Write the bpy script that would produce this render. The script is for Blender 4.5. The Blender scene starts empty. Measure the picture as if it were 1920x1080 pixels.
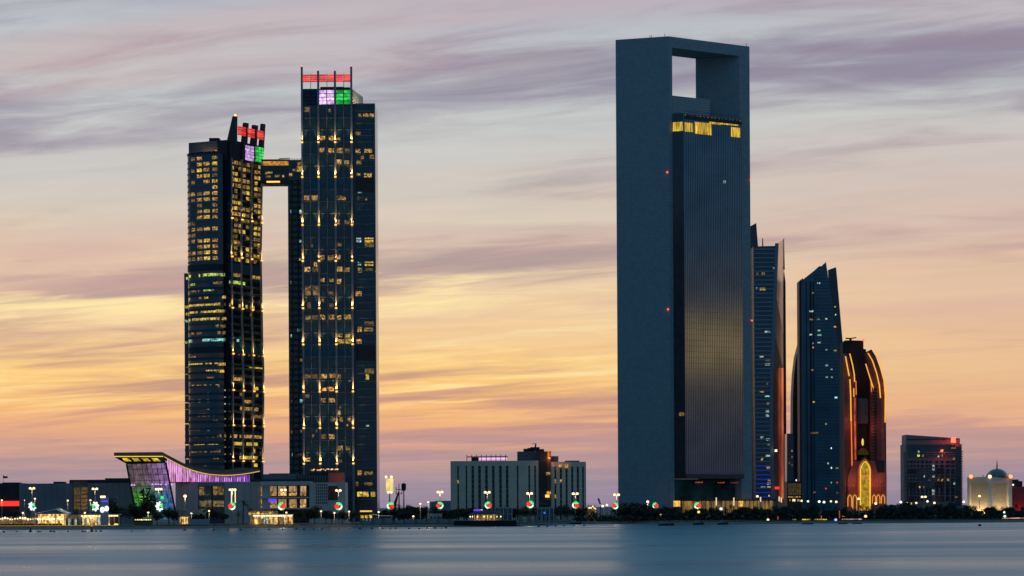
import bpy, bmesh, math, random
from math import sin, cos, pi, radians, sqrt, atan2
from mathutils import Matrix, Vector

scene = bpy.context.scene
COL = scene.collection
random.seed(7)

# ------------------------------------------------------------------ camera
F = 5140.0            # focal length in photo pixels (1920 wide)
HX, HY = 960.0, 950.0  # principal point: the horizon line
ROLL = radians(0.33)
CAMH = 10.0
cr, sr = cos(ROLL), sin(ROLL)
cam_d = bpy.data.cameras.new('camera')
cam = bpy.data.objects.new('camera', cam_d)
COL.objects.link(cam)
cam_d.sensor_fit = 'HORIZONTAL'
cam_d.sensor_width = 36.0
cam_d.lens = 36.0 * F / 1920.0
cam_d.shift_y = (HY - 540.0) / 1920.0
cam_d.clip_start = 1.0
cam_d.clip_end = 60000.0
cam.matrix_world = Matrix(((cr, sr, 0, 0), (0, 0, -1, 0), (-sr, cr, 0, CAMH), (0, 0, 0, 1)))
scene.camera = cam

# ------------------------------------------------------------------ sky
def lin(c):
    return tuple(((v / 255.0) / 12.92 if v <= 10.31 else (((v / 255.0) + 0.055) / 1.055) ** 2.4) for v in c)

world = bpy.data.worlds.new('World')
scene.world = world
world.use_nodes = True
def build_world():
    nt = world.node_tree
    N, L = nt.nodes, nt.links
    N.clear()
    def val(v, sock):
        if isinstance(v, (int, float)):
            sock.default_value = v
        else:
            L.new(v, sock)
    def m(op, a, b=0.0, c=0.0, clamp=False):
        n = N.new('ShaderNodeMath'); n.operation = op; n.use_clamp = clamp
        val(a, n.inputs[0]); val(b, n.inputs[1]); val(c, n.inputs[2])
        return n.outputs[0]
    def smooth(x, a, b, lo=0.0, hi=1.0):
        n = N.new('ShaderNodeMapRange'); n.interpolation_type = 'SMOOTHSTEP'
        L.new(x, n.inputs[0])
        for i, v in enumerate((a, b, lo, hi)):
            n.inputs[i + 1].default_value = v
        return n.outputs[0]
    def ramp(t, stops):
        n = N.new('ShaderNodeValToRGB')
        el = n.color_ramp.elements
        while len(el) > 1:
            el.remove(el[-1])
        for i, (deg, c) in enumerate(stops):
            p = sqrt(max(deg, 0) / 90.0)
            e = el[0] if i == 0 else el.new(p)
            e.position = p
            e.color = (*lin(c), 1)
        L.new(t, n.inputs[0])
        return n.outputs[0]
    def mix(f, a, b, mode='MIX'):
        n = N.new('ShaderNodeMix'); n.data_type = 'RGBA'; n.blend_type = mode
        val(f, n.inputs[0])
        for s, v in ((n.inputs[6], a), (n.inputs[7], b)):
            if isinstance(v, tuple):
                s.default_value = (*lin(v), 1)
            else:
                L.new(v, s)
        return n.outputs[2]
    def noise(x, y, z, scale, detail, rough, dist):
        v = N.new('ShaderNodeCombineXYZ')
        val(x, v.inputs[0]); val(y, v.inputs[1]); val(z, v.inputs[2])
        n = N.new('ShaderNodeTexNoise')
        n.inputs['Scale'].default_value = scale
        n.inputs['Detail'].default_value = detail
        n.inputs['Roughness'].default_value = rough
        n.inputs['Distortion'].default_value = dist
        L.new(v.outputs[0], n.inputs['Vector'])
        return n.outputs[0]
    tc = N.new('ShaderNodeTexCoord')
    sep = N.new('ShaderNodeSeparateXYZ')
    L.new(tc.outputs['Generated'], sep.inputs[0])
    x, y, z = sep.outputs
    z0 = m('MAXIMUM', z, 0.0)
    e = m('MULTIPLY', m('ARCSINE', m('MINIMUM', z0, 1.0)), 180 / pi)
    az = m('MULTIPLY', m('ARCTAN2', x, y), 180 / pi)
    # cloud sheets seen edge-on towards the horizon
    q = m('ADD', z0, 0.075)
    px, py = m('DIVIDE', x, q), m('DIVIDE', y, q)
    py2 = m('ADD', py, m('MULTIPLY', px, 0.35))
    broad = noise(m('MULTIPLY', px, 0.42), py2, 3.1, 0.62, 3.0, 0.5, 0.4)
    fine = noise(m('MULTIPLY', px, 0.6), m('MULTIPLY', py2, 1.1), 8.7, 1.5, 5.0, 0.5, 0.9)
    wisp = noise(m('MULTIPLY', px, 1.1), m('MULTIPLY', py2, 2.2), 1.7, 2.6, 6.0, 0.6, 0.6)
    c = m('ADD', m('ADD', m('MULTIPLY', broad, 0.95), m('MULTIPLY', fine, 0.75)), m('MULTIPLY', wisp, 0.22))
    mask = smooth(c, 0.78, 1.03)
    # elevation with a little waviness so the colour bands are not ruled lines
    ew = m('MAXIMUM', m('ADD', e, m('MULTIPLY', m('SUBTRACT', fine, 0.5), m('MINIMUM', m('MULTIPLY', e, 0.45), 2.0))), 0.0)
    t = m('SQRT', m('DIVIDE', ew, 90.0))
    glow = ramp(t, [(0, (146, 132, 156)), (0.5, (164, 145, 158)), (1.0, (197, 157, 150)), (1.6, (228, 170, 136)),
                    (2.2, (248, 188, 122)), (2.8, (254, 208, 132)), (3.6, (252, 214, 150)), (4.6, (240, 210, 170)),
                    (5.8, (218, 202, 184)), (7.2, (204, 200, 196)), (9.0, (196, 204, 204)), (10.8, (178, 178, 190)),
                    (15, (132, 188, 210)), (28, (100, 178, 210)), (55, (74, 130, 168)), (90, (60, 112, 150))])
    shade = ramp(t, [(0, (140, 128, 154)), (0.5, (156, 140, 156)), (1.1, (184, 149, 149)), (1.8, (202, 150, 136)),
                     (2.5, (204, 156, 132)), (3.4, (200, 162, 142)), (4.6, (184, 160, 152)), (6.0, (166, 151, 158)),
                     (7.4, (152, 145, 163)), (9.0, (147, 147, 165)), (10.8, (146, 134, 158)), (15, (116, 164, 190)),
                     (28, (90, 158, 192)), (55, (68, 120, 156)), (90, (56, 104, 140))])
    colr = mix(mask, shade, glow)
    # sunlit cream edges low over the sunset, and a heavier mauve deck above
    cream = m('MULTIPLY', smooth(m('ADD', m('MULTIPLY', fine, 0.6), m('MULTIPLY', wisp, 0.5)), 0.55, 0.70), smooth(e, 1.6, 2.8))
    cream = m('MULTIPLY', m('MULTIPLY', cream, smooth(e, 6.5, 4.2)), smooth(az, 9.0, 0.0))
    colr = mix(m('MULTIPLY', cream, 0.75), colr, (255, 232, 168))
    deck = m('MULTIPLY', smooth(m('ADD', m('MULTIPLY', broad, 0.7), m('MULTIPLY', wisp, 0.35)), 0.62, 0.42), smooth(e, 6.5, 10.0))
    colr = mix(m('MULTIPLY', deck, smooth(e, 24.0, 12.0)), colr, (148, 136, 156))
    mott = m('ADD', 1.0, m('MULTIPLY', m('SUBTRACT', wisp, 0.5), 0.2))
    vm = N.new('ShaderNodeVectorMath'); vm.operation = 'SCALE'
    L.new(colr, vm.inputs[0]); L.new(mott, vm.inputs['Scale']); colr = vm.outputs[0]
    # blush on some of the high cloud
    blush = m('MULTIPLY', smooth(noise(m('MULTIPLY', px, 0.5), py2, 21.0, 0.9, 3.0, 0.5, 0.5), 0.5, 0.68), smooth(e, 14.0, 5.0))
    blush = m('MULTIPLY', blush, smooth(e, 2.5, 5.5))
    colr = mix(m('MULTIPLY', blush, 0.7), colr, (210, 164, 162))
    # the right of the view is rosier and less golden
    ros = m('MULTIPLY', smooth(az, -2.0, 11.0), smooth(e, 0.8, 2.5))
    ros = m('MULTIPLY', ros, smooth(e, 9.0, 5.0))
    colr = mix(m('MULTIPLY', ros, 0.5), colr, (211, 170, 158))
    # twilight: away from the sunset the sky falls off to deep blue
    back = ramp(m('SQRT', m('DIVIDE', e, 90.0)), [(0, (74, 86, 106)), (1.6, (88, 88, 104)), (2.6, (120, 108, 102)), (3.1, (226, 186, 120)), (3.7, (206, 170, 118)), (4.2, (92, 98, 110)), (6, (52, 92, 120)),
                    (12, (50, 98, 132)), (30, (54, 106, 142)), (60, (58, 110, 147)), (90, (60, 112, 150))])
    far = ramp(m('SQRT', m('DIVIDE', e, 90.0)), [(0, (92, 106, 122)), (4, (76, 106, 130)), (12, (62, 106, 138)), (30, (58, 108, 144)), (60, (58, 110, 147)), (90, (60, 112, 150))])
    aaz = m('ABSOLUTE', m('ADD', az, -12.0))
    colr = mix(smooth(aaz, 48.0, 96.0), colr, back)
    colr = mix(smooth(aaz, 100.0, 145.0), colr, far)
    bg = N.new('ShaderNodeBackground')
    L.new(colr, bg.inputs[0])
    bg.inputs[1].default_value = 1.0
    out = N.new('ShaderNodeOutputWorld')
    L.new(bg.outputs[0], out.inputs[0])
build_world()
scene.view_settings.view_transform = 'Standard'
scene.view_settings.look = 'None'
scene.view_settings.exposure = 0.0
scene.view_settings.gamma = 1.0
scene.view_settings.use_curve_mapping = False

# ------------------------------------------------------------------ helpers: pixels to places
def ray(x, y):
    a, b = (x - HX) / F, (HY - y) / F
    return (a * cr + b * sr, 1.0, -a * sr + b * cr)
def at(x, y, D):
    d = ray(x, y)
    return Vector((d[0] * D, D, CAMH + d[2] * D))
def ground(x, y, z=0.0):
    d = ray(x, y)
    return at(x, y, (z - CAMH) / d[2])
LAND = 1.6

# ------------------------------------------------------------------ helpers: materials
MATS = {}
def mat(name, base=(0.5, 0.5, 0.5), rough=0.6, metal=0.0, ior=1.5, emit=None, es=0.0, vary=0.0, vscale=0.2, bump=0.0, bscale=1.0, brick=None):
    if name in MATS:
        return MATS[name]
    m = bpy.data.materials.new(name); m.use_nodes = True
    nt = m.node_tree; N, L = nt.nodes, nt.links
    b = N['Principled BSDF']
    b.inputs['Base Color'].default_value = (*base, 1)
    b.inputs['Roughness'].default_value = rough
    b.inputs['Metallic'].default_value = metal
    b.inputs['IOR'].default_value = ior
    geo = N.new('ShaderNodeNewGeometry')
    if vary:
        n = N.new('ShaderNodeTexNoise'); n.inputs['Scale'].default_value = vscale; n.inputs['Detail'].default_value = 5
        L.new(geo.outputs['Position'], n.inputs['Vector'])
        mr = N.new('ShaderNodeMapRange'); mr.inputs[1].default_value = 0.3; mr.inputs[2].default_value = 0.7
        mr.inputs[3].default_value = 1 - vary; mr.inputs[4].default_value = 1 + vary
        L.new(n.outputs[0], mr.inputs[0])
        mx = N.new('ShaderNodeMix'); mx.data_type = 'RGBA'; mx.blend_type = 'MULTIPLY'; mx.inputs[0].default_value = 1
        mx.inputs[6].default_value = (*base, 1)
        L.new(mr.outputs[0], mx.inputs[7]); L.new(mx.outputs[2], b.inputs['Base Color'])
    if bump:
        n2 = N.new('ShaderNodeTexNoise'); n2.inputs['Scale'].default_value = bscale; n2.inputs['Detail'].default_value = 4
        L.new(geo.outputs['Position'], n2.inputs['Vector'])
        bp = N.new('ShaderNodeBump'); bp.inputs['Strength'].default_value = bump
        L.new(n2.outputs[0], bp.inputs['Height']); L.new(bp.outputs[0], b.inputs['Normal'])
    if emit:
        b.inputs['Emission Color'].default_value = (*emit, 1)
        b.inputs['Emission Strength'].default_value = es
    MATS[name] = m
    return m
def lit(name, dark, bright, es=1.0, scale=(0.6, 0.6, 0.9), lo=0.35, hi=0.65):
    """a glowing window: emission noise stands for uneven light within"""
    if name in MATS:
        return MATS[name]
    m = mat(name, (0.02, 0.02, 0.02), 0.2, emit=(1, 1, 1), es=es)
    nt = m.node_tree; N, L = nt.nodes, nt.links
    b = N['Principled BSDF']
    geo = N.new('ShaderNodeNewGeometry')
    mp = N.new('ShaderNodeMapping'); mp.inputs['Scale'].default_value = scale
    L.new(geo.outputs['Position'], mp.inputs[0])
    n = N.new('ShaderNodeTexNoise'); n.inputs['Scale'].default_value = 1.0; n.inputs['Detail'].default_value = 3
    L.new(mp.outputs[0], n.inputs['Vector'])
    r = N.new('ShaderNodeValToRGB')
    r.color_ramp.elements[0].position = lo; r.color_ramp.elements[0].color = (*dark, 1)
    r.color_ramp.elements[1].position = hi; r.color_ramp.elements[1].color = (*bright, 1)
    L.new(n.outputs[0], r.inputs[0]); L.new(r.outputs[0], b.inputs['Emission Color'])
    oi = N.new('ShaderNodeObjectInfo')
    ms = N.new('ShaderNodeMapRange'); ms.inputs[3].default_value = es * 0.55; ms.inputs[4].default_value = es * 1.3
    L.new(oi.outputs['Random'], ms.inputs[0]); L.new(ms.outputs[0], b.inputs['Emission Strength'])
    return m

def lit_grad(name, c00, c10, c01, c11, X0, X1, Z0, Z1, es=0.9, scale=(0.5, 0.5, 0.3), lo=0.35, vmid=(0.3, 0.65)):
    """glass whose emission blends four corner colours, standing for coloured light inside"""
    m = mat(name, (0.02, 0.02, 0.02), 0.15, emit=(1, 1, 1), es=es)
    nt = m.node_tree; N, L = nt.nodes, nt.links
    b = N['Principled BSDF']
    geo = N.new('ShaderNodeNewGeometry'); sp = N.new('ShaderNodeSeparateXYZ'); L.new(geo.outputs['Position'], sp.inputs[0])
    def mr(sock, a, c, lo_=0.0, hi_=1.0, t='SMOOTHSTEP'):
        n = N.new('ShaderNodeMapRange'); n.interpolation_type = t; L.new(sock, n.inputs[0])
        for i, v in enumerate((a, c, lo_, hi_)):
            n.inputs[i + 1].default_value = v
        return n.outputs[0]
    def mx(f, a, c, mode='MIX'):
        n = N.new('ShaderNodeMix'); n.data_type = 'RGBA'; n.blend_type = mode
        if isinstance(f, float):
            n.inputs[0].default_value = f
        else:
            L.new(f, n.inputs[0])
        for s_, v in ((n.inputs[6], a), (n.inputs[7], c)):
            if isinstance(v, tuple):
                s_.default_value = (*v, 1)
            else:
                L.new(v, s_)
        return n.outputs[2]
    u = mr(sp.outputs[0], X0, X1); h = Z1 - Z0
    v = mr(sp.outputs[2], Z0 + vmid[0] * h, Z0 + vmid[1] * h)
    col = mx(v, mx(u, c00, c10), mx(u, c01, c11))  # interior light put in as an emission gradient over position
    mp = N.new('ShaderNodeMapping'); mp.inputs['Scale'].default_value = scale
    L.new(geo.outputs['Position'], mp.inputs[0])
    n = N.new('ShaderNodeTexNoise'); n.inputs['Scale'].default_value = 1.0; n.inputs['Detail'].default_value = 4
    L.new(mp.outputs[0], n.inputs['Vector'])
    k = mr(n.outputs[0], 0.32, 0.68, lo, 1.3, 'LINEAR')
    L.new(mx(1.0, col, k, 'MULTIPLY'), b.inputs['Emission Color'])
    return m

# ------------------------------------------------------------------ helpers: meshes and things
class MB:
    def __init__(s):
        s.v, s.f = [], []
    def add(s, vs, fs):
        k = len(s.v)
        s.v += [tuple(p) for p in vs]
        s.f += [tuple(i + k for i in f) for f in fs]
        return s
    def box(s, x0, x1, y0, y1, z0, z1):
        return s.add([(x, y, z) for z in (z0, z1) for (x, y) in ((x0, y0), (x1, y0), (x1, y1), (x0, y1))],
                     [(3, 2, 1, 0), (4, 5, 6, 7), (0, 1, 5, 4), (1, 2, 6, 5), (2, 3, 7, 6), (3, 0, 4, 7)])
    def loft(s, rings, caps=True):
        n = len(rings[0]); k = len(s.v)
        for r in rings:
            s.v += [tuple(p) for p in r]
        for i in range(len(rings) - 1):
            for j in range(n):
                a, b = k + i * n + j, k + i * n + (j + 1) % n
                s.f.append((a, b, b + n, a + n))
        if caps:
            s.f.append(tuple(k + j for j in reversed(range(n))))
            s.f.append(tuple(k + (len(rings) - 1) * n + j for j in range(n)))
        return s
    def tube(s, pts, rs, n=8, caps=True):
        rings = []
        for i, p in enumerate(pts):
            p = Vector(p)
            a = Vector(pts[max(i - 1, 0)]); b = Vector(pts[min(i + 1, len(pts) - 1)])
            d = (b - a).normalized()
            ref = Vector((0, 0, 1)) if abs(d.z) < 0.9 else Vector((1, 0, 0))
            u = d.cross(ref).normalized(); w = d.cross(u)
            r = rs[i] if isinstance(rs, (list, tuple)) else rs
            rings.append([p + r * (cos(2 * pi * k / n) * u + sin(2 * pi * k / n) * w) for k in range(n)])
        return s.loft(rings, caps)
    def sphere(s, c, r, nu=10, nv=6, sz=1.0, half=False):
        rings = []
        lo = 0.0 if half else -pi / 2
        for i in range(nv + 1):
            th = lo + (pi / 2 - lo) * i / nv
            rr = max(r * cos(th), r * 0.01)
            rings.append([(c[0] + rr * cos(2 * pi * k / nu), c[1] + rr * sin(2 * pi * k / nu), c[2] + r * sz * sin(th)) for k in range(nu)])
        return s.loft(rings)
    def poly_y(s, pts, dep):
        """outline of points (x, y, z) facing the camera, pushed back along Y by dep"""
        n = len(pts)
        b = [(p[0], p[1] + dep, p[2]) for p in pts]
        return s.add(list(pts) + b, [tuple(range(n)), tuple(reversed(range(n, 2 * n)))] +
                     [((j + 1) % n, j, n + j, n + (j + 1) % n) for j in range(n)])
    def strip(s, a, b, n=(0, 1, 0), th=0.3):
        """ruled slab between two polylines with thickness th along n"""
        n = Vector(n) * th
        A = [Vector(p) for p in a]; B = [Vector(p) for p in b]
        for i in range(len(A) - 1):
            q = [A[i], A[i + 1], B[i + 1], B[i]]
            s.add(q + [p + n for p in q], [(0, 1, 2, 3), (7, 6, 5, 4), (1, 0, 4, 5), (2, 1, 5, 6), (3, 2, 6, 7), (0, 3, 7, 4)])
        return s
    def mesh(s, name, m, origin=(0, 0, 0), smooth=False):
        o = Vector(origin)
        me = bpy.data.meshes.new(name)
        me.from_pydata([tuple(Vector(p) - o) for p in s.v], [], s.f)
        me.materials.append(m)
        bm = bmesh.new(); bm.from_mesh(me)
        bmesh.ops.recalc_face_normals(bm, faces=bm.faces)
        bm.to_mesh(me); bm.free()
        if smooth:
            for p in me.polygons:
                p.use_smooth = True
        return me

def link(o, parent=None):
    COL.objects.link(o)
    if parent:
        o.parent = parent
    return o
def tag(o, label, cat, group=None):
    o['label'] = label; o['category'] = cat
    if group:
        o['group'] = group
    return o
def thing(name, label, cat, loc, group=None, rz=0.0):
    o = link(bpy.data.objects.new(name, None))
    o.location = loc; o.rotation_euler = (0, 0, rz); o.empty_display_size = 1
    return tag(o, label, cat, group)
def part(root, name, mb, m, smooth=False, kind=None):
    """mesh built in world coordinates, hung under its thing or part"""
    org = WORG.get(root.name, Vector((0, 0, 0))) if root.type == 'MESH' else Vector(root.location)
    o = link(bpy.data.objects.new(name, mb.mesh(name, m, org, smooth)), root)
    WORG[o.name] = org
    if kind:
        o['kind'] = kind
    return o
WORG = {}
UNIT = {}
def unit(m):
    if m.name not in UNIT:
        UNIT[m.name] = MB().box(-0.5, 0.5, -0.5, 0.5, -0.5, 0.5).mesh('block_' + m.name, m)
    return UNIT[m.name]
def block(root, name, c, size, rz, m):
    """a shared box placed by centre, size and turn (world coordinates)"""
    org = WORG.get(root.name, Vector((0, 0, 0))) if root.type == 'MESH' else Vector(root.location)
    o = bpy.data.objects.new(name, unit(m))
    o.location = Vector(c) - org; o.scale = size; o.rotation_euler = (0, 0, rz)
    return link(o, root)
def solo(name, mb, m, label, cat, group=None, smooth=False, kind=None):
    zmin = min(p[2] for p in mb.v); cx = sum(p[0] for p in mb.v) / len(mb.v); cy = sum(p[1] for p in mb.v) / len(mb.v)
    org = (cx, cy, zmin)
    o = link(bpy.data.objects.new(name, mb.mesh(name, m, org, smooth)))
    o.location = org
    WORG[o.name] = Vector(org)
    if kind:
        o['kind'] = kind
    if label:
        tag(o, label, cat, group)
    return o
class Fac:
    """an upright facade through two plan points; u runs along it, d out of it towards the viewer"""
    def __init__(s, p0, p1):
        s.p0 = Vector((p0[0], p0[1])); s.p1 = Vector((p1[0], p1[1]))
        s.L = (s.p1 - s.p0).length; s.u = (s.p1 - s.p0) / s.L
        n = Vector((s.u.y, -s.u.x))
        s.n = n if n.dot(s.p0) < 0 else -n
        s.rz = atan2(s.u.y, s.u.x)
    def hit(s, x, y):
        d = ray(x, y)
        t = s.p0.dot(s.n) / (d[0] * s.n.x + d[1] * s.n.y)
        p = Vector((d[0] * t, d[1] * t))
        return (p - s.p0).dot(s.u), CAMH + d[2] * t
    def P(s, u, z, d=0.0):
        q = s.p0 + s.u * u + s.n * d
        return Vector((q.x, q.y, z))
    def blk(s, root, name, u0, u1, z0, z1, d0, d1, m):
        c = s.P((u0 + u1) / 2, (z0 + z1) / 2, (d0 + d1) / 2)
        return block(root, name, c, (abs(u1 - u0), abs(d1 - d0), abs(z1 - z0)), s.rz, m)
    def add(s, mb, u0, u1, z0, z1, d0, d1):
        mb.add([s.P(u, z, d) for z in (z0, z1) for (u, d) in ((u0, d1), (u1, d1), (u1, d0), (u0, d0))],
               [(3, 2, 1, 0), (4, 5, 6, 7), (0, 1, 5, 4), (1, 2, 6, 5), (2, 3, 7, 6), (3, 0, 4, 7)])
    def pblk(s, root, name, x0, x1, y0, y1, d0, d1, m):
        xm, ym = (x0 + x1) / 2, (y0 + y1) / 2
        return s.blk(root, name, s.hit(x0, ym)[0], s.hit(x1, ym)[0], s.hit(xm, y1)[1], s.hit(xm, y0)[1], d0, d1, m)
def frontal(x0, x1, y, D):
    return Fac(at(x0, y, D), at(x1, y, D))
def pbox(mb, x0, x1, y0, y1, D, dep):
    """box whose front stands at distance D; y1 None = down to the ground"""
    ym = (y0 + (y1 if y1 else 950)) / 2; xm = (x0 + x1) / 2
    z0 = at(xm, y1, D).z if y1 else LAND - 0.5
    mb.box(at(x0, ym, D).x, at(x1, ym, D).x, D, D + dep, z0, at(xm, y0, D).z)
    return mb
def outline(pts, D):
    return [at(x, y, D) for x, y in pts]
def lamp(root, name, loc, energy, color, kind='POINT', size=0.3, rot=None, angle=60, blend=0.5):
    l = bpy.data.lights.new(name, kind)
    l.energy = energy; l.color = color
    l.shadow_soft_size = size
    if kind == 'SPOT':
        l.spot_size = radians(angle); l.spot_blend = blend
    o = link(bpy.data.objects.new(name, l), root)
    org = WORG.get(root.name, Vector((0, 0, 0))) if root.type == 'MESH' else Vector(root.location)
    o.location = Vector(loc) - org
    if rot:
        o.rotation_euler = rot
    return o

# ------------------------------------------------------------------ materials
M_GLASS = mat('dark_glass', (0.010, 0.034, 0.052), 0.16, ior=1.7, vary=0.35, vscale=0.15, bump=0.03, bscale=0.25)
M_SAIL = mat('steel_blue_glass', (0.060, 0.150, 0.215), 0.3, ior=1.6, vary=0.3, vscale=0.05)
M_GLASS2 = mat('blue_glass', (0.012, 0.050, 0.080), 0.16, ior=1.7, vary=0.3, vscale=0.08, bump=0.03, bscale=0.2)
M_TEAL = mat('teal_panel', (0.02, 0.085, 0.115), 0.4, vary=0.12, vscale=0.4)
M_FIN = mat('grey_fin', (0.26, 0.24, 0.27), 0.5, vary=0.12, vscale=0.3)
M_BAND = mat('floor_band', (0.10, 0.135, 0.165), 0.45, vary=0.15, vscale=0.3)
M_DARK = mat('dark_cladding', (0.022, 0.024, 0.032), 0.6, vary=0.25, vscale=0.2)
M_CONC = mat('grey_wall', (0.16, 0.165, 0.175), 0.75, vary=0.12, vscale=0.12)
M_WHITE = mat('white_wall', (0.62, 0.60, 0.56), 0.75, vary=0.10, vscale=0.1)
M_METAL = mat('dark_metal', (0.05, 0.05, 0.055), 0.45, 0.6)
M_POLE = mat('pole_metal', (0.32, 0.31, 0.29), 0.45, 0.3)
M_CREAM = mat('cream_wall', (0.75, 0.64, 0.48), 0.7)
L_WARM = lit('window_warm', (0.05, 0.026, 0.006), (1.0, 0.55, 0.12), 0.9, (1.0, 1.0, 0.9), 0.40, 0.68)
L_YEL = lit('window_yellow', (0.16, 0.10, 0.01), (1.0, 0.66, 0.10), 1.0, (0.9, 0.9, 0.8), 0.36, 0.66)
L_DIM = lit('window_dim', (0.03, 0.02, 0.008), (0.36, 0.21, 0.06), 0.8)
L_WHT = lit('window_white', (0.03, 0.05, 0.05), (0.75, 0.95, 0.82), 0.8, (1, 1, 0.9), 0.38, 0.66)
L_GRN = lit('window_greenish', (0.04, 0.07, 0.01), (0.80, 1.0, 0.18), 1.0)
L_TQ = lit('window_turquoise', (0.02, 0.05, 0.05), (0.42, 1.0, 0.85), 1.0)
L_ORG = lit('window_orange', (0.10, 0.04, 0.01), (1.0, 0.42, 0.07), 1.0)
def glow(name, c, s):
    return mat(name, tuple(v * 0.3 for v in c), 0.4, emit=c, es=s)
G_AMBER = glow('amber_light', (1.0, 0.55, 0.10), 1.6)
G_GOLD = glow('gold_light', (1.0, 0.62, 0.10), 1.0)
G_LAMP = glow('lamp_light', (1.0, 0.74, 0.38), 1.9)
G_WLAMP = glow('white_lamp_light', (0.95, 1.0, 0.72), 1.8)
G_RED = glow('red_light', (1.0, 0.045, 0.03), 1.0)
G_REDHOT = glow('red_beacon', (1.0, 0.10, 0.05), 3.0)
G_GREEN = glow('green_light', (0.02, 0.62, 0.07), 1.0)
G_GREEN2 = glow('bright_green_light', (0.05, 0.95, 0.22), 1.0)
G_PURPLE = glow('purple_light', (0.86, 0.46, 1.0), 1.15)
G_WHITE = glow('white_light', (0.92, 1.0, 0.98), 1.3)
G_ORANGE = glow('orange_light', (1.0, 0.20, 0.03), 1.0)
G_BLUE = glow('blue_light', (0.012, 0.03, 0.30), 0.7)
G_VIOLET = glow('violet_light', (0.14, 0.06, 0.95), 1.0)
P_RED = lit('red_led', (0.55, 0.02, 0.02), (1.0, 0.06, 0.04), 1.05, (0.7, 0.7, 2.0))
P_PURPLE = lit('purple_led', (0.50, 0.20, 0.80), (1.0, 0.72, 1.0), 1.1, (0.5, 0.5, 0.6), 0.38, 0.62)
P_GREEN = lit('green_led', (0.01, 0.32, 0.03), (0.05, 0.75, 0.12), 1.0, (0.5, 0.5, 0.6), 0.36, 0.64)
P_LILAC = lit('lilac_led', (0.36, 0.16, 0.55), (0.85, 0.58, 0.95), 1.0, (0.5, 0.5, 0.6), 0.36, 0.64)

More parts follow.
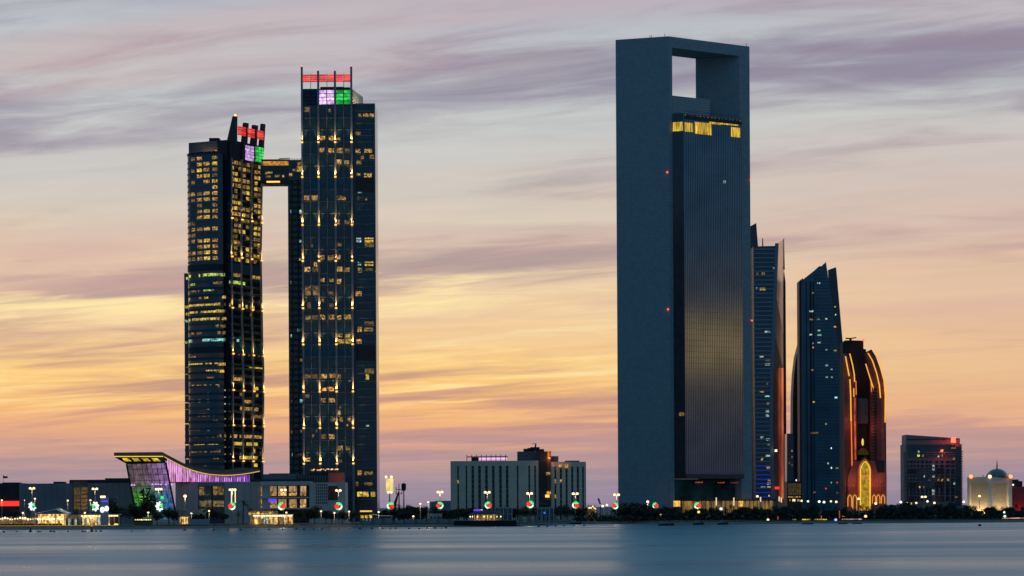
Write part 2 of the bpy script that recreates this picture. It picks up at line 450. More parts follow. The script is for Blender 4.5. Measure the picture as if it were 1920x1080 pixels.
# ------------------------------------------------------------------ the setting: water, beach, ground
def build_setting():
    # water
    m = bpy.data.materials.new('sea_water'); m.use_nodes = True
    nt = m.node_tree; N, L = nt.nodes, nt.links
    b = N['Principled BSDF']
    b.inputs['Base Color'].default_value = (0.02, 0.17, 0.23, 1)
    b.inputs['IOR'].default_value = 1.33
    geo = N.new('ShaderNodeNewGeometry')
    def nz(sx, sy, scale, detail=4, rough=0.55):
        mp = N.new('ShaderNodeMapping'); mp.inputs['Scale'].default_value = (sx, sy, 1)
        L.new(geo.outputs['Position'], mp.inputs[0])
        n = N.new('ShaderNodeTexNoise'); n.inputs['Scale'].default_value = scale
        n.inputs['Detail'].default_value = detail; n.inputs['Roughness'].default_value = rough
        L.new(mp.outputs[0], n.inputs['Vector'])
        return n.outputs[0]
    swell = nz(0.25, 0.12, 0.10, 5)
    chop = nz(0.10, 1.0, 0.35, 4)
    patch = nz(0.0028, 0.012, 1.0, 5)
    ad = N.new('ShaderNodeMath'); ad.operation = 'MULTIPLY_ADD'
    L.new(swell, ad.inputs[0]); ad.inputs[1].default_value = 3.0; L.new(chop, ad.inputs[2])
    bp = N.new('ShaderNodeBump'); bp.inputs['Strength'].default_value = 0.2; bp.inputs['Distance'].default_value = 0.6
    L.new(ad.outputs[0], bp.inputs['Height']); L.new(bp.outputs[0], b.inputs['Normal'])
    mr = N.new('ShaderNodeMapRange'); mr.inputs[1].default_value = 0.35; mr.inputs[2].default_value = 0.65
    mr.inputs[3].default_value = 0.25; mr.inputs[4].default_value = 0.40
    L.new(patch, mr.inputs[0]); L.new(mr.outputs[0], b.inputs['Roughness'])
    mb = MB().add([(-30000, -500, 0), (30000, -500, 0), (30000, 30000, 0), (-30000, 30000, 0)], [(0, 1, 2, 3)])
    o = solo('water', mb, m, None, None); o['kind'] = 'structure'
    # shoreline traced along the water's edge
    shore = [(-900, 996), (-400, 995), (0, 993.6), (190, 993), (400, 991), (500, 990), (700, 989), (850, 988.4), (965, 987),
             (1010, 985), (1060, 983.5), (1130, 982), (1200, 983), (1250, 984.5), (1330, 984), (1400, 983), (1500, 982),
             (1700, 981), (1920, 979.5), (2300, 978), (2900, 977)]
    pts = []
    for i in range(len(shore) - 1):
        a, c = shore[i], shore[i + 1]
        for k in range(4):
            t = k / 4
            p = ground(a[0] + (c[0] - a[0]) * t, a[1] + (c[1] - a[1]) * t)
            pts.append((p.x, p.y + random.uniform(-4, 4)))
    global SHORE
    SHORE = pts
    rows = [(-60, -2.0), (0, 0.0), (25, 0.7), (60, LAND - 0.35)]
    v, f = [], []
    for dy, z in rows:
        for (x, y) in pts:
            v.append((x, y + dy, z + (random.uniform(-0.08, 0.08) if 0 < z else 0)))
    n = len(pts)
    for r in range(len(rows) - 1):
        for j in range(n - 1):
            f.append((r * n + j, r * n + j + 1, (r + 1) * n + j + 1, (r + 1) * n + j))
    sand = mat('beach_sand', (0.085, 0.062, 0.045), 0.9, vary=0.2, vscale=0.08, bump=0.3, bscale=0.6)
    o = solo('beach', MB().add(v, f), sand, None, None); o['kind'] = 'structure'
    v = [(x, y + 52, LAND) for x, y in pts] + [(x, 30000, LAND) for x, y in pts]
    v += [(x, y + 52, LAND - 1.0) for x, y in pts]
    v += [(-30000, pts[0][1] + 52, LAND), (-30000, 30000, LAND), (30000, pts[-1][1] + 52, LAND), (30000, 30000, LAND)]
    f = [(j, j + 1, n + j + 1, n + j) for j in range(n - 1)] + [(2 * n + j, 2 * n + j + 1, j + 1, j) for j in range(n - 1)]
    f += [(3 * n, 0, n, 3 * n + 1), (n - 1, 3 * n + 2, 3 * n + 3, 2 * n - 1)]
    gm = mat('ground_paving', (0.10, 0.095, 0.09), 0.85, vary=0.2, vscale=0.05)
    o = solo('ground', MB().add(v, f), gm, None, None); o['kind'] = 'structure'
    # low sea wall along the left promenade; added glowing strip stands for its lamplit edge
    mb = MB()
    a = [(x, y + 50, LAND + 0.35) for x, y in pts if -330 < x < -196]
    bq = [(x, y + 50, LAND - 0.9) for x, y, z in a]
    mb.strip(a, bq, (0, 1, 0), 0.8)
    mb.v = [tuple(p) for p in mb.v]
    o = solo('promenade_wall', mb, mat('promenade_stone', (0.42, 0.36, 0.27), 0.8, vary=0.15, vscale=0.3), 'low pale promenade wall along the top of the beach before the cafes', 'wall')
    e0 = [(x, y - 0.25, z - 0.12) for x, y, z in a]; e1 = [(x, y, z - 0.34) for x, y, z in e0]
    part(o, 'edge_glow', MB().strip(e0, e1, (0, 1, 0), 0.2), glow('edge_amber', (0.75, 0.48, 0.16), 0.38))
build_setting()
def shore_y(X):
    for i in range(len(SHORE) - 1):
        if SHORE[i][0] <= X <= SHORE[i + 1][0]:
            return SHORE[i][1]
    return SHORE[0][1] if X < SHORE[0][0] else SHORE[-1][1]

# ------------------------------------------------------------------ uplit fin fixture
def uplight(root, p, energy=900, w=1.3):
    b = block(root, 'uplight', (p[0], p[1], p[2]), (w, 0.7, 0.9), 0, G_AMBER)
    lamp(root, 'uplight_beam', (p[0], p[1] - 0.6, p[2] + 0.6), energy * 7, (1.0, 0.60, 0.16), 'SPOT', 0.25, rot=(radians(180 - 10), 0, 0), angle=70, blend=0.8)

# ------------------------------------------------------------------ tall right-hand twin tower
def tower_tall():
    D = 1669.0
    F0 = frontal(567, 661.5, 500, D)
    base = at(630, 500, D)
    t = thing('twin_tower', 'taller blue glass tower of the twin pair with flat red, purple and green crown', 'tower', (base.x, D + 18, LAND))
    pz = lambda y: F0.hit(615, y)[1]
    W = F0.L
    # body
    mb = MB(); F0.add(mb, 0, W, LAND - 0.5, pz(197), -36, -0.6)
    part(t, 'body', mb, M_GLASS)
    zr = pz(870.5); step = 22.4 / (F / D)
    zs = [zr + step * k for k in range(-3, 31)]
    fu = [0.3, W / 3, 2 * W / 3, W - 0.3]
    for i, z in enumerate(zs[:-1]):
        F0.blk(t, 'floor_band', 0, W, z - 0.22, z + 0.22, -0.6, -0.12, M_BAND)
        mech = i in (12, 26)
        for c in range(6):
            u0 = W * c / 6 + 0.25; u1 = W * (c + 1) / 6 - 0.25
            mm = M_TEAL if mech else M_GLASS
            F0.blk(t, 'pane', u0, u1, z + 0.26, z + step - 0.26, -0.6, -0.34, mm)
    for k in range(3):
        u = W * (2 * k + 1) / 6
        F0.blk(t, 'mullion', u - 0.16, u + 0.16, LAND, pz(197), -0.6, -0.05, M_FIN)
    for k, u in enumerate(fu):
        mb = MB(); F0.add(mb, u - 0.6, u + 0.6, LAND, pz(125 if k in (0, 3) else 133), -1.2, 0.7); fin = part(t, 'fin', mb, M_FIN)
        if k in (0, 3):
            q = F0.P(u, pz(125), -0.2); block(fin, 'beacon', (q.x, q.y, q.z + 0.3), (0.5, 0.5, 0.6), 0, G_REDHOT)
        for y in (268, 333, 423, 490.5, 579, 647, 735.5, 803.6, 870.5):
            q = F0.P(u, pz(y) + 0.4, 1.0)
            uplight(fin, q, 1100 if not (y == 490.5 and k > 0) else 350)
    # crown
    for k in range(3):
        for h in range(2):
            u0 = fu[k] + 0.5 + h * (W / 6 - 0.3) + 0.1; u1 = u0 + W / 6 - 0.75
            for r in range(4):
                y = 139.5 + r * 3.6
                F0.blk(t, 'red_light_bar', u0, u1, pz(y + 3.0), pz(y), -0.5, -0.2, P_RED)
            um = fu[k] + 0.5 + (W / 6 - 0.3)
        F0.blk(t, 'crown_post', um - 0.15, um + 0.15, pz(166), pz(138), -0.7, -0.2, M_FIN)
        F0.blk(t, 'crown_rail', fu[k] + 0.5, fu[k + 1] - 0.5, pz(153.4), pz(152.2), -0.7, -0.2, M_FIN)
        for h in range(2):
            u0 = fu[k] + 0.7 + h * (W / 6 - 0.35); u1 = u0 + W / 6 - 0.9
            for r in range(4):
                y = 169 + r * 6.9
                F0.blk(t, 'light_panel', u0, u1, pz(y + 5.6), pz(y), -0.3, 0.0, (mat('dark_blue_panel', (0.012, 0.018, 0.075), 0.4), P_PURPLE, P_GREEN)[k])
    mb = MB(); F0.add(mb, 0.8, W - 0.8, pz(197), pz(166), -3, -0.7)
    part(t, 'crown_wall', mb, M_DARK)
    mb = MB(); F0.add(mb, W * 0.36, W * 0.82, pz(166), pz(160), -14, -6); F0.add(mb, W * 0.82, W * 0.95, pz(166), pz(161), -9, -6)
    F0.add(mb, W * 0.05, W * 0.2, pz(166), pz(163.5), -9, -6)
    part(t, 'roof_plant', mb, M_DARK)
    mb = MB(); mb.add([F0.P(W + 0.3, pz(197), -4), F0.P(W + 6, pz(197), -16), F0.P(W + 6, pz(175), -16), F0.P(W + 0.3, pz(166), -4),
                       F0.P(W * 0.5, pz(197), -16), F0.P(W * 0.5, pz(175), -16)], [(0, 1, 2, 3), (0, 4, 1), (3, 2, 5), (1, 4, 5, 2), (0, 3, 5, 4)])
    part(t, 'plant_room', mb, M_CREAM)
    q = F0.P(W + 6, pz(193), -4); lamp(t, 'plant_floodlight', q, 900, (1, 0.75, 0.5), size=0.6)
    # right wing
    F1 = frontal(664.5, 704.5, 500, D + 3)
    mb = MB(); F1.add(mb, -0.5, F1.L, LAND - 0.5, F1.hit(684, 195)[1], -34, -0.4)
    rwing = part(t, 'right_wing', mb, M_GLASS)
    F1.blk(rwing, 'corner_strip', F1.L - 0.5, F1.L + 0.1, LAND, F1.hit(684, 194)[1], -0.8, 0.3, M_BAND)
    F1.blk(rwing, 'roof_edge', -0.5, F1.L + 0.1, F1.hit(684, 197)[1], F1.hit(684, 194)[1], -0.8, 0.3, M_BAND)
    y = 208.0; i = 0
    while y < 940:
        u0, z = F1.hit(684, y)
        F1.blk(rwing, 'spandrel_band', 1.2, F1.L - 0.6, z - 0.35, z + 0.35, -0.4, 0.0, M_BAND)
        y += 14.75 if y > 400 else 11.6
    for (ya, yb) in ((333, 360), (647, 676)):
        F1.pblk(rwing, 'plant_louvre', 667, 703, ya, yb, -0.4, 0.12, M_DARK)
    # left wing
    F2 = frontal(540.5, 567, 500, D + 10)
    mb = MB(); F2.add(mb, 0, F2.L + 0.5, LAND - 0.5, F2.hit(553, 335)[1], -28, -0.3)
    lwing = part(t, 'left_wing', mb, M_GLASS)
    y = 345.0
    while y < 930:
        z = F2.hit(553, y)[1]
        F2.blk(lwing, 'spandrel_band', 0.1, F2.L, z - 0.7, z + 0.7, -0.3, 0.0, M_DARK)
        y += 11.2
    for u in (F2.L * 0.28, F2.L * 0.72):
        F2.blk(lwing, 'pier', u - 0.5, u + 0.5, LAND, F2.hit(553, 335)[1], -0.3, 0.2, M_DARK)
    # lit rooms: (zoomed x, y), size class
    def W3(ox, oy, lst, Fx, dd):
        for (zx, zy, w, h, mm) in lst:
            x, y = ox + zx / 3.6, oy + zy / 3.6
            Fx.pblk({F0: t, F1: rwing, F2: lwing}[Fx], 'lit_window', x - w / 2, x + w / 2, y - h / 2, y + h / 2, -0.36, dd, mm)
    w, d, y_, o_ = L_WARM, L_DIM, L_YEL, L_ORG
    W3(330, 100, [(885, 378, 10, 9, d), (1037, 385, 4, 6, d), (990, 572, 9, 8, w), (1047, 572, 9, 8, w), (1097, 577, 7, 5, w), (985, 652, 9, 8, w),
                  (1047, 655, 10, 8, w), (1102, 655, 12, 9, w), (1156, 655, 9, 7, d), (1100, 732, 11, 9, w), (1150, 735, 10, 7, d), (882, 975, 10, 9, w),
                  (938, 975, 12, 9, w), (1100, 975, 10, 8, d), (1130, 978, 9, 6, w)], F0, -0.22)
    W3(330, 380, [(1092, 130, 8, 9, w), (1155, 130, 10, 8, d), (1104, 282, 7, 6, d), (918, 290, 3, 5, d), (985, 370, 9, 9, w), (1045, 372, 11, 9, w),
                  (1097, 367, 7, 8, w), (942, 418, 6, 8, w), (886, 450, 11, 9, w), (940, 452, 11, 8, d), (1102, 448, 11, 9, y_), (1152, 452, 11, 8, d),
                  (985, 522, 9, 7, w), (1050, 523, 8, 6, w), (1101, 531, 8, 9, w), (890, 578, 11, 8, d), (940, 578, 11, 8, d), (890, 610, 11, 8, d),
                  (942, 610, 10, 8, d), (1045, 612, 9, 7, d), (990, 660, 5, 6, d), (898, 692, 6, 12, d), (1050, 692, 9, 7, d), (890, 775, 11, 8, d), (938, 775, 11, 8, d),
                  (990, 772, 9, 9, w), (1050, 773, 11, 9, w), (1100, 775, 9, 8, w), (1158, 772, 13, 9, w), (1108, 897, 8, 6, w), (1158, 900, 10, 8, y_),
                  (1110, 936, 12, 8, w), (1160, 935, 13, 9, y_)], F0, -0.22)
    W3(330, 660, [(890, 165, 11, 8, d), (938, 165, 10, 8, d), (1000, 163, 10, 8, w), (1055, 160, 11, 8, w), (1100, 165, 6, 8, w), (1000, 252, 8, 6, o_),
                  (1045, 250, 12, 8, o_), (885, 297, 8, 6, d), (990, 326, 11, 8, w), (1052, 325, 11, 8, w), (1100, 409, 5, 8, y_), (1108, 374, 3, 5, d),
                  (1115, 456, 5, 8, w), (1167, 456, 6, 7, w), (1058, 456, 9, 8, d), (1158, 495, 3, 5, w), (995, 570, 10, 9, d), (1050, 571, 11, 9, w),
                  (1108, 648, 10, 9, w), (1160, 650, 8, 8, d), (890, 726, 9, 7, w), (925, 565, 3, 6, w), (948, 532, 3, 6, d), (1105, 735, 8, 6, d)], F0, -0.22)
    W3(330, 100, [(1240, 420, 6, 7, w), (1280, 420, 10, 8, w), (1322, 420, 9, 8, w), (1230, 541, 9, 6, w), (1228, 660, 9, 7, w), (1297, 658, 14, 7, w),
                  (1258, 703, 6, 6, d), (1325, 698, 10, 7, w), (1235, 738, 9, 7, w), (1230, 816, 7, 5, w), (1295, 820, 14, 9, w), (1240, 936, 7, 4, L_WHT),
                  (1332, 912, 5, 4, y_), (1285, 986, 3, 3, w), (1230, 978, 4, 6, d)], F1, -0.15)
    W3(330, 380, [(1234, 252, 9, 8, L_WHT), (1303, 252, 16, 9, y_), (1305, 288, 17, 10, d), (1238, 412, 6, 6, L_TQ), (1303, 412, 16, 8, y_), (1240, 455, 8, 9, w),
                  (1305, 452, 14, 6, d), (1233, 613, 11, 9, w), (1303, 818, 17, 9, d), (1240, 856, 8, 9, w), (1300, 856, 17, 7, d), (1235, 935, 10, 8, w)], F1, -0.15)
    W3(330, 660, [(1292, 168, 6, 10, y_), (1305, 130, 17, 10, d), (1292, 498, 6, 3, L_WHT), (1240, 815, 8, 9, w), (1300, 818, 16, 6, d), (1222, 890, 5, 8, d),
                  (1240, 960, 9, 9, y_), (1280, 960, 11, 9, y_), (1330, 960, 8, 9, y_), (1298, 890, 15, 6, d)], F1, 0.05)
    W3(330, 380, [(780, 58, 4, 6, L_TQ), (840, 60, 4, 7, L_WHT), (835, 260, 6, 5, L_WHT), (832, 380, 5, 5, L_GRN), (828, 860, 4, 5, L_WHT), (782, 900, 4, 6, L_TQ),
                  (780, 540, 4, 6, d), (840, 1062, 6, 5, d), (845, 98, 3, 5, d)], F2, 0.08)
    W3(330, 660, [(845, 330, 5, 6, L_TQ), (785, 540, 5, 5, d), (790, 692, 4, 6, L_TQ), (835, 694, 6, 5, d), (842, 535, 4, 5, d), (785, 332, 4, 5, d)], F2, 0.08)
    return t
tower_tall()

# ------------------------------------------------------------------ shorter left-hand twin tower
def tower_short():
    N0 = at(431, 600, 1660); R0 = at(494.5, 600, 1693); A0 = at(356.5, 600, 1676); B0 = at(419.5, 600, 1661.5)
    FR = Fac(N0, R0)
    t = thing('twin_tower', 'shorter curved tower of the twin pair with leaning fin crown', 'tower', (N0.x - 6, N0.y + 20, LAND))
    knots = [(200, 7.5), (262, 4.5), (300, 0.5), (400, -1.5), (480, -3.0), (600, -1.5), (700, 0.8), (780, 0), (870, -2.2), (960, -3)]
    def dx(y):
        for (a, p), (b, q) in zip(knots, knots[1:]):
            if a <= y <= b:
                s = (y - a) / (b - a); s = s * s * (3 - 2 * s)
                return p + (q - p) * s
        return knots[0][1]
    ks = FR.L / 63.5
    def uy(f, y):           # fraction across the right facade at a photo height -> u
        return FR.L * f + dx(y) * ks * (0.35 + 0.65 * f)
    def zy(y, f=0.0):
        """height of photo row y measured at the near corner"""
        return FR.hit(434, y)[1]
    # body: right facade volume with gently bowed edge
    ys = list(range(262, 960, 24)) + [962]
    rings = []
    for y in reversed(ys):
        z = zy(y) if y < 950 else LAND - 0.5
        a = FR.P(uy(0, y), z, -0.5); b = FR.P(uy(1, y), z, -0.5)
        c = Vector((b.x - 22, b.y + 12, z)); d = Vector((A0.x, A0.y + 8, z)); e = Vector((B0.x, B0.y + 6, z))
        rings.append([a, b, c, d, e])
    mb = MB().loft(rings)
    part(t, 'body', mb, M_GLASS)
    # parapet block above the curved bay
    mb = MB()
    zt = at(395, 266, 1672).z
    mb.add([(A0.x - 0.4, A0.y + 1, at(356, 300, 1676).z), (B0.x + 3.6, B0.y + 4, at(420, 300, 1666).z), (B0.x + 3.6, B0.y + 26, at(420, 300, 1666).z), (A0.x - 0.4, A0.y + 24, at(356, 300, 1676).z),
            (A0.x - 0.4, A0.y + 1, at(356, 267.5, 1676).z), (B0.x + 3.6, B0.y + 4, at(420, 262, 1666).z), (B0.x + 3.6, B0.y + 26, at(420, 262, 1666).z), (A0.x - 0.4, A0.y + 24, at(356, 267.5, 1676).z)],
           [(3, 2, 1, 0), (4, 5, 6, 7), (0, 1, 5, 4), (1, 2, 6, 5), (2, 3, 7, 6), (3, 0, 4, 7)])
    part(t, 'parapet', mb, mat('parapet_metal', (0.10, 0.105, 0.13), 0.55, vary=0.15, vscale=0.2))
    mb = MB(); pbox(mb, 392, 411, 258.5, 266, 1676, 10); part(t, 'roof_plant', mb, M_DARK)
    # curved glass bay
    def arc(k, n, off=0.0):
        s = k / n
        p = A0.lerp(B0, s)
        dirv = (B0 - A0); dirv.z = 0; dirv.normalize()
        nn = Vector((dirv.y, -dirv.x, 0))
        bul = 6.0 * max(0.0, 1 - (2 * s - 1) ** 4) ** 0.6
        return Vector((p.x, p.y, 0)) + nn * (bul + off)
    n = 18
    zt = at(388, 290, 1666).z
    ring = [arc(k, n) for k in range(n + 1)]
    back = [Vector((B0.x, B0.y + 8, 0)), Vector((A0.x, A0.y + 8, 0))]
    plan = ring + back
    mb = MB().loft([[Vector((p.x, p.y, LAND - 0.5)) for p in plan], [Vector((p.x, p.y, zt)) for p in plan]])
    bay = part(t, 'curved_bay', mb, M_GLASS2)
    def bandring(z0, z1, off, m, k0=0, k1=n, name='floor_band'):
        a = [arc(k, n, 0.02) for k in range(k0, k1 + 1)]; b = [arc(k, n, off) for k in range(k0, k1 + 1)]
        pl = b + a[::-1]
        mb = MB().loft([[Vector((p.x, p.y, z0)) for p in pl], [Vector((p.x, p.y, z1)) for p in pl]])
        part(bay, name, mb, m)
    bz = lambda y: at(388, y, 1664).z
    rows_u = [296 + 11.05 * i for i in range(18)]
    rows_l = [521 + 13.15 * i for i in range(27)]
    for y in rows_u:
        bandring(bz(y + 8.6), bz(y + 5.2), 0.30, M_BAND)
    for y in rows_l:
        bandring(bz(y + 9.6), bz(y + 4.6), 0.30, mat('deep_teal_band', (0.022, 0.06, 0.078), 0.6) if (rows_l.index(y) % 3) else M_TEAL)
    bandring(bz(508), bz(496), 0.5, M_DARK, name='plant_louvre'); bandring(bz(662), bz(650), 0.5, M_DARK, name='plant_louvre')
    bandring(zt - 0.2, zt + 1.2, 0.4, M_DARK, name='bay_parapet')
    p = at(392, 284, 1669); 
    for x in (372, 388, 404):
        q = at(x, 288, 1668.5); block(t, 'cove_light', (q.x, q.y, q.z + 0.3), (1.2, 0.3, 0.3), 0, G_AMBER)
        lamp(t, 'cove_lamp', (q.x, q.y - 0.3, q.z + 0.9), 260, (1.0, 0.5, 0.15), size=0.4)
    # lit windows on the bay
    def baywin(s0, s1, y, h, m):
        k = (s0 + s1) / 2 * n; a = arc(k - 0.3, n); b = arc(k + 0.3, n)
        p = arc(k, n, 0.06)
        x0 = arc(s0 * n, n); x1 = arc(s1 * n, n)
        block(bay, 'lit_window', (p.x, p.y, bz(y)), ((x1 - x0).length, 0.16, h / 3.09), atan2(b.y - a.y, b.x - a.x), m)
    def sx(zx):
        return (330 + zx / 3.6 - 356.5) / 63.0
    rnd = random.Random(5)
    pat = {0: 'dw.w', 1: '.wwy', 2: 'wywd', 3: '.wyd', 4: 'd.ww', 5: '...w', 6: 'wdyw', 7: 'dwyw', 8: '.d.w', 9: '.wyw', 10: '.wyw', 11: '.wyw', 12: '....',
           13: 'w...', 14: 'wdww', 15: '....', 16: 'wwyw', 17: '.wyw'}
    order = [0, 1, 2, 3, 4, 5, 6, 7, 8, 9, 10, 13, 14, 12, 16, 17, 6, 7]
    cols = [(120, 142), (152, 176), (191, 224), (236, 273), (288, 310)]
    mm = {'w': L_WARM, 'y': L_YEL, 'd': L_DIM}
    for i, y in enumerate(rows_u):
        p = pat[order[i]] if i not in (11, 13) else 'd...'
        for c in range(5):
            ch = ('d' if rnd.random() < 0.45 else '.') if c == 0 else p[c - 1]
            if ch != '.':
                baywin(sx(cols[c][0]), sx(cols[c][1]), y + 1.2, 6.2, mm[ch])
    def rowlit(y, zx0, zx1, m, gap=0.25, w=13):
        zx = zx0
        while zx < zx1:
            ww = rnd.uniform(0.6, 1.5) * w
            if rnd.random() > gap:
                baywin(sx(zx), sx(min(zx + ww, zx1)), y, 5.4, m)
            zx += ww + 2.5
    def zz(zy_, oy):
        return oy + zy_ / 3.6
    for (zy_, oy, x0, x1, m, g) in ((492, 380, 130, 225, L_GRN, .6), (490, 380, 230, 332, L_GRN, .0), (547, 380, 140, 172, L_GRN, .2), (545, 380, 290, 332, L_DIM, .3),
            (592, 380, 118, 200, L_DIM, .5), (645, 380, 124, 136, L_YEL, 0), (688, 380, 122, 332, L_YEL, .12), (735, 380, 122, 330, L_YEL, .15), (785, 380, 122, 332, L_YEL, .22),
            (835, 380, 300, 330, L_DIM, .3), (930, 380, 120, 150, L_TQ, .3), (928, 380, 220, 330, L_TQ, .05), (35, 660, 125, 190, L_DIM, .2), (85, 660, 112, 332, L_YEL, .05),
            (138, 660, 105, 145, L_YEL, .1), (180, 660, 230, 290, L_DIM, .3), (230, 660, 145, 212, L_WARM, .2), (232, 660, 230, 312, L_WARM, .3), (282, 660, 248, 262, L_WHT, 0),
            (330, 660, 190, 206, L_TQ, 0), (330, 660, 248, 262, L_WHT, 0), (380, 660, 248, 262, L_WHT, 0), (425, 660, 185, 290, L_WARM, .3), (470, 660, 285, 308, L_WARM, 0),
            (523, 660, 250, 262, L_WHT, 0), (568, 660, 120, 332, L_DIM, .4), (617, 660, 158, 312, L_YEL, .2), (715, 660, 285, 308, L_DIM, .2), (762, 660, 232, 246, L_DIM, 0),
            (590, 380, 230, 330, L_GRN, .35), (640, 380, 200, 330, L_YEL, .45), (132, 660, 170, 330, L_YEL, .5), (330, 660, 108, 180, L_YEL, .3), (668, 660, 120, 330, L_DIM, .3), (520, 660, 110, 200, L_DIM, .3), (880, 380, 120, 330, L_DIM, .4)):
        rowlit(zz(zy_, oy), x0, x1, m, g)
    # dark recess with its ladder of small lamps
    rz0 = B0 + Vector((0.3, 2, 0))
    FX = Fac((B0.x + 0.2, B0.y + 2.5), (N0.x + 0.6, N0.y + 0.6))
    FX.blk(t, 'recess_wall', 0, FX.L, LAND, at(425, 270, 1663).z, -2, 0.0, M_DARK)
    for y in [731 + 13.4 * i for i in range(11)]:
        q = at(421, y + rnd.uniform(-1, 1), 1661); block(t, 'stair_lamp', (q.x, FX.p0.y - 0.3, q.z), (0.8, 0.4, 0.7), 0, L_WARM if rnd.random() < .5 else L_WHT)
    # lower left wing
    mb = MB(); pbox(mb, 346.5, 359, 512.5, None, 1681, 22); lw = part(t, 'left_wing', mb, M_GLASS)
    FW = frontal(346.5, 358.5, 700, 1681)
    for y in rows_l:
        FW.pblk(lw, 'floor_band', 346.7, 358.4, y + 4.6, y + 9.6, 0.0, 0.25, M_BAND)
    for (zx, zy_, oy, m) in ((82, 512, 380, L_GRN), (72, 705, 380, L_YEL), (78, 752, 380, L_WARM), (66, 800, 380, L_WHT), (68, 945, 380, L_GRN), (75, 95, 660, L_YEL), (75, 143, 660, L_YEL), (74, 288, 660, L_DIM),
                             (74, 338, 660, L_WARM), (74, 480, 660, L_YEL), (74, 622, 660, L_WARM), (74, 718, 660, L_WARM), (74, 380, 660, L_DIM)):
        x = 330 + zx / 3.6; y = oy + zy_ / 3.6
        FW.pblk(lw, 'lit_window', x - 3.8, x + 3.8, y - 2.5, y + 2.5, 0.0, 0.15, m)
    # right facade: fins, bands, windows
    def seg(name, f, hw, d0, d1, ytop, ybot, m):
        a, b = [], []
        rings = []
        yy = list(range(int(ytop), int(ybot), 30)) + [ybot]
        for y in yy:
            z = zy(y) if y < 955 else LAND
            u = uy(f, y)
            rings.append([FR.P(u - hw, z, d1), FR.P(u + hw, z, d1), FR.P(u + hw, z, d0), FR.P(u - hw, z, d0)])
        return part(t, name, MB().loft(rings), m)
    ff = [0.06, 0.36, 0.66, 0.955]
    fins = [seg('fin', f, 0.6, -0.6, 0.7, 296, 958, M_FIN) for f in ff]
    upl = {423: 410, 490: 482, 580: 578, 664: 664, 735: 732, 803: 798, 870: 865}
    for ytag, y0 in upl.items():
        for k, f in enumerate(ff):
            y = y0 + 0
            q = FR.P(uy(f, y), zy(y) + 0.3, 1.0)
            block(fins[k], 'uplight', q, (1.3, 0.9, 0.8), FR.rz, G_AMBER)
            qq = FR.P(uy(f, y), zy(y) + 0.9, 1.6)
            lamp(fins[k], 'uplight_beam', qq, 6500, (1.0, 0.60, 0.16), 'SPOT', 0.25, rot=Vector((-FR.n.x * 0.2, -FR.n.y * 0.2, 1)).to_track_quat('-Z', 'Y').to_euler(), angle=70, blend=0.8)
    dark = MB()
    ru = [303 + 10.7 * i for i in range(18)]
    for i, y in enumerate(ru):
        z0, z1 = zy(y + 3.2), zy(y - 3.2)
        for c in range(8):
            f0 = 0.035 + 0.118 * c
            u0 = uy(f0, y) + 0.9; u1 = uy(f0 + 0.118, y) - 0.5
            r = rnd.random()
            if any(abs((f0 + 0.05) - f) < 0.02 for f in ff):
                continue
            if r < 0.50 - 0.012 * i:
                FR.blk(t, 'lit_window', u0, u1, z0, z1, -0.5, -0.12, L_WARM if r > 0.12 else L_YEL)
            elif r < 0.72:
                FR.blk(t, 'lit_window', u0, u1, z0, z1, -0.5, -0.14, L_DIM)
            else:
                FR.add(dark, u0, u1, z0, z1, -0.5, -0.2)
        FR.blk(t, 'floor_band', uy(0.03, y), uy(0.98, y), zy(y + 6.3), zy(y + 4.4), -0.5, -0.08, mat('slate_band', (0.045, 0.06, 0.075), 0.6))
    FR.blk(t, 'plant_louvre', uy(0.03, 500), uy(0.99, 500), zy(511), zy(493), -0.5, 0.1, M_TEAL)
    FR.blk(t, 'plant_louvre', uy(0.03, 655), uy(0.99, 655), zy(661), zy(644), -0.5, 0.1, M_TEAL)
    lower = [(514, [(.10, .32, L_WARM), (.68, .95, L_WARM)]), (528, [(.02, .5, L_GRN)]), (571.5, [(.0, .12, L_YEL), (.3, .75, L_YEL)]), (541, []), (554, []), (586, [(.6, .68, L_WARM)]),
             (600, []), (613, []), (626, []), (636, [(.2, .3, L_TQ)]), (676, []), (684, [(.55, .98, L_YEL)]), (697, []), (709.5, [(0, .42, L_WARM)]), (725, [(.6, .85, L_YEL)]), (738, [(.72, .84, L_WARM), (.3, .42, L_DIM)]),
             (751, [(.35, .6, L_WARM)]), (764.5, [(.25, .98, L_WARM)]), (778, [(.6, .95, L_DIM)]), (791, []), (804, []), (817, [(0, .98, L_WARM)]), (831, [(.05, .85, L_YEL)]),
             (844, [(.35, .45, L_WARM), (.68, .8, L_WARM)]), (857, [(.3, .82, L_YEL)]), (871, [(.68, .82, L_YEL)])]
    for y, segs in lower:
        FR.blk(t, 'floor_band', uy(0.01, y), uy(0.98, y), zy(y + 8.8), zy(y + 4.2), -0.5, -0.05, mat('deep_teal_band', (0.022, 0.06, 0.078), 0.6))
        for c in range(14):
            f0 = 0.02 + c * 0.068; f1 = f0 + 0.055
            m = None
            for (a, b, mm_) in segs:
                if a - 0.01 <= f0 and f1 <= b + 0.03 and rnd.random() > 0.15:
                    m = mm_
            u0, u1 = uy(f0, y), uy(f1, y)
            if m:
                FR.blk(t, 'lit_window', u0, u1, zy(y + 3.4), zy(y - 2.6), -0.5, -0.12, m)
            else:
                FR.add(dark, u0, u1, zy(y + 3.8), zy(y - 3.2), -0.5, -0.16)
    part(t, 'dark_windows', dark, mat('black_glass', (0.004, 0.006, 0.010), 0.12, ior=1.5), kind='stuff')
    # crown: leaning fins with red bars, then purple and green panels
    def cz(y, f):          # photo row read at the facade position f
        return FR.hit(433 + 62 * f, y)[1]
    zc = zy(262)
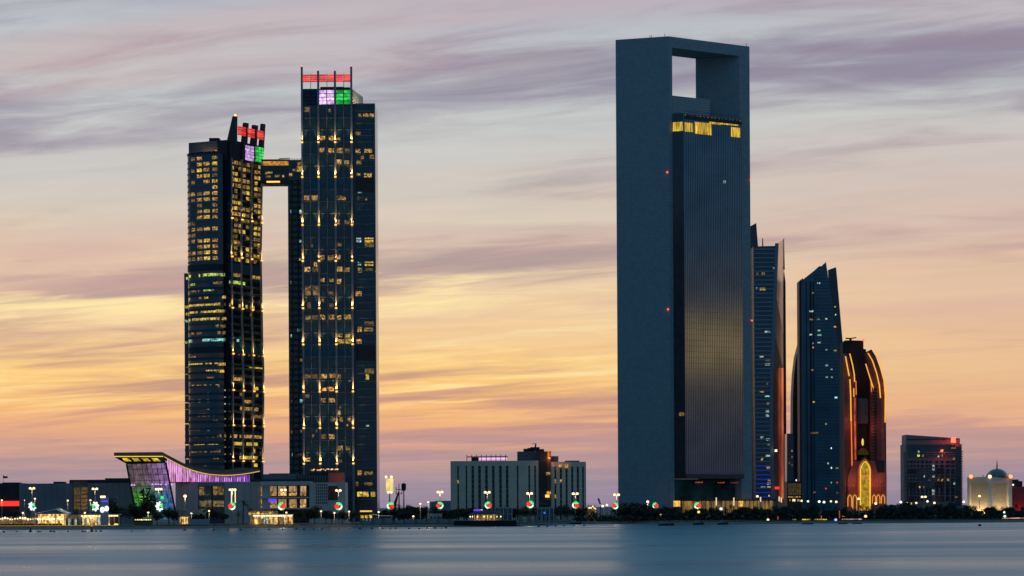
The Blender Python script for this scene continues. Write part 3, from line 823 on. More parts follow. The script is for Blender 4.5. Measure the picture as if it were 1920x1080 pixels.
    def leanfin(f0, f1, ytop, lean, ybase=300, tw=0.75):
        zb, zt = cz(ybase, f0), cz(ytop, f0)
        ub0, ub1 = FR.L * f0, FR.L * f1
        l = lean * ks
        a = [FR.P(ub0, zb, 0.3), FR.P(ub1, zb, 0.3), FR.P(ub1 + l, zt, 0.3), FR.P(ub1 - (ub1 - ub0) * tw + l, zt, 0.3)]
        b = [FR.P(ub0, zb, -1.6), FR.P(ub1, zb, -1.6), FR.P(ub1 + l, zt, -1.6), FR.P(ub1 - (ub1 - ub0) * tw + l, zt, -1.6)]
        part(t, 'crown_fin', MB().loft([a, b]), M_DARK)
        return FR.P(ub1 + l - 1, zt, -0.6)
    q = leanfin(0.0, 0.235, 216, 0.5, 266, 0.3)
    block(t, 'beacon', q + Vector((0, 0, 0.6)), (1.1, 1.1, 1.3), 0, mat('amber_beacon', (0.5, 0.2, 0.05), 0.4, emit=(1, 0.32, 0.08), es=4))
    leanfin(0.36, 0.50, 229, 5.0); leanfin(0.62, 0.78, 233, 5.0); leanfin(0.89, 1.0, 231, 5.0)
    mb = MB(); FR.add(mb, FR.L * 0.02, FR.L * 0.99, zy(300), zy(262.5), -9, -1.7); part(t, 'crown_wall', mb, M_DARK)
    for k, (f0, f1) in enumerate(((0.24, 0.44), (0.52, 0.70), (0.80, 0.97))):
        for r in range(4):
            yy = 233.5 + 13 * f0 + r * 4.3
            FR.blk(t, 'red_light_bar', FR.L * f0 + 1.2 * ks, FR.L * f1 + 3.0 * ks, cz(yy + 3.7, f0), cz(yy, f0), 0.0, 0.35, P_RED)
    for k, (f0, f1, m) in enumerate(((0.42, 0.685, P_LILAC), (0.715, 0.97, P_GREEN))):
        for h in range(2):
            a = f0 + (f1 - f0) * (h * 0.5 + 0.03); b = f0 + (f1 - f0) * (h * 0.5 + 0.47)
            for r in range(5):
                yy = 268.5 + 8 * f0 + r * 5.7
                FR.blk(t, 'light_panel', FR.L * a + dx(280) * ks, FR.L * b + dx(280) * ks, cz(yy + 4.8, f0), cz(yy, f0), 0.0, 0.4, m)
tower_short()

# ------------------------------------------------------------------ bridge between the twin towers
def sky_bridge():
    D = 1678
    FB = frontal(490, 568, 320, D)
    t = thing('sky_bridge', 'high enclosed sky bridge with amber lights linking the twin towers', 'bridge', FB.P(FB.L / 2, FB.hit(530, 345)[1], -6))
    def b(name, x0, x1, y0, y1, d0, d1, m):
        return FB.pblk(t, name, x0, x1, y0, y1, d0, d1, m)
    b('roof_slab', 490, 542, 299, 302, -14, 0.8, M_METAL)
    b('eave_light', 493, 541, 302.3, 309.5, -12, 0.0, lit('amber_soffit', (0.35, 0.13, 0.01), (0.95, 0.45, 0.06), 0.9))
    b('gallery', 488, 541, 309.8, 336, -12, -0.6, M_GLASS)
    for x in range(494, 541, 7):
        b('mullion', x - 0.3, x + 0.3, 310, 336, -0.6, -0.2, M_METAL)
    b('rail', 488, 541, 320.5, 322, -0.6, 0.1, M_METAL)
    b('floor_slab', 488, 542, 336.5, 345, -13, 0.4, M_DARK)
    b('floor_light', 500, 525, 339.5, 342.5, 0.4, 0.6, G_AMBER)
    for x, y, w, m in ((500, 324, 6, L_WARM), (507, 323, 7, L_YEL), (531, 330, 4, L_WARM), (503, 331, 9, L_DIM), (520, 330, 10, L_DIM)):
        b('lit_window', x - w / 2, x + w / 2, y - 2, y + 2, -0.6, -0.3, m)
    b('end_block', 541, 569, 300, 338, -12, 0.6, M_GLASS)
    for x in range(543, 567, 3):
        b('parapet_post', x - 0.4, x + 0.4, 297, 300.5, -0.6, 0.2, M_METAL)
    b('lit_window', 542.5, 548, 325, 330.5, 0.6, 0.8, L_YEL); b('lit_window', 558, 566, 304, 311, 0.6, 0.8, L_WARM); b('lit_window', 557, 567, 312, 322, 0.6, 0.9, L_YEL)
    b('lit_window', 549, 555, 317, 321, 0.6, 0.8, L_DIM)
    q = FB.P(FB.hit(520, 299)[0], FB.hit(520, 299)[1], -4); r = FB.P(FB.hit(542, 295)[0], FB.hit(542, 295)[1], -4)
    part(t, 'cleaning_arm', MB().tube([q, q + Vector((1, 0, 1.0)), r, r + Vector((0, 0, -2.5))], 0.28, 6), M_METAL)
sky_bridge()

# ------------------------------------------------------------------ great frame tower
def frame_tower():
    N0 = at(1256, 500, 2000); L0 = at(1156.6, 500, 2014); R0 = at(1407.5, 500, 2047)
    g = Vector((R0.x - N0.x, R0.y - N0.y)); dv = Vector((L0.x - N0.x, L0.y - N0.y))
    base = (N0.x + g.x / 2 + dv.x / 2, N0.y + g.y / 2 + dv.y / 2, LAND)
    t = thing('frame_tower', 'giant dark stone frame skyscraper with a square opening at its top', 'skyscraper', base)
    ztop = at(1250, 68, 2000).z
    gu = g.normalized()
    def Q(a, b, z):      # a metres along the front, b fraction of depth
        p = Vector((N0.x, N0.y)) + gu * a + dv * b
        return Vector((p.x, p.y, z))
    def slab(mb, a0, a1, b0, b1, z0, z1):
        mb.add([Q(a, b, z) for z in (z0, z1) for (a, b) in ((a0, b0), (a1, b0), (a1, b1), (a0, b1))],
               [(3, 2, 1, 0), (4, 5, 6, 7), (0, 1, 5, 4), (1, 2, 6, 5), (2, 3, 7, 6), (3, 0, 4, 7)])
        return mb
    G = g.length
    stone = mat('granite', (0.15, 0.235, 0.275), 0.6, vary=0.08, vscale=0.03)
    nt = stone.node_tree; Nn, L = nt.nodes, nt.links
    # stone courses: fine relief in world space
    geo = Nn.new('ShaderNodeNewGeometry'); sp = Nn.new('ShaderNodeSeparateXYZ'); L.new(geo.outputs['Position'], sp.inputs[0])
    ax = Nn.new('ShaderNodeMath'); ax.operation = 'MULTIPLY_ADD'; L.new(sp.outputs[1], ax.inputs[0]); ax.inputs[1].default_value = -0.35; L.new(sp.outputs[0], ax.inputs[2])
    cb = Nn.new('ShaderNodeCombineXYZ'); L.new(ax.outputs[0], cb.inputs[0]); L.new(sp.outputs[2], cb.inputs[1])
    bt = Nn.new('ShaderNodeTexBrick'); bt.inputs['Scale'].default_value = 1.0; bt.inputs['Brick Width'].default_value = 2.4; bt.inputs['Row Height'].default_value = 1.35
    bt.inputs['Mortar Size'].default_value = 0.10
    bt.inputs['Color1'].default_value = (0.285, 0.325, 0.345, 1); bt.inputs['Color2'].default_value = (0.355, 0.39, 0.40, 1); bt.inputs['Mortar'].default_value = (0.19, 0.225, 0.25, 1)
    L.new(cb.outputs[0], bt.inputs['Vector'])
    for l in list(L):
        if l.to_socket == Nn['Principled BSDF'].inputs['Base Color']:
            L.remove(l)
    L.new(bt.outputs['Color'], Nn['Principled BSDF'].inputs['Base Color'])
    tl, tr = 3.3, 10.2
    part(t, 'left_wall', slab(MB(), 0, tl, 0, 1, LAND - 0.5, ztop), stone)
    part(t, 'right_wall', slab(MB(), G - tr, G, 0, 0.83, LAND - 0.5, ztop), stone)
    zb = ztop - 8.0
    part(t, 'top_beam', slab(MB(), tl, G - tr, 0.0, 0.83, zb, ztop), stone)
    # glass block hanging between the walls and standing proud of them
    FG = Fac(Q(tl, -0.22, 0), Q(G - tr - 9.0, -0.22, 0))
    zbt = FG.hit(1281, 211)[1]; zbb = FG.hit(1281, 897)[1]
    rg = mat('mirror_glass', (0.27, 0.31, 0.35), 0.06, metal=0.9, vary=0.15, vscale=0.05, bump=0.02, bscale=0.3)
    gb = part(t, 'glass_block', slab(MB(), tl + 0.05, G - tr - 9.0, -0.21, -0.002, zbb, zbt), rg)
    part(t, 'core', slab(MB(), tl + 0.05, G - tr - 0.05, 0.0, 0.8, zbb, zbt), M_GLASS)
    mul = MB()
    k = 0.8
    while k < FG.L - 0.2:
        FG.add(mul, k - 0.09, k + 0.09, zbb, zbt + 2.2, -0.4, -0.16); k += 1.7
    part(gb, 'side_cover', slab(MB(), tl - 0.12, tl + 0.045, -0.205, -0.004, zbb + 0.1, zbt - 0.1), M_GLASS)  # dark cover added so the block side mirrors no tower lights
    part(gb, 'mullions', mul, mat('mullion_metal', (0.06, 0.075, 0.09), 0.5), kind='stuff')
    fl = MB(); z = zbb + 4.4
    while z < zbt - 2:
        FG.add(fl, 0, FG.L, z - 0.10, z + 0.10, -0.4, -0.30); z += 4.2
    part(gb, 'floor_lines', fl, mat('floor_line_metal', (0.20, 0.23, 0.26), 0.15, metal=0.9), kind='stuff')
    FG.blk(gb, 'bottom_band', 0, FG.L, zbb - 0.1, zbb + 3.2, -0.4, 0.05, mat('brown_band', (0.09, 0.07, 0.06), 0.6))
    side = Fac(Q(tl - 0.13, 0.0, 0), Q(tl - 0.13, -0.21, 0))
    # lit top floors
    amber = lit('amber_floor', (0.28, 0.15, 0.004), (1.0, 0.66, 0.06), 1.0, (1.4, 1.4, 0.15), 0.38, 0.58)
    for (x0, x1, y0, y1) in ((1284, 1300, 230, 247), (1303.5, 1335, 230, 252), (1330, 1352, 222, 233), (1352, 1385, 223.5, 234.5), (1371, 1388, 239, 257)):
        u0, u1 = FG.hit(x0, 240)[0], min(FG.hit(x1, 240)[0], FG.L)
        n = max(2, int((u1 - u0) / 2.4))
        for i in range(n):
            a = u0 + (u1 - u0) * i / n
            FG.blk(gb, 'lit_window', a + 0.12, a + (u1 - u0) / n - 0.12, FG.hit((x0 + x1) / 2, y1)[1], FG.hit((x0 + x1) / 2, y0)[1], -0.3, -0.22, amber)
    pz = side.hit(1268, 240)[1]
    for i in range(3):
        side.blk(gb, 'lit_window', side.L * (0.04 + 0.31 * i), side.L * (0.32 + 0.31 * i), side.hit(1268, 246)[1], side.hit(1268, 229)[1], 0.0, 0.15, amber)
    side.blk(gb, 'lit_window', side.L * 0.45, side.L * 0.9, side.hit(1274, 780)[1], side.hit(1274, 773)[1], 0.0, 0.12, L_DIM)
    FG.pblk(gb, 'lit_window', 1356.5, 1361, 338.5, 344, -0.3, -0.2, L_TQ)
    FG.blk(gb, 'terrace_soffit', 0.3, FG.L - 0.3, zbt - 4.6, zbt - 1.2, -0.4, -0.16, M_DARK)
    for k in range(16):
        u = 1.5 + (FG.L - 3) * k / 15 + random.uniform(-0.6, 0.6)
        FG.blk(gb, 'terrace_lamp', u - 0.3, u + 0.3, zbt - 1.9, zbt - 1.5, -0.16, 0.05, L_WARM)
    # louvred plant storey in the opening
    zp = at(1300, 180, 2010).z
    mbp = slab(MB(), tl + 0.05, tl + 42, 0.12, 0.7, zbt, zp)
    o = part(t, 'plant_storey', mbp, mat('louvre_metal', (0.26, 0.30, 0.30), 0.5))
    FP = Fac(Q(tl, 0.12, 0), Q(tl + 42, 0.12, 0))
    z = zbt + 0.8
    while z < zp - 0.4:
        FP.blk(o, 'louvre', 0.2, FP.L, z, z + 0.45, 0.0, 0.3, mat('louvre_blade', (0.55, 0.60, 0.58), 0.5)); z += 1.25
    # glazed lobby under the block
    zl = at(1330, 937, 2035).z
    part(t, 'lobby_glass', slab(MB(), tl + 2, G - tr - 4.0, 0.05, 0.7, LAND, zbb - 0.4), mat('lobby_glass', (0.03, 0.10, 0.10), 0.5, ior=1.15, vary=0.9, vscale=0.06))
    FL = Fac(Q(tl + 2, 0.05, 0), Q(G - tr - 4.0, 0.05, 0))
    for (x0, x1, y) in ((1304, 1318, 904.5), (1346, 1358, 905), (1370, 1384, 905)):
        FL.pblk(t, 'red_lamp', x0, x1, y - 1.1, y + 1.1, 0.0, 0.2, lit('red_reflection', (0.02, 0.0, 0.0), (0.8, 0.1, 0.06), 0.8, (1.5, 1.5, 1.5), 0.45, 0.6))  # red lights mirrored in the lobby glass, put in as glowing bars
    part(t, 'lobby_transom', slab(MB(), tl + 2, G - tr - 4.0, 0.03, 0.05, zbb - 22.5, zbb - 21.5), M_METAL)
    # lit entrance podium
    mbq = slab(MB(), -2, G - 3, -0.45, -0.24, LAND, zl - 1.0)
    pod = part(t, 'podium', mbq, lit('podium_glow', (0.10, 0.05, 0.01), (0.7, 0.36, 0.07), 0.5, (0.5, 0.5, 0.1)))
    part(pod, 'podium_roof', slab(MB(), -3, G - 2, -0.50, -0.2, zl - 1.0, zl), M_DARK)
    FQ = Fac(Q(-2, -0.45, 0), Q(G - 3, -0.45, 0))
    for k in range(21):
        u = FQ.L * k / 20
        FQ.blk(pod, 'podium_column', u - 0.3, u + 0.3, LAND, zl - 1.0, 0.0, 0.5, M_CREAM)
    for (x0, x1) in ((1262, 1273), (1384, 1391)):
        FQ.pblk(pod, 'gate_lantern', x0, x1, 939, 950, 0.5, 1.5, lit('lantern_gold', (0.35, 0.18, 0.02), (1.0, 0.58, 0.10), 1.0, (0.5, 0.5, 0.5)))
    # aviation lamps and roof aerials
    for (a, b, y) in ((0.0, -0.02, 323), (0.0, -0.02, 580), (G, -0.02, 338), (G, -0.02, 601)):
        z = at(1256 if a == 0 else 1405, y, 2000 if a == 0 else 2047).z
        q = Q(a - 0.5, 0.03, z) if a == 0 else Q(a, b, z); block(t, 'beacon', q, (0.9, 0.9, 0.9), 0, G_REDHOT)
    for (a, b, h) in ((0.5, 0.36, 1.6), (0.5, 0.33, 1.6), (0.5, 0.08, 2.0), (G - 2, 0.02, 2.0)):
        q = Q(a, b, ztop); part(t, 'aerial', MB().tube([q, q + Vector((0, 0, h))], 0.22, 6), M_METAL)
frame_tower()

# ------------------------------------------------------------------ far towers on the right
def interp(kn, y):
    if y <= kn[0][0]:
        return kn[0][1]
    for (a, p), (b, q) in zip(kn, kn[1:]):
        if y <= b:
            return p + (q - p) * (y - a) / (b - a)
    return kn[-1][1]
def far_towers():
    rnd = random.Random(11)
    # --- sliver tower behind the frame tower
    D = 2850
    c = at(1405, 600, D)
    t = thing('far_tower', 'dark tower sliver with pointed roof just behind the frame tower', 'tower', (c.x, D + 15, LAND))
    zb = 958
    part(t, 'body', MB().poly_y(outline([(1380, zb), (1422, zb), (1422, 470), (1418, 418), (1400, 428), (1380, 440)], D), 30), M_GLASS)
    FS = frontal(1380, 1422, 600, D)
    y = 432
    while y < 940:
        FS.pblk(t, 'floor_band', 1384, 1417 if y < 470 else 1421, y, y + 2.2, 0, 0.5, M_BAND); y += 8.4
    for (x, y, m) in ((1409, 514, L_WHT), (1409, 521, L_WARM), (1410, 635, L_WARM), (1410, 644, L_WHT), (1410, 660, L_WHT), (1411, 693, L_WHT), (1412, 783, L_WHT), (1413, 842, L_WARM), (1412, 740, L_DIM)):
        FS.pblk(t, 'lit_window', x - 1.6, x + 1.8, y - 2, y + 2, 0, 0.7, m)
    FS.pblk(t, 'light_strip', 1411.5, 1413.5, 862, 905, 0, 0.8, glow('lilac_strip', (0.5, 0.2, 0.45), 0.5))
    # --- banded tower with slanted golden side
    D = 2760
    c = at(1440, 600, D)
    t = thing('far_tower', 'banded blue tower with slanted bronze side and rooftop spire right of the frame tower', 'tower', (c.x, D + 20, LAND))
    xl = [(460, 1412.5), (960, 1417)]
    xr = [(456, 1460), (560, 1456), (700, 1450.5), (800, 1449), (960, 1453)]
    out = [(interp(xl, y), y) for y in (960, 800, 650, 500, 462)] + [(1452, 461), (1460, 456)] + [(interp(xr, y), y) for y in (500, 560, 630, 700, 800, 880, 960)]
    part(t, 'body', MB().poly_y(outline(out, D), 45), M_GLASS2)
    FT = frontal(1412, 1462, 600, D)
    y = 466.0
    while y < 945:
        FT.pblk(t, 'floor_band', interp(xl, y) + 1.5, interp(xr, y) - 3.2, y, y + 2.0, 0, 0.5, mat('pale_band', (0.30, 0.35, 0.42), 0.5) if y < 865 else G_BLUE); y += 8.3
    # side face sweeping back, mirror-like and warm
    ys = [456, 500, 560, 630, 700, 760, 820, 880, 958]
    a = [at(interp(xr, y) , y, D - 0.3) for y in ys]
    xs2 = [(448, 1469.5), (520, 1470), (700, 1471), (960, 1473)]
    b = [at(interp(xs2, y if y != 456 else 448), y if y != 456 else 449, D + 42) for y in ys]
    bronze = mat('bronze_glass', (0.42, 0.30, 0.24), 0.22, metal=0.75, vary=0.35, vscale=0.12, bump=0.06, bscale=0.15)
    part(t, 'slanted_side', MB().strip(a, b, (-0.6, 0.8, 0), 0.6), bronze)
    a2 = [p + Vector((-3.6, -0.5, 0)) for p in a]
    part(t, 'edge_rib', MB().strip(a2, a, (0, 1, 0), 0.8), mat('rib_metal', (0.22, 0.24, 0.30), 0.4))
    part(t, 'left_rib', MB().strip([at(interp(xl, y) - 0.4, y, D - 0.6) for y in (462, 700, 958)], [at(interp(xl, y) + 1.4, y, D - 0.6) for y in (462, 700, 958)], (0, 1, 0), 1.0), mat('rib_metal', (0.22, 0.24, 0.30), 0.4))
    b3 = [at(x, y, D + 42.5) for x, y in ((1470, 505), (1473, 530), (1474, 700), (1475, 958))]
    b4 = [at(x, y, D + 42.5) for x, y in ((1467, 505), (1469, 530), (1470, 700), (1471, 958))]
    part(t, 'rear_edge', MB().strip(b4, b3, (0, 1, 0), 12), M_DARK)
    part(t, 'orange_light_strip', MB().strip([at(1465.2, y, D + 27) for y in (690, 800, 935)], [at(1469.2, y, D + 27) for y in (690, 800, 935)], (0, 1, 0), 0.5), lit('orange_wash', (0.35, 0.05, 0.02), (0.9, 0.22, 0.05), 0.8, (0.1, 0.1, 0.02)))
    p = at(1469.5, 447, D + 42); part(t, 'spire', MB().tube([p + Vector((0, 0, -32)), p], [1.0, 0.4], 6), M_METAL)
    p = at(1430, 447, D + 10); part(t, 'roof_mast', MB().tube([p + Vector((0, 0, -9)), p], [0.7, 0.5], 6), M_METAL)
    for (x, y, w, m) in ((1452.5, 502, 6, L_WHT), (1420, 513, 4, L_DIM), (1431, 513, 6, L_DIM), (1419, 541, 3, L_WHT), (1430, 542, 10, L_YEL), (1439, 622.5, 10, L_WHT), (1428, 668, 7, L_WHT), (1440, 675, 9, L_DIM),
                         (1439, 683, 9, L_WHT), (1438.5, 719, 3, L_DIM), (1428.5, 734, 8, L_WARM), (1438.5, 742, 9, L_TQ), (1440, 757, 5, L_WARM), (1439, 771, 6, L_WHT), (1439, 779, 6, L_WHT), (1428.5, 820, 6, L_WHT), (1440, 824, 7, L_WHT),
                         (1441, 833, 5, L_WARM), (1440, 855, 8, L_WHT), (1429, 861, 4, L_WARM), (1440, 877, 7, L_WARM), (1442, 900, 5, L_WARM), (1442, 907, 7, L_WHT), (1430, 914, 9, L_WHT), (1442, 914, 7, L_ORG), (1442, 930, 2.5, L_YEL)):
        FT.pblk(t, 'lit_window', x - w / 2, x + w / 2, y - 2.1, y + 2.1, 0, 0.35, m)
    q = at(1455, 845, D - 3); block(t, 'beacon', q, (2.2, 1.5, 2.2), 0, G_WLAMP)
    q = at(1457, 915, D - 3); block(t, 'red_sign', q, (4.5, 1.0, 2.6), 0, G_RED)
    # --- sail tower
    D = 2800
    c = at(1540, 700, D)
    t = thing('sail_tower', 'blue glass sail-shaped tower with a raked pointed top', 'tower', (c.x, D + 18, LAND))
    xr = [(492, 1549), (520, 1552.5), (560, 1559), (620, 1567), (680, 1574), (740, 1580), (800, 1584), (870, 1587), (960, 1588)]
    left = [(1509, 960), (1507, 700), (1505.5, 524)]
    top = [(1512, 519), (1522, 511), (1531, 504), (1536, 499), (1541, 499), (1549, 491)]
    part(t, 'sail', MB().poly_y(outline(left + top + [(x, y) for y, x in xr], D), 24), M_SAIL)
    part(t, 'left_edge', MB().poly_y(outline([(1500.5, 960), (1498.3, 527), (1502, 524), (1503.4, 960)], D + 1), 22), mat('maroon_cladding', (0.10, 0.05, 0.055), 0.5))
    part(t, 'pale_edge', MB().poly_y(outline([(1503.6, 960), (1502.2, 524), (1505.6, 521), (1509.2, 960)], D - 1), 22), mat('pale_blue_panel', (0.13, 0.16, 0.21), 0.35))
    rr = [(503, 1568), (560, 1573), (640, 1580), (720, 1585.5), (800, 1589), (880, 1590.5), (960, 1591)]
    part(t, 'rear_sail', MB().poly_y(outline([(1553, 960), (1553, 506), (1567, 501)] + [(x, y) for y, x in rr], D + 26), 16), M_GLASS)
    FV = frontal(1498, 1592, 700, D)
    y = 503.0
    while y < 940:
        x0 = 1526 if y > 512 else 1534
        FV.pblk(t, 'floor_line', x0, interp(xr, y) - 1, y, y + 0.9, 0, 0.3, mat('thin_band', (0.05, 0.085, 0.115), 0.5)); y += 6.2
    for x, w in ((1512, 2), (1519, 3.5), (1525, 2.2)):
        FV.pblk(t, 'vertical_recess', x, x + w, 528, 950, 0, 0.25, M_DARK)
    for y in range(511, 530, 2):
        pass
    for (zx, zy, ox, oy, s, w, m) in [(590, 505, 1380, 400, 3.857, 3, L_WHT), (605, 505, 1380, 400, 3.857, 3, L_WHT), (555, 575, 1380, 400, 3.857, 4, L_YEL), (716, 676, 1380, 400, 3.857, 3, L_WHT), (545, 708, 1380, 400, 3.857, 9, L_WHT),
            (720, 733, 1380, 400, 3.857, 3, L_WHT), (545, 767, 1380, 400, 3.857, 8, L_DIM), (593, 765, 1380, 400, 3.857, 7, L_WHT), (652, 764, 1380, 400, 3.857, 5, L_WHT), (716, 821, 1380, 400, 3.857, 6, L_YEL), (600, 848, 1380, 400, 3.857, 6, L_WHT),
            (541, 878, 1380, 400, 3.857, 6, L_WHT), (603, 880, 1380, 400, 3.857, 9, L_TQ), (602, 934, 1380, 400, 3.857, 8, L_WHT), (558, 970, 1380, 400, 3.857, 3, L_YEL), (557, 940, 1380, 400, 3.857, 3, L_WHT), (655, 988, 1380, 400, 3.857, 5, L_WHT),
            (718, 992, 1380, 400, 3.857, 6, L_YEL), (760, 1014, 1380, 400, 3.857, 2.5, L_WHT), (612, 18, 1380, 680, 3.6, 6, L_WHT), (645, 43, 1380, 680, 3.6, 4, L_WHT), (515, 50, 1380, 680, 3.6, 6, L_DIM), (612, 98, 1380, 680, 3.6, 5, L_WHT),
            (646, 98, 1380, 680, 3.6, 5, L_WHT), (705, 98, 1380, 680, 3.6, 4, L_WHT), (717, 148, 1380, 680, 3.6, 7, L_YEL), (525, 265, 1380, 680, 3.6, 4.5, L_YEL), (675, 235, 1380, 680, 3.6, 6, L_TQ), (720, 318, 1380, 680, 3.6, 7, L_WARM),
            (608, 414, 1380, 680, 3.6, 4, L_YEL), (530, 474, 1380, 680, 3.6, 17, L_DIM), (722, 494, 1380, 680, 3.6, 3, L_YEL), (643, 577, 1380, 680, 3.6, 2, G_WHITE), (703, 606, 1380, 680, 3.6, 19, mat('grey_louvre', (0.12, 0.15, 0.18), 0.5)), (620, 680, 1380, 680, 3.6, 4, L_WHT), (644, 710, 1380, 680, 3.6, 2.2, G_WHITE),
            (682, 712, 1380, 680, 3.6, 6, L_DIM), (644, 810, 1380, 680, 3.6, 2, L_TQ), (722, 790, 1380, 680, 3.6, 5, L_YEL), (682, 810, 1380, 680, 3.6, 3, G_RED), (607, 850, 1380, 680, 3.6, 3, G_RED), (683, 880, 1380, 680, 3.6, 2.5, L_WARM), (732, 880, 1380, 680, 3.6, 2.5, L_WARM), (530, 875, 1380, 680, 3.6, 5, L_DIM)]:
        x, y = ox + zx / s, oy + zy / s
        FV.pblk(t, 'lit_window', x - w * 0.4, x + w * 0.4, y - 1.4, y + 1.4, 0.25, 0.45, m)
    # --- curved maroon tower behind it
    D = 2900
    c = at(1494, 800, D)
    t = thing('far_tower', 'curved maroon tower showing behind the left edge of the sail tower', 'tower', (c.x, D + 10, LAND))
    mar = mat('maroon_cladding', (0.10, 0.05, 0.055), 0.5)
    part(t, 'body', MB().poly_y(outline([(1487, 960), (1486.3, 800), (1486.8, 740), (1489, 700), (1493, 668), (1499, 645), (1515, 640), (1515, 960)], D), 25), mar)
    FM = frontal(1487, 1510, 800, D)
    dk = MB()
    for i in range(33):
        y = 676 + i * 7.4
        for x in (1490.5, 1495.2):
            if x > interp([(668, 1494), (700, 1490), (740, 1488)], y):
                u0 = FM.hit(x, y)[0]; z = FM.hit(x, y)[1]
                FM.add(dk, u0, u0 + 1.2, z, z + 1.9, 0, 0.2)
    part(t, 'dark_windows', dk, M_DARK, kind='stuff')
    FM.pblk(t, 'lit_window', 1492, 1494, 899, 902, 0, 0.3, G_WHITE)
    # --- small slab between
    D = 2500
    t = thing('office_block', 'narrow dark office block between the banded tower and the sail tower', 'building', (at(1484, 900, D).x, D + 10, LAND))
    part(t, 'body', MB().poly_y(outline([(1475.5, 960), (1475.5, 813), (1488, 813), (1488, 960)], D), 20), M_GLASS)
    FO = frontal(1475.5, 1488, 900, D)
    for i in range(13):
        y = 822 + i * 6.2
        FO.pblk(t, 'floor_band', 1475.8, 1487.6, y, y + 1.4, 0, 0.3, M_BAND)
    for (x, y) in ((1485, 845), (1485, 857), (1480, 868), (1485, 872)):
        FO.pblk(t, 'lit_window', x - 1.5, x + 1.5, y - 1.6, y + 1.6, 0, 0.2, L_DIM)
    D = 2400
    t = thing('office_block', 'low block with warm lit glass storey between the two far blue towers', 'building', (at(1489, 920, D).x, D + 10, LAND))
    part(t, 'body', MB().poly_y(outline([(1476, 960), (1476, 903), (1502, 903), (1502, 960)], D), 20), M_DARK)
    FO = frontal(1476, 1502, 920, D)
    for i in range(6):
        FO.pblk(t, 'lit_window', 1478 + i * 4, 1481.4 + i * 4, 906, 928, 0, 0.2, lit('dim_gold', (0.012, 0.008, 0.002), (0.10, 0.065, 0.012), 0.8))
    FO.pblk(t, 'canopy_light', 1478, 1501, 931, 932.5, 0, 1.5, L_WARM)
    for x in (1481, 1487, 1490, 1496, 1499):
        FO.pblk(t, 'entrance_lamp', x - 0.8, x + 0.8, 936, 940, 0, 1.0, G_LAMP if x in (1487, 1490) else L_YEL)
far_towers()

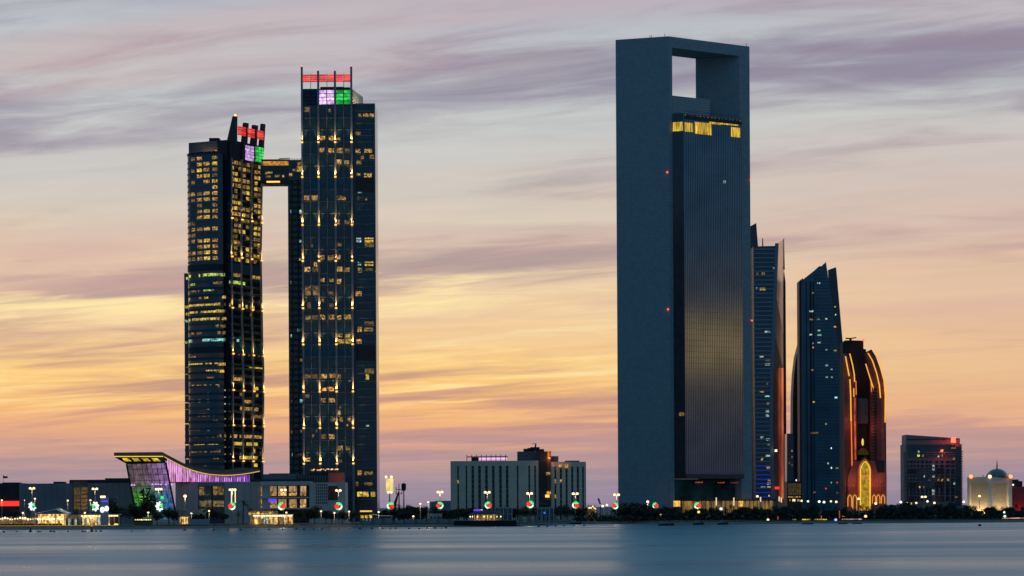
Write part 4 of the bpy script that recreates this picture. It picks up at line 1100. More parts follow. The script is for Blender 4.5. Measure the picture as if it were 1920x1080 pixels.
# ------------------------------------------------------------------ arched red hotel
def arch_hotel():
    D = 2600
    c = at(1623, 850, D)
    t = thing('arched_hotel', 'dark red hotel with glowing golden curved ribs and a tall pointed arch', 'hotel', (c.x, D + 20, LAND))
    red = mat('red_stone', (0.34, 0.11, 0.08), 0.6, vary=0.2, vscale=0.2)
    redd = mat('dark_red_stone', (0.20, 0.055, 0.045), 0.6, vary=0.2, vscale=0.2)
    def poly(name, pts, d, dep, m):
        return part(t, name, MB().poly_y(outline(pts, D + d), dep), m)
    poly('core', [(1580, 960), (1580, 645), (1585, 638), (1619, 638.5), (1619, 654), (1624, 655), (1624, 668), (1634, 700), (1634, 960)], 14, 25, mat('core_maroon', (0.05, 0.017, 0.018), 0.6))
    poly('left_leg', [(1583, 960), (1583, 662), (1587, 662), (1591, 672), (1597, 700), (1603, 716), (1607, 730), (1607, 960)], 0, 12, redd)
    poly('right_leg', [(1632, 960), (1632, 700), (1626, 678), (1622, 662), (1634, 655), (1642, 668), (1650, 690), (1657, 716), (1660.5, 750), (1661.5, 800), (1662.5, 960)], 0, 20, redd)
    poly('crane_base', [(1593, 640), (1593, 633.5), (1597, 633.5), (1597, 640)], 10, 3, M_METAL)
    poly('crane_arm', [(1586, 635.5), (1586, 633), (1596, 633.5), (1605, 631.8), (1606, 633.6), (1596, 635.5)], 10, 2, M_METAL)
    q = at(1619, 637, D + 8); block(t, 'beacon', q, (2, 2, 2), 0, G_REDHOT)
    def rib(pts, w, m, d=-1.2, name='light_rib'):
        a = outline(pts, D + d); b = outline([(x + w, y) for x, y in pts], D + d)
        part(t, name, MB().strip(a, b, (0, 1, 0), 1.2), m)
    gold = glow('rib_gold', (1.0, 0.50, 0.06), 1.0)
    amb = glow('rib_amber', (0.95, 0.26, 0.03), 0.9)
    rib([(1584.5, 668), (1588.5, 690), (1591.5, 705)], 1.9, gold)
    rib([(1592.8, 711), (1594.2, 740), (1595, 790)], 1.9, gold)
    rib([(1595.3, 791), (1596.3, 840), (1597.3, 895)], 1.7, G_ORANGE)
    rib([(1592.5, 663), (1598, 685), (1601, 703), (1601.6, 716)], 1.9, gold)
    rib([(1600.3, 728), (1600.6, 744)], 1.4, gold)
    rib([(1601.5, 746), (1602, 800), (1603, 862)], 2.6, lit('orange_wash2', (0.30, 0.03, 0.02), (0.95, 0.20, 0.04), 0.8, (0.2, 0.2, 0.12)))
    rib([(1604.5, 714), (1605, 740)], 1.2, amb)
    rib([(1622.5, 682), (1628, 700), (1633, 716), (1637.5, 730)], 1.8, gold)
    rib([(1626.8, 662), (1635, 676), (1643, 700), (1648, 722), (1650.2, 746)], 1.9, gold)
    rib([(1637, 655), (1644, 664), (1650, 680), (1656, 704), (1659, 740), (1658.8, 792)], 1.9, gold)
    rib([(1632.6, 716), (1633.6, 735)], 1.4, amb)
    for x, y, en in ((1593, 790, 2600), (1600, 905, 3200), (1645, 905, 3200), (1640, 800, 1800), (1655, 720, 1400), (1590, 700, 1400)):
        lamp(t, 'facade_floodlight', at(x, y, D - 13), en, (1.0, 0.30, 0.12), size=1.0)
    # ladder of balconies on the right leg
    for i in range(23):
        y = 728 + i * 5.9
        q0 = at(1634.5, y, D - 1); block(t, 'balcony', q0 + Vector((1.2, 0.2, 0)), (2.6, 1.4, 1.0), 0, red)
        q1 = at(1641, y + 2, D - 0.6); block(t, 'balcony', q1, (3.0, 1.2, 1.6), 0, M_DARK)
    poly('leg_panel', [(1653, 900), (1653, 730), (1657.5, 730), (1660.5, 900)], -0.5, 0.6, red)
    poly('dark_notch', [(1643, 864), (1658, 864), (1658, 902), (1646, 902), (1643, 893)], -0.8, 1, M_DARK)
    poly('glass_screen', [(1608.5, 794), (1608.5, 746.5), (1628, 746.5), (1628, 794)], 7, 1, mat('grey_screen', (0.10, 0.09, 0.10), 0.4, vary=0.4, vscale=0.5))
    poly('dome_roof', [(1607, 853), (1609, 846), (1614, 841), (1618, 839.5), (1624, 842), (1629, 848), (1630, 853)], 2, 10, mat('gold_dome', (0.35, 0.20, 0.03), 0.4, 0.5))
    q = at(1617.5, 829, D + 4); part(t, 'golden_lantern', MB().sphere((q.x, q.y, q.z), 1.1, 8, 6, 3.2), G_GOLD, smooth=True)
    # podium with pointed arches
    poly('podium', [(1589, 960), (1589, 902), (1592, 886), (1602, 864), (1640, 864), (1645, 886), (1662.5, 886), (1662.5, 960)], -2, 12, red)
    for i in range(9):
        for r in range(3):
            x = (1591 if i < 4 else 1620) + i * 4.6
            if 1606 < x < 1636:
                continue
            q = at(x, 906 + r * 7 + (i % 2) * 2, D - 2.2); block(t, 'slot_window', q, (1.1, 0.5, 2.7), 0, redd)
    def arch(x, w, ytop, ybot, m, d=-3, wd=1.4, name='arch_light'):
        pts = []
        ys = ytop + w * 1.7
        for s in (-1, 1):
            side = [(x + s * w, ybot), (x + s * w, ys), (x + s * w * 0.84, ys - (ys - ytop) * 0.36), (x + s * w * 0.48, ys - (ys - ytop) * 0.70), (x, ytop)]
            pts.append(side if s < 0 else side[::-1][1:])
        line = pts[0] + pts[1]
        cx = x
        inner = [(cx + (px - cx) * (1 - wd / w), y + (wd * 0.8 if y < ys else 0)) for px, y in line]
        part(t, name, MB().strip(outline(line, D + d), outline(inner, D + d), (0, 1, 0), 1.2), m)
        return inner
    arch(1621.5, 14, 855, 957, red, -3.2, 1.8, 'arch_frame')
    inn = arch(1621.8, 11.4, 860, 957, mat('arch_amber', (0.5, 0.2, 0.1), 0.5, emit=(0.85, 0.30, 0.03), es=0.5), -3.6, 1.3)
    inn = arch(1622.5, 9.6, 864, 957, glow('arch_gold', (1.0, 0.62, 0.05), 1.05), -4.0, 1.5)
    gp = lit('golden_screen', (0.30, 0.17, 0.01), (0.75, 0.46, 0.03), 0.75, (0.5, 0.5, 0.3))
    part(t, 'golden_screen', MB().poly_y(outline([(x, y) for x, y in inn], D - 2.6), 0.4), gp)
    part(t, 'screen_band', MB().poly_y(outline([(1614, 894), (1614, 890.5), (1631, 890.5), (1631, 894)], D - 3.1), 0.4), mat('arch_amber', (0.5, 0.2, 0.1)))
    for x, yb in ((1593.5, 950), (1603, 957)):
        arch(x, 4.2, 927, yb, glow('arch_gold2', (1.0, 0.48, 0.08), 0.85), -3.4, 1.1)
    for x in (1639, 1647, 1656):
        arch(x, 3.6, 927, 944, glow('arch_gold2', (1.0, 0.48, 0.08), 0.85), -3.4, 1.0)
arch_hotel()

# ------------------------------------------------------------------ gridded slab with raked roof
def grid_block():
    D = 2300
    Fg = frontal(1696, 1804.5, 880, D)
    c = at(1750, 900, D)
    t = thing('apartment_block', 'dark gridded apartment block with raked crown and red rooftop light', 'building', (c.x, D + 15, LAND))
    clad = mat('mauve_cladding', (0.26, 0.17, 0.175), 0.65, vary=0.12, vscale=0.15)
    mb = MB(); Fg.add(mb, 0.8, Fg.L - 0.4, LAND - 0.5, Fg.hit(1750, 833)[1], -30, 0); part(t, 'body', mb, clad)
    part(t, 'raked_crown', MB().poly_y(outline([(1699, 834), (1699, 815), (1766, 819.5), (1800, 822), (1800, 834)], D + 0.6), 26), mat('crown_cladding', (0.30, 0.20, 0.20), 0.6))
    Fg.pblk(t, 'crown_rail', 1699.5, 1799.5, 823, 824.4, -0.6, 0.2, M_DARK)
    dk = mat('dark_window_glass', (0.008, 0.012, 0.022), 0.15)
    Fg.pblk(t, 'glazed_top', 1702, 1791, 834, 858, 0.0, 0.25, M_GLASS)
    for i in range(3):
        Fg.pblk(t, 'glazing_rail', 1702, 1790, 848 + i * 4.2, 848.9 + i * 4.2, 0.25, 0.4, clad)
    def zb(zx, zy):
        return 1640 + zx / 4.91, 780 + zy / 4.91
    xs = [(297, 312), (324, 350), (357, 378), (388, 412), (426, 452), (468, 494), (502, 524), (560, 586), (604, 636), (655, 690), (703, 735)]
    rows = [412, 450, 487, 512, 543, 575, 607, 634, 660, 680, 706, 738, 762]
    for r, zy in enumerate(rows):
        for k, (a, b) in enumerate(xs):
            x0, y0 = zb(a, zy); x1, y1 = zb(b, zy + 22)
            Fg.pblk(t, 'window', x0, x1, y0, y1, 0.0, 0.14, dk)
    # large glazed fields that break the grid
    for (a, b, y0, y1) in ((318, 384, 484, 534), (396, 552, 480, 538), (396, 552, 545, 600), (318, 384, 610, 665), (396, 552, 610, 668), (556, 640, 480, 532), (556, 640, 605, 660), (318, 384, 735, 790), (560, 640, 738, 790)):
        x0, yy0 = zb(a, y0); x1, yy1 = zb(b, y1)
        Fg.pblk(t, 'glazed_field', x0, x1, yy0, yy1, 0.0, 0.22, M_GLASS if b - a > 100 else mat('maroon_glass', (0.03, 0.012, 0.016), 0.2))
    for (a, b, y0) in ((400, 548, 500), (400, 548, 520), (400, 548, 565), (400, 548, 630), (400, 548, 648)):
        x0, yy0 = zb(a, y0)
        Fg.pblk(t, 'field_rail', x0, zb(b, y0)[0], yy0, yy0 + 0.8, 0.22, 0.35, clad)
    x0, _ = zb(745, 0); x1, _ = zb(792, 0)
    Fg.pblk(t, 'corner_glass', x0, x1, 838, 948, 0, 0.3, M_GLASS)
    for i in range(25):
        y = 838 + i * 4.6
        Fg.pblk(t, 'balcony', 1694.2, 1697.6, y + 10, y + 11.6, -8, -1, clad)
        Fg.pblk(t, 'balcony', 1803.4, 1806.2, y + 8, y + 9.6, -8, -1, clad)
    for (zx, zy, w, h, m) in ((403, 330, 3, 4, L_WHT), (403, 363, 4.5, 5, L_GRN), (445, 363, 3, 4, L_WARM), (620, 360, 3, 5, L_WARM), (624, 318, 3, 4, L_ORG), (588, 373, 3, 3, L_WHT), (540, 460, 4.5, 4, L_WHT), (540, 492, 4.5, 4, L_WHT),
                               (540, 557, 4.5, 4, L_WHT), (456, 555, 2, 4, L_WHT), (505, 590, 3, 2, L_WHT), (588, 587, 3, 3, L_WARM), (622, 590, 3, 4, L_WARM), (675, 587, 4, 4, L_WARM), (732, 622, 3, 4, L_TQ), (540, 688, 4.5, 4, L_WHT),
                               (540, 716, 4.5, 4, L_WHT), (413, 655, 2.5, 4, L_WARM), (452, 657, 2.5, 4, L_DIM), (725, 295, 9, 3, L_DIM), (730, 394, 4, 3.5, L_DIM), (750, 745, 6, 2.5, L_DIM)):
        x, y = zb(zx, zy)
        Fg.pblk(t, 'lit_window', x - w / 2, x + w / 2, y - h / 2, y + h / 2, 0.14, 0.4, m)
    x, y = zb(725, 224)
    q = at(x, y, D - 0.4); block(t, 'rooftop_light', q, (4.0, 1.0, 4.0), 0, G_REDHOT)
    lamp(t, 'rooftop_lamp', (q.x, q.y - 2.5, q.z), 1500, (1, 0.08, 0.05), size=0.8)
    x, y = zb(624, 320)
    q = at(x, y, D); lamp(t, 'red_wash_lamp', (q.x, q.y - 5, q.z), 1800, (1, 0.08, 0.05), size=0.8)
grid_block()

# ------------------------------------------------------------------ white gateway with dome
def gate_house():
    D = 2200
    P0 = at(1813.5, 920, D + 14); P1 = at(1857, 920, D); P2 = at(1897.5, 920, D + 16)
    t = thing('domed_gatehouse', 'white cubic gatehouse with golden recesses and a dark shiny dome', 'gatehouse', (P1.x, D + 15, LAND))
    white = mat('gate_white', (0.60, 0.57, 0.50), 0.7)
    gold = mat('gate_gold_panel', (0.56, 0.44, 0.27), 0.6, vary=0.1, vscale=0.3)
    ztop = at(1857, 895, D).z
    FA = Fac(P0, P1); FB = Fac(P1, P2)
    P3 = Vector((P0.x + P2.x - P1.x, P0.y + P2.y - P1.y, 0))
    for Fx, s in ((FA, 1), (FB, -1)):
        L = Fx.L
        e0, e1 = (0.10, 0.11) if s > 0 else (0.10, 0.16)
        Fx.blk(t, 'pier', 0.0, L * e0, LAND, ztop, -2.5, 0.0, white)
        Fx.blk(t, 'pier', L * (1 - e1), L, LAND, ztop, -2.5, 0.0, white)
        Fx.blk(t, 'lintel', L * e0, L * (1 - e1), ztop - 4.2, ztop, -2.5, -0.02, white)
        Fx.blk(t, 'recess_panel', L * e0, L * (1 - e1), LAND, ztop - 4.2, -3.0, -2.0, gold)
        lamp(t, 'ground_floodlight', Fx.P(L * 0.5, LAND + 1.0, 11), 5000, (1.0, 0.80, 0.52), size=0.6)
        for k in (0.3, 0.6):
            p = Fx.P(L * k, LAND + 1.2, -0.6)
            lamp(t, 'recess_lamp', p, 2600, (1.0, 0.74, 0.38), size=0.6)
    for z in (0,):
        mb = MB().loft([[(P0.x, P0.y, ztop - 0.6), (P1.x, P1.y + 1.5, ztop - 0.6), (P2.x, P2.y, ztop - 0.6), (P3.x, P3.y, ztop - 0.6)],
                        [(P0.x, P0.y, ztop + 0.3), (P1.x, P1.y + 1.5, ztop + 0.3), (P2.x, P2.y, ztop + 0.3), (P3.x, P3.y, ztop + 0.3)]])
        part(t, 'roof', mb, white)
    mb = MB().loft([[(P0.x + 2, P0.y + 1, LAND), (P1.x, P1.y + 4, LAND), (P2.x - 2, P2.y + 1, LAND), (P3.x, P3.y, LAND)],
                    [(P0.x + 2, P0.y + 1, ztop - 0.7), (P1.x, P1.y + 4, ztop - 0.7), (P2.x - 2, P2.y + 1, ztop - 0.7), (P3.x, P3.y, ztop - 0.7)]])
    part(t, 'body', mb, white)
    c = at(1869.5, 894, D + 16); R = 20.5 / (F / (D + 16))
    dm = part(t, 'dome', MB().sphere((c.x, c.y, ztop), R, 28, 12, 0.82, half=True), mat('dome_metal', (0.26, 0.22, 0.19), 0.22, metal=0.9), smooth=True)
    part(dm, 'dome_ring', MB().tube([(c.x, c.y, ztop), (c.x, c.y, ztop + 0.8)], R * 1.06, 28), M_METAL)
    zt = at(1869.5, 862, D + 16).z
    part(dm, 'finial', MB().tube([(c.x, c.y, ztop + R * 0.75), (c.x, c.y, ztop + R * 0.9), (c.x, c.y, ztop + R * 1.0), (c.x, c.y, zt)], [0.9, 0.45, 0.6, 0.12], 8), mat('finial_bronze', (0.20, 0.07, 0.05), 0.4, 0.5))
    for x, m in ((1820.5, glow('corner_orange', (1, 0.22, 0.05), 3.0)), (1856, G_LAMP), (1895, glow('corner_orange', (1, 0.22, 0.05), 3.0))):
        q = at(x, 893.5, D - 1 if x == 1856 else D + 11); part(t, 'corner_light', MB().sphere((q.x, q.y, q.z), 1.5, 10, 6), m)
    for x in (1843, 1897):
        q = at(x, 893, D + 14); part(t, 'roof_finial', MB().tube([(q.x, q.y, ztop), (q.x, q.y, ztop + 2.4)], [0.5, 0.15], 6), M_METAL)
    # red lit building
    D = 2300
    t = thing('stepped_building', 'stepped red-lit building at the right edge beside the domed gatehouse', 'building', (at(1915, 930, D).x, D + 12, LAND))
    rw = mat('red_lit_wall', (0.30, 0.05, 0.05), 0.7, vary=0.2, vscale=0.2)
    mb = MB(); pbox(mb, 1898, 1965, 912, None, D, 20); part(t, 'wall', mb, rw)
    mb = MB(); pbox(mb, 1899, 1910, 899, 912, D + 1, 16); pbox(mb, 1910, 1917, 902, 912, D + 1.1, 15.8); part(t, 'upper_storey', mb, M_DARK)
    q = at(1899.5, 909, D - 1); block(t, 'wall_lamp', q, (1.2, 1, 1.2), 0, G_LAMP)
    for x in (1904, 1914, 1924):
        q = at(x, 950, D); lamp(t, 'red_floodlight', (q.x, D - 5, LAND + 2), 450, (1, 0.04, 0.04), size=0.5)
gate_house()

# ------------------------------------------------------------------ long white hotel
def slab_hotel():
    D = 1750
    t = thing('slab_hotel', 'long pale slab hotel with vertical window slots between the tall towers', 'hotel', (at(970, 900, D).x, D + 12, LAND))
    pale = mat('hotel_wall', (0.88, 0.68, 0.50), 0.75, vary=0.10, vscale=0.08)
    dk = mat('slot_glass', (0.010, 0.012, 0.016), 0.2)
    brown = mat('brown_cladding', (0.05, 0.042, 0.045), 0.6, vary=0.2, vscale=0.2)
    rnd = random.Random(3)
    def zx(v):
        return 830 + v / 5.4
    def zyy(v):
        return 820 + v / 5.4
    def wing(x0, x1, ytop, d, slots, name='wing'):
        Fw = frontal(zx(x0), zx(x1), 905, D + d)
        z1 = Fw.hit((zx(x0) + zx(x1)) / 2, zyy(ytop))[1]
        edges = [x0]
        for (a, b) in slots:
            edges += [a, b]
        edges.append(x1)
        uu = [Fw.hit(zx(e), 905)[0] for e in edges]
        mb = MB(); Fw.add(mb, 0.1, Fw.L - 0.1, LAND - 0.5, z1 - 0.6, -18, -1.0); part(t, 'core', mb, dk)
        for i in range(0, len(uu) - 1, 2):
            Fw.blk(t, 'pier', uu[i], uu[i + 1], LAND - 0.5, z1, -1.2, 0, pale)
        for i in range(1, len(uu) - 1, 2):
            Fw.blk(t, 'slot_head', uu[i], uu[i + 1], z1 - 3.2, z1 - 0.01, -1.1, -0.1, pale)
            z = LAND + 3.0
            while z < z1 - 4:
                Fw.blk(t, 'spandrel', uu[i], uu[i + 1], z, z + 0.9, -1.0, -0.55, M_CONC)
                if rnd.random() < 0.03:
                    Fw.blk(t, 'lit_window', uu[i] + 0.1, uu[i + 1] - 0.1, z + 1.0, z + 3.0, -1.0, -0.7, L_WARM)
                z += 3.25
        return Fw
    wing(80, 970, 238, 0, [(148, 165), (233, 249), (292, 318), (360, 387), (430, 457), (500, 526), (572, 599), (640, 666), (751, 767), (868, 886), (928, 945)])
    wing(1097, 1452, 248, 1.5, [(1132, 1150), (1187, 1208), (1244, 1265), (1302, 1322), (1358, 1380), (1413, 1430)])
    Fc = frontal(zx(755), zx(1097), 880, D + 3)
    mb = MB(); pbox(mb, zx(968), zx(1096), zyy(142), None, D + 0.5, 16); lt = part(t, 'lift_tower', mb, brown)
    mb = MB(); pbox(mb, zx(755), zx(968), zyy(143), zyy(240), D + 4, 14); part(t, 'roof_storey', mb, M_CONC)
    mb = MB(); pbox(mb, zx(1097), zx(1172), zyy(190), zyy(250), D + 5, 10); part(t, 'roof_storey', mb, M_CONC)
    mb = MB(); pbox(mb, zx(1240), zx(1385), zyy(235), zyy(250), D + 3, 10); part(t, 'roof_storey', mb, M_CONC)
    FLt = frontal(zx(968), zx(1096), 880, D + 0.5)
    FLt.pblk(lt, 'copper_strip', zx(1058), zx(1096), zyy(150), zyy(640), 0, 0.3, mat('copper_cladding', (0.17, 0.075, 0.045), 0.5))
    q = at(zx(1080), zyy(178), D + 0.2); block(lt, 'orange_light', q, (2.4, 0.4, 5.0), 0, lit('orange_lobby', (0.25, 0.04, 0.01), (1, 0.30, 0.05), 0.9, (0.5, 0.5, 0.5)))
    lamp(t, 'orange_lamp', (q.x, q.y - 3, q.z - 2), 500, (1, 0.35, 0.1))
    for (a, b, m) in ((1068, 368, L_WARM), (1060, 594, G_AMBER), (1075, 560, L_ORG)):
        q = at(zx(a), zyy(b), D - 0.2); block(t, 'lit_window', q, (2.6, 0.6, 1.8), 0, m)
    for i in range(12):
        FLt.pblk(lt, 'floor_rail', zx(972), zx(1056), zyy(250 + i * 36), zyy(253 + i * 36), 0, 0.15, M_METAL)
    # rooftop sign frame, seen from the side
    zr = at(900, zyy(237), D).z
    fr = MB()
    x0, x1 = at(zx(245), 860, D + 6).x, at(zx(660), 860, D + 6).x
    fr.box(x0, x1, D + 6, D + 6.4, zr + 2.3, zr + 2.9)
    k = x0
    while k <= x1:
        fr.box(k - 0.2, k + 0.2, D + 6, D + 6.4, zr - 0.5, zr + 4.0); k += 3.1
    sf = part(t, 'sign_frame', fr, M_METAL)
    for k in range(14):
        xx = at(zx(380 + k * 20), 860, D + 7).x
        block(sf, 'sign_light', (xx, D + 7, zr + 1.4), (1.2, 0.5, 1.2), 0, G_PURPLE)
    mb = MB(); mb.box(at(zx(290), 860, D + 4).x, at(zx(362), 860, D + 4).x, D + 3, D + 9, zr - 0.5, zr + 2.2); part(t, 'roof_plant', mb, M_DARK)
    q = at(zx(935), zyy(140), D + 8)
    part(t, 'roof_crane', MB().tube([q, q + Vector((0.5, 0, 5)), at(zx(905), zyy(68), D + 8)], [0.9, 0.5, 0.2], 6), M_METAL)
    mb = MB()
    for x, h in ((840, 2.5), (880, 3.2), (910, 4.0), (960, 4.0), (1005, 2.2)):
        q = at(zx(x), zyy(143), D + 8); mb.box(q.x - 1.4, q.x + 1.4, q.y, q.y + 3, q.z - 0.4, q.z + h * 0.7)
    part(t, 'roof_units', mb, M_DARK)
    for (a, b) in ((1190, 285), (1252, 292)):
        q = at(zx(a), zyy(b), D + 0.3); block(t, 'lit_window', q, (2.2, 0.5, 2.4), 0, L_WARM)
slab_hotel()

# ------------------------------------------------------------------ shopping mall in front of the twin towers
def mall():
    D = 1520
    t = thing('shopping_mall', 'long grey shopping mall with swooping roof over a colour-lit glass atrium', 'mall', (at(330, 930, D).x, D + 15, LAND))
    grey = mat('mall_wall', (0.20, 0.20, 0.215), 0.75, vary=0.12, vscale=0.1)
    pal = mat('mall_pale_wall', (0.52, 0.47, 0.43), 0.75, vary=0.1, vscale=0.1)
    def box(name, x0, x1, y0, y1, d, dep, m):
        mb = MB(); pbox(mb, x0, x1, y0, y1, D + d, dep); return part(t, name, mb, m)
    Fm = frontal(-60, 660, 930, D)
    # left wing
    box('left_wing', -70, 36, 906, None, 4, 26, M_DARK)
    box('left_wing_wall', 36, 136, 906.5, None, 0, 30, grey)
    box('left_wing_wall', 165, 262, 905.5, None, 0, 30, grey)
    box('stair_glazing', 136, 165, 903, None, 2, 24, M_GLASS)
    box('roof_plant', 100, 119, 903, 907, 8, 10, M_DARK); box('roof_plant', 130, 197, 899.5, 906, 8, 14, M_DARK); box('roof_plant', 197, 240, 896.5, 906, 8, 14, M_DARK)
    box('roof_plant', 5, 34, 904.5, 907, 8, 10, M_DARK)
    for i in range(6):
        for k in range(2):
            x = 137.5 + k * 14
            Fm.pblk(t, 'lit_window', x, x + 11.5, 914 + i * 7.2, 919.5 + i * 7.2, -2.0, -1.7, lit('amber_dim', (0.02, 0.012, 0.004), (0.26, 0.14, 0.03), 0.7))
    # joints between wall panels
    for x in list(range(48, 134, 12)) + list(range(176, 250, 12)):
        Fm.pblk(t, 'panel_joint', x - 0.15, x + 0.15, 908, 972, 0.0, 0.06, M_DARK)
    Fm.pblk(t, 'red_shop_sign', -30, 34.5, 939.5, 949, -3.95, -3.2, G_RED)
    # flag
    q = at(6, 908, D + 8)
    part(t, 'flag_pole', MB().tube([q, q + Vector((0, 0, 5.2))], 0.10, 6), M_METAL)
    v = []
    for i in range(7):
        xx = q.x + i * 0.42
        v.append((xx, q.y + 0.25 * sin(i * 1.2), q.z + 5.0 - 0.22 * i + 0.12 * i * (i > 3))); v.append((xx, q.y + 0.25 * sin(i * 1.2 + 0.4), q.z + 3.3 + 0.02 * i))
    part(t, 'flag', MB().add(v, [(2 * i, 2 * i + 2, 2 * i + 3, 2 * i + 1) for i in range(6)]), M_DARK)
    # atrium: outward leaning glass wall of single panes
    A = [at(237.5, 870, D - 10), at(311, 868, D - 10)]
    B = [at(257, 975, D - 4), at(332, 975, D - 4)]
    pal_c = {'m': lit('glass_mauve', (0.10, 0.065, 0.085), (0.32, 0.21, 0.27), 0.8), 'd': lit('glass_dusky', (0.035, 0.022, 0.03), (0.20, 0.13, 0.16), 0.8),
             'p': lit('glass_violet', (0.12, 0.06, 0.22), (0.42, 0.22, 0.72), 0.85), 'k': lit('glass_pink', (0.30, 0.05, 0.28), (1.0, 0.45, 0.95), 0.9),
             'g': lit('glass_green', (0.02, 0.09, 0.03), (0.10, 0.36, 0.10), 0.8), 'e': lit('glass_bright_green', (0.03, 0.16, 0.02), (0.20, 0.62, 0.06), 0.85),
             't': lit('glass_teal', (0.01, 0.09, 0.11), (0.05, 0.32, 0.34), 0.85), 'b': lit('glass_blue', (0.04, 0.06, 0.20), (0.16, 0.20, 0.62), 0.85),
             's': lit('glass_sage', (0.08, 0.10, 0.09), (0.26, 0.33, 0.28), 0.8)}
    grid = ['mmmmmdpp', 'mmdmmmpp', 'mddmpppk', 'sdddpppp', 'gsddbbpp', 'gsssbbbp', 'gesstbbb', 'eegsttbb', 'egggtttb', 'dggdddtb']
    nr, nc = len(grid), 8
    gm = lit_grad('atrium_glass', (0.06, 0.27, 0.04), (0.07, 0.16, 0.46), (0.17, 0.115, 0.135), (0.34, 0.18, 0.46), A[0].x + 6, A[1].x + 6, B[0].z, A[0].z, 0.85, (0.55, 0.55, 0.35), 0.25, (0.42, 0.72))
    cm = lit_grad('clerestory_glass', (0.95, 0.30, 0.70), (0.26, 0.09, 0.62), (0.95, 0.42, 0.75), (0.26, 0.09, 0.62), at(330, 890, D).x, at(455, 890, D).x, A[0].z - 14, A[0].z, 0.85, (1.1, 0.2, 0.22), 0.16)
    def G2(i, j, off=0.0):
        a = A[0].lerp(A[1], j / nc); b = B[0].lerp(B[1], j / nc)
        return a.lerp(b, i / nr) + Vector((0, -off, 0))
    for i in range(nr):
        for j in range(nc):
            e = 0.03
            q = [G2(i + e, j + e), G2(i + e, j + 1 - e), G2(i + 1 - e, j + 1 - e), G2(i + 1 - e, j + e)]
            part(t, 'pane', MB().poly_y(q[::-1], 0.15), gm)
    def bar(name, p, q, r, m=M_METAL):
        part(t, name, MB().tube([p, q], r, 5), m)
    for j in range(nc + 1):
        bar('mullion', G2(0, j, 0.1), G2(nr, j, 0.1), 0.55 if j in (0, nc) else 0.13)
    for i in range(nr + 1):
        bar('transom', G2(i, 0, 0.1), G2(i, nc, 0.1), 0.12)
    # band of violet lamps half way up the atrium
    for (x, y) in ((247, 909.5), (252, 909.5), (286, 908), (292, 908), (297, 908), (302, 908.5), (311, 908.5), (322, 908.5)):
        q = at(x, y, D - 10); block(t, 'violet_lamp', q, (0.8, 0.6, 0.6), 0, glow('violet_lamp', (0.6, 0.3, 1.0), 1.6))
    # writing on the glass
    cu = bpy.data.curves.new('numeral', 'FONT'); cu.body = '47'; cu.size = 6.6; cu.extrude = 0.08; cu.offset = 0.06
    tmp = bpy.data.objects.new('numeral_tmp', cu); COL.objects.link(tmp)
    bpy.context.view_layer.update()
    dg = bpy.context.evaluated_depsgraph_get()
    me = bpy.data.meshes.new_from_object(tmp.evaluated_get(dg))
    bpy.data.objects.remove(tmp)
    me.materials.clear(); me.materials.append(M_DARK)
    o = link(bpy.data.objects.new('numeral', me), t)
    q = at(261, 930.5, D - 9.2)
    o.location = q - Vector(t.location); o.rotation_euler = (radians(90 - 4), 0, 0)
    for k, (x0, x1, y, m) in enumerate(((262, 273, 931.5, glow('lime_strip', (0.4, 0.9, 0.1), 0.9)), (262.5, 267, 937, glow('lime_strip', (0.4, 0.9, 0.1), 0.9)))):
        a, b = at(x0, y, D - 8.4), at(x1, y, D - 8.4); block(t, 'light_strip', (a + b) / 2, ((b - a).length, 0.3, 0.45), 0, m)
    q = at(304, 933, D - 8.4); block(t, 'green_spot', q, (1.6, 0.5, 1.6), 0, G_GREEN2)
    # swooping roof
    top = [(303.5, 847.5), (316, 854), (330, 861.5), (345, 869), (360, 874.5), (376, 878.5), (392, 880.3), (410, 881), (430, 880.5), (450, 879.2), (470, 878), (487, 879)]
    bot = [(308, 857), (318, 862.5), (331, 869.5), (346, 877), (361, 882.5), (377, 887), (393, 890), (411, 891.6), (430, 891.8), (450, 890.4), (470, 887.5), (487, 884)]
    roofm = mat('roof_bronze', (0.17, 0.115, 0.085), 0.5, vary=0.15, vscale=0.2)
    ra = [at(x, y, D - 9 + 0.22 * (x - 303)) for x, y in top]; rb = [at(x, y, D - 9 + 0.22 * (x - 303)) for x, y in bot]
    part(t, 'roof_edge', MB().strip(ra, rb, (0, 1, 0), 1.2), roofm)
    bk = [p + Vector((-6, 34, 0.5)) for p in ra]
    part(t, 'roof', MB().strip([p + Vector((0, 1.25, 0)) for p in ra], bk, (0, 0, -1), 0.8), mat('roof_metal', (0.22, 0.22, 0.23), 0.5))
    part(t, 'roof_soffit', MB().strip([p + Vector((0, 1.25, 0)) for p in rb], [p + Vector((-6, 34, 0)) for p in rb], (0, 0, 1), 0.6), M_DARK)
    lb = [at(x, y + 0.1, D - 9.4 + 0.22 * (x - 303)) for x, y in bot]; la = [at(x, y - 1.2, D - 9.4 + 0.22 * (x - 303)) for x, y in bot]
    part(t, 'roof_light_line', MB().strip(la, lb, (0, 1, 0), 0.3), glow('roof_line', (1.0, 0.62, 0.12), 0.85))
    # front fascia and coffered soffit
    f = [at(213.5, 848.5, D - 14), at(303.5, 847.5, D - 9)]; fb = [at(213.8, 855.2, D - 14), at(306, 855, D - 9)]
    part(t, 'front_fascia', MB().strip(f, fb, (0, 1, 0), 1.0), roofm)
    part(t, 'fascia_light', MB().strip([p + Vector((0, -0.3, 0)) for p in fb], [p + Vector((0, -0.3, -0.45)) for p in fb], (0, 1, 0), 0.3), glow('fascia_line', (1.0, 0.72, 0.06), 1.0))
    s0, s1 = at(214, 857, D - 13.5), at(306, 857, D - 8.5); s2, s3 = at(238, 870, D - 9.5), at(311, 868, D - 9.5)
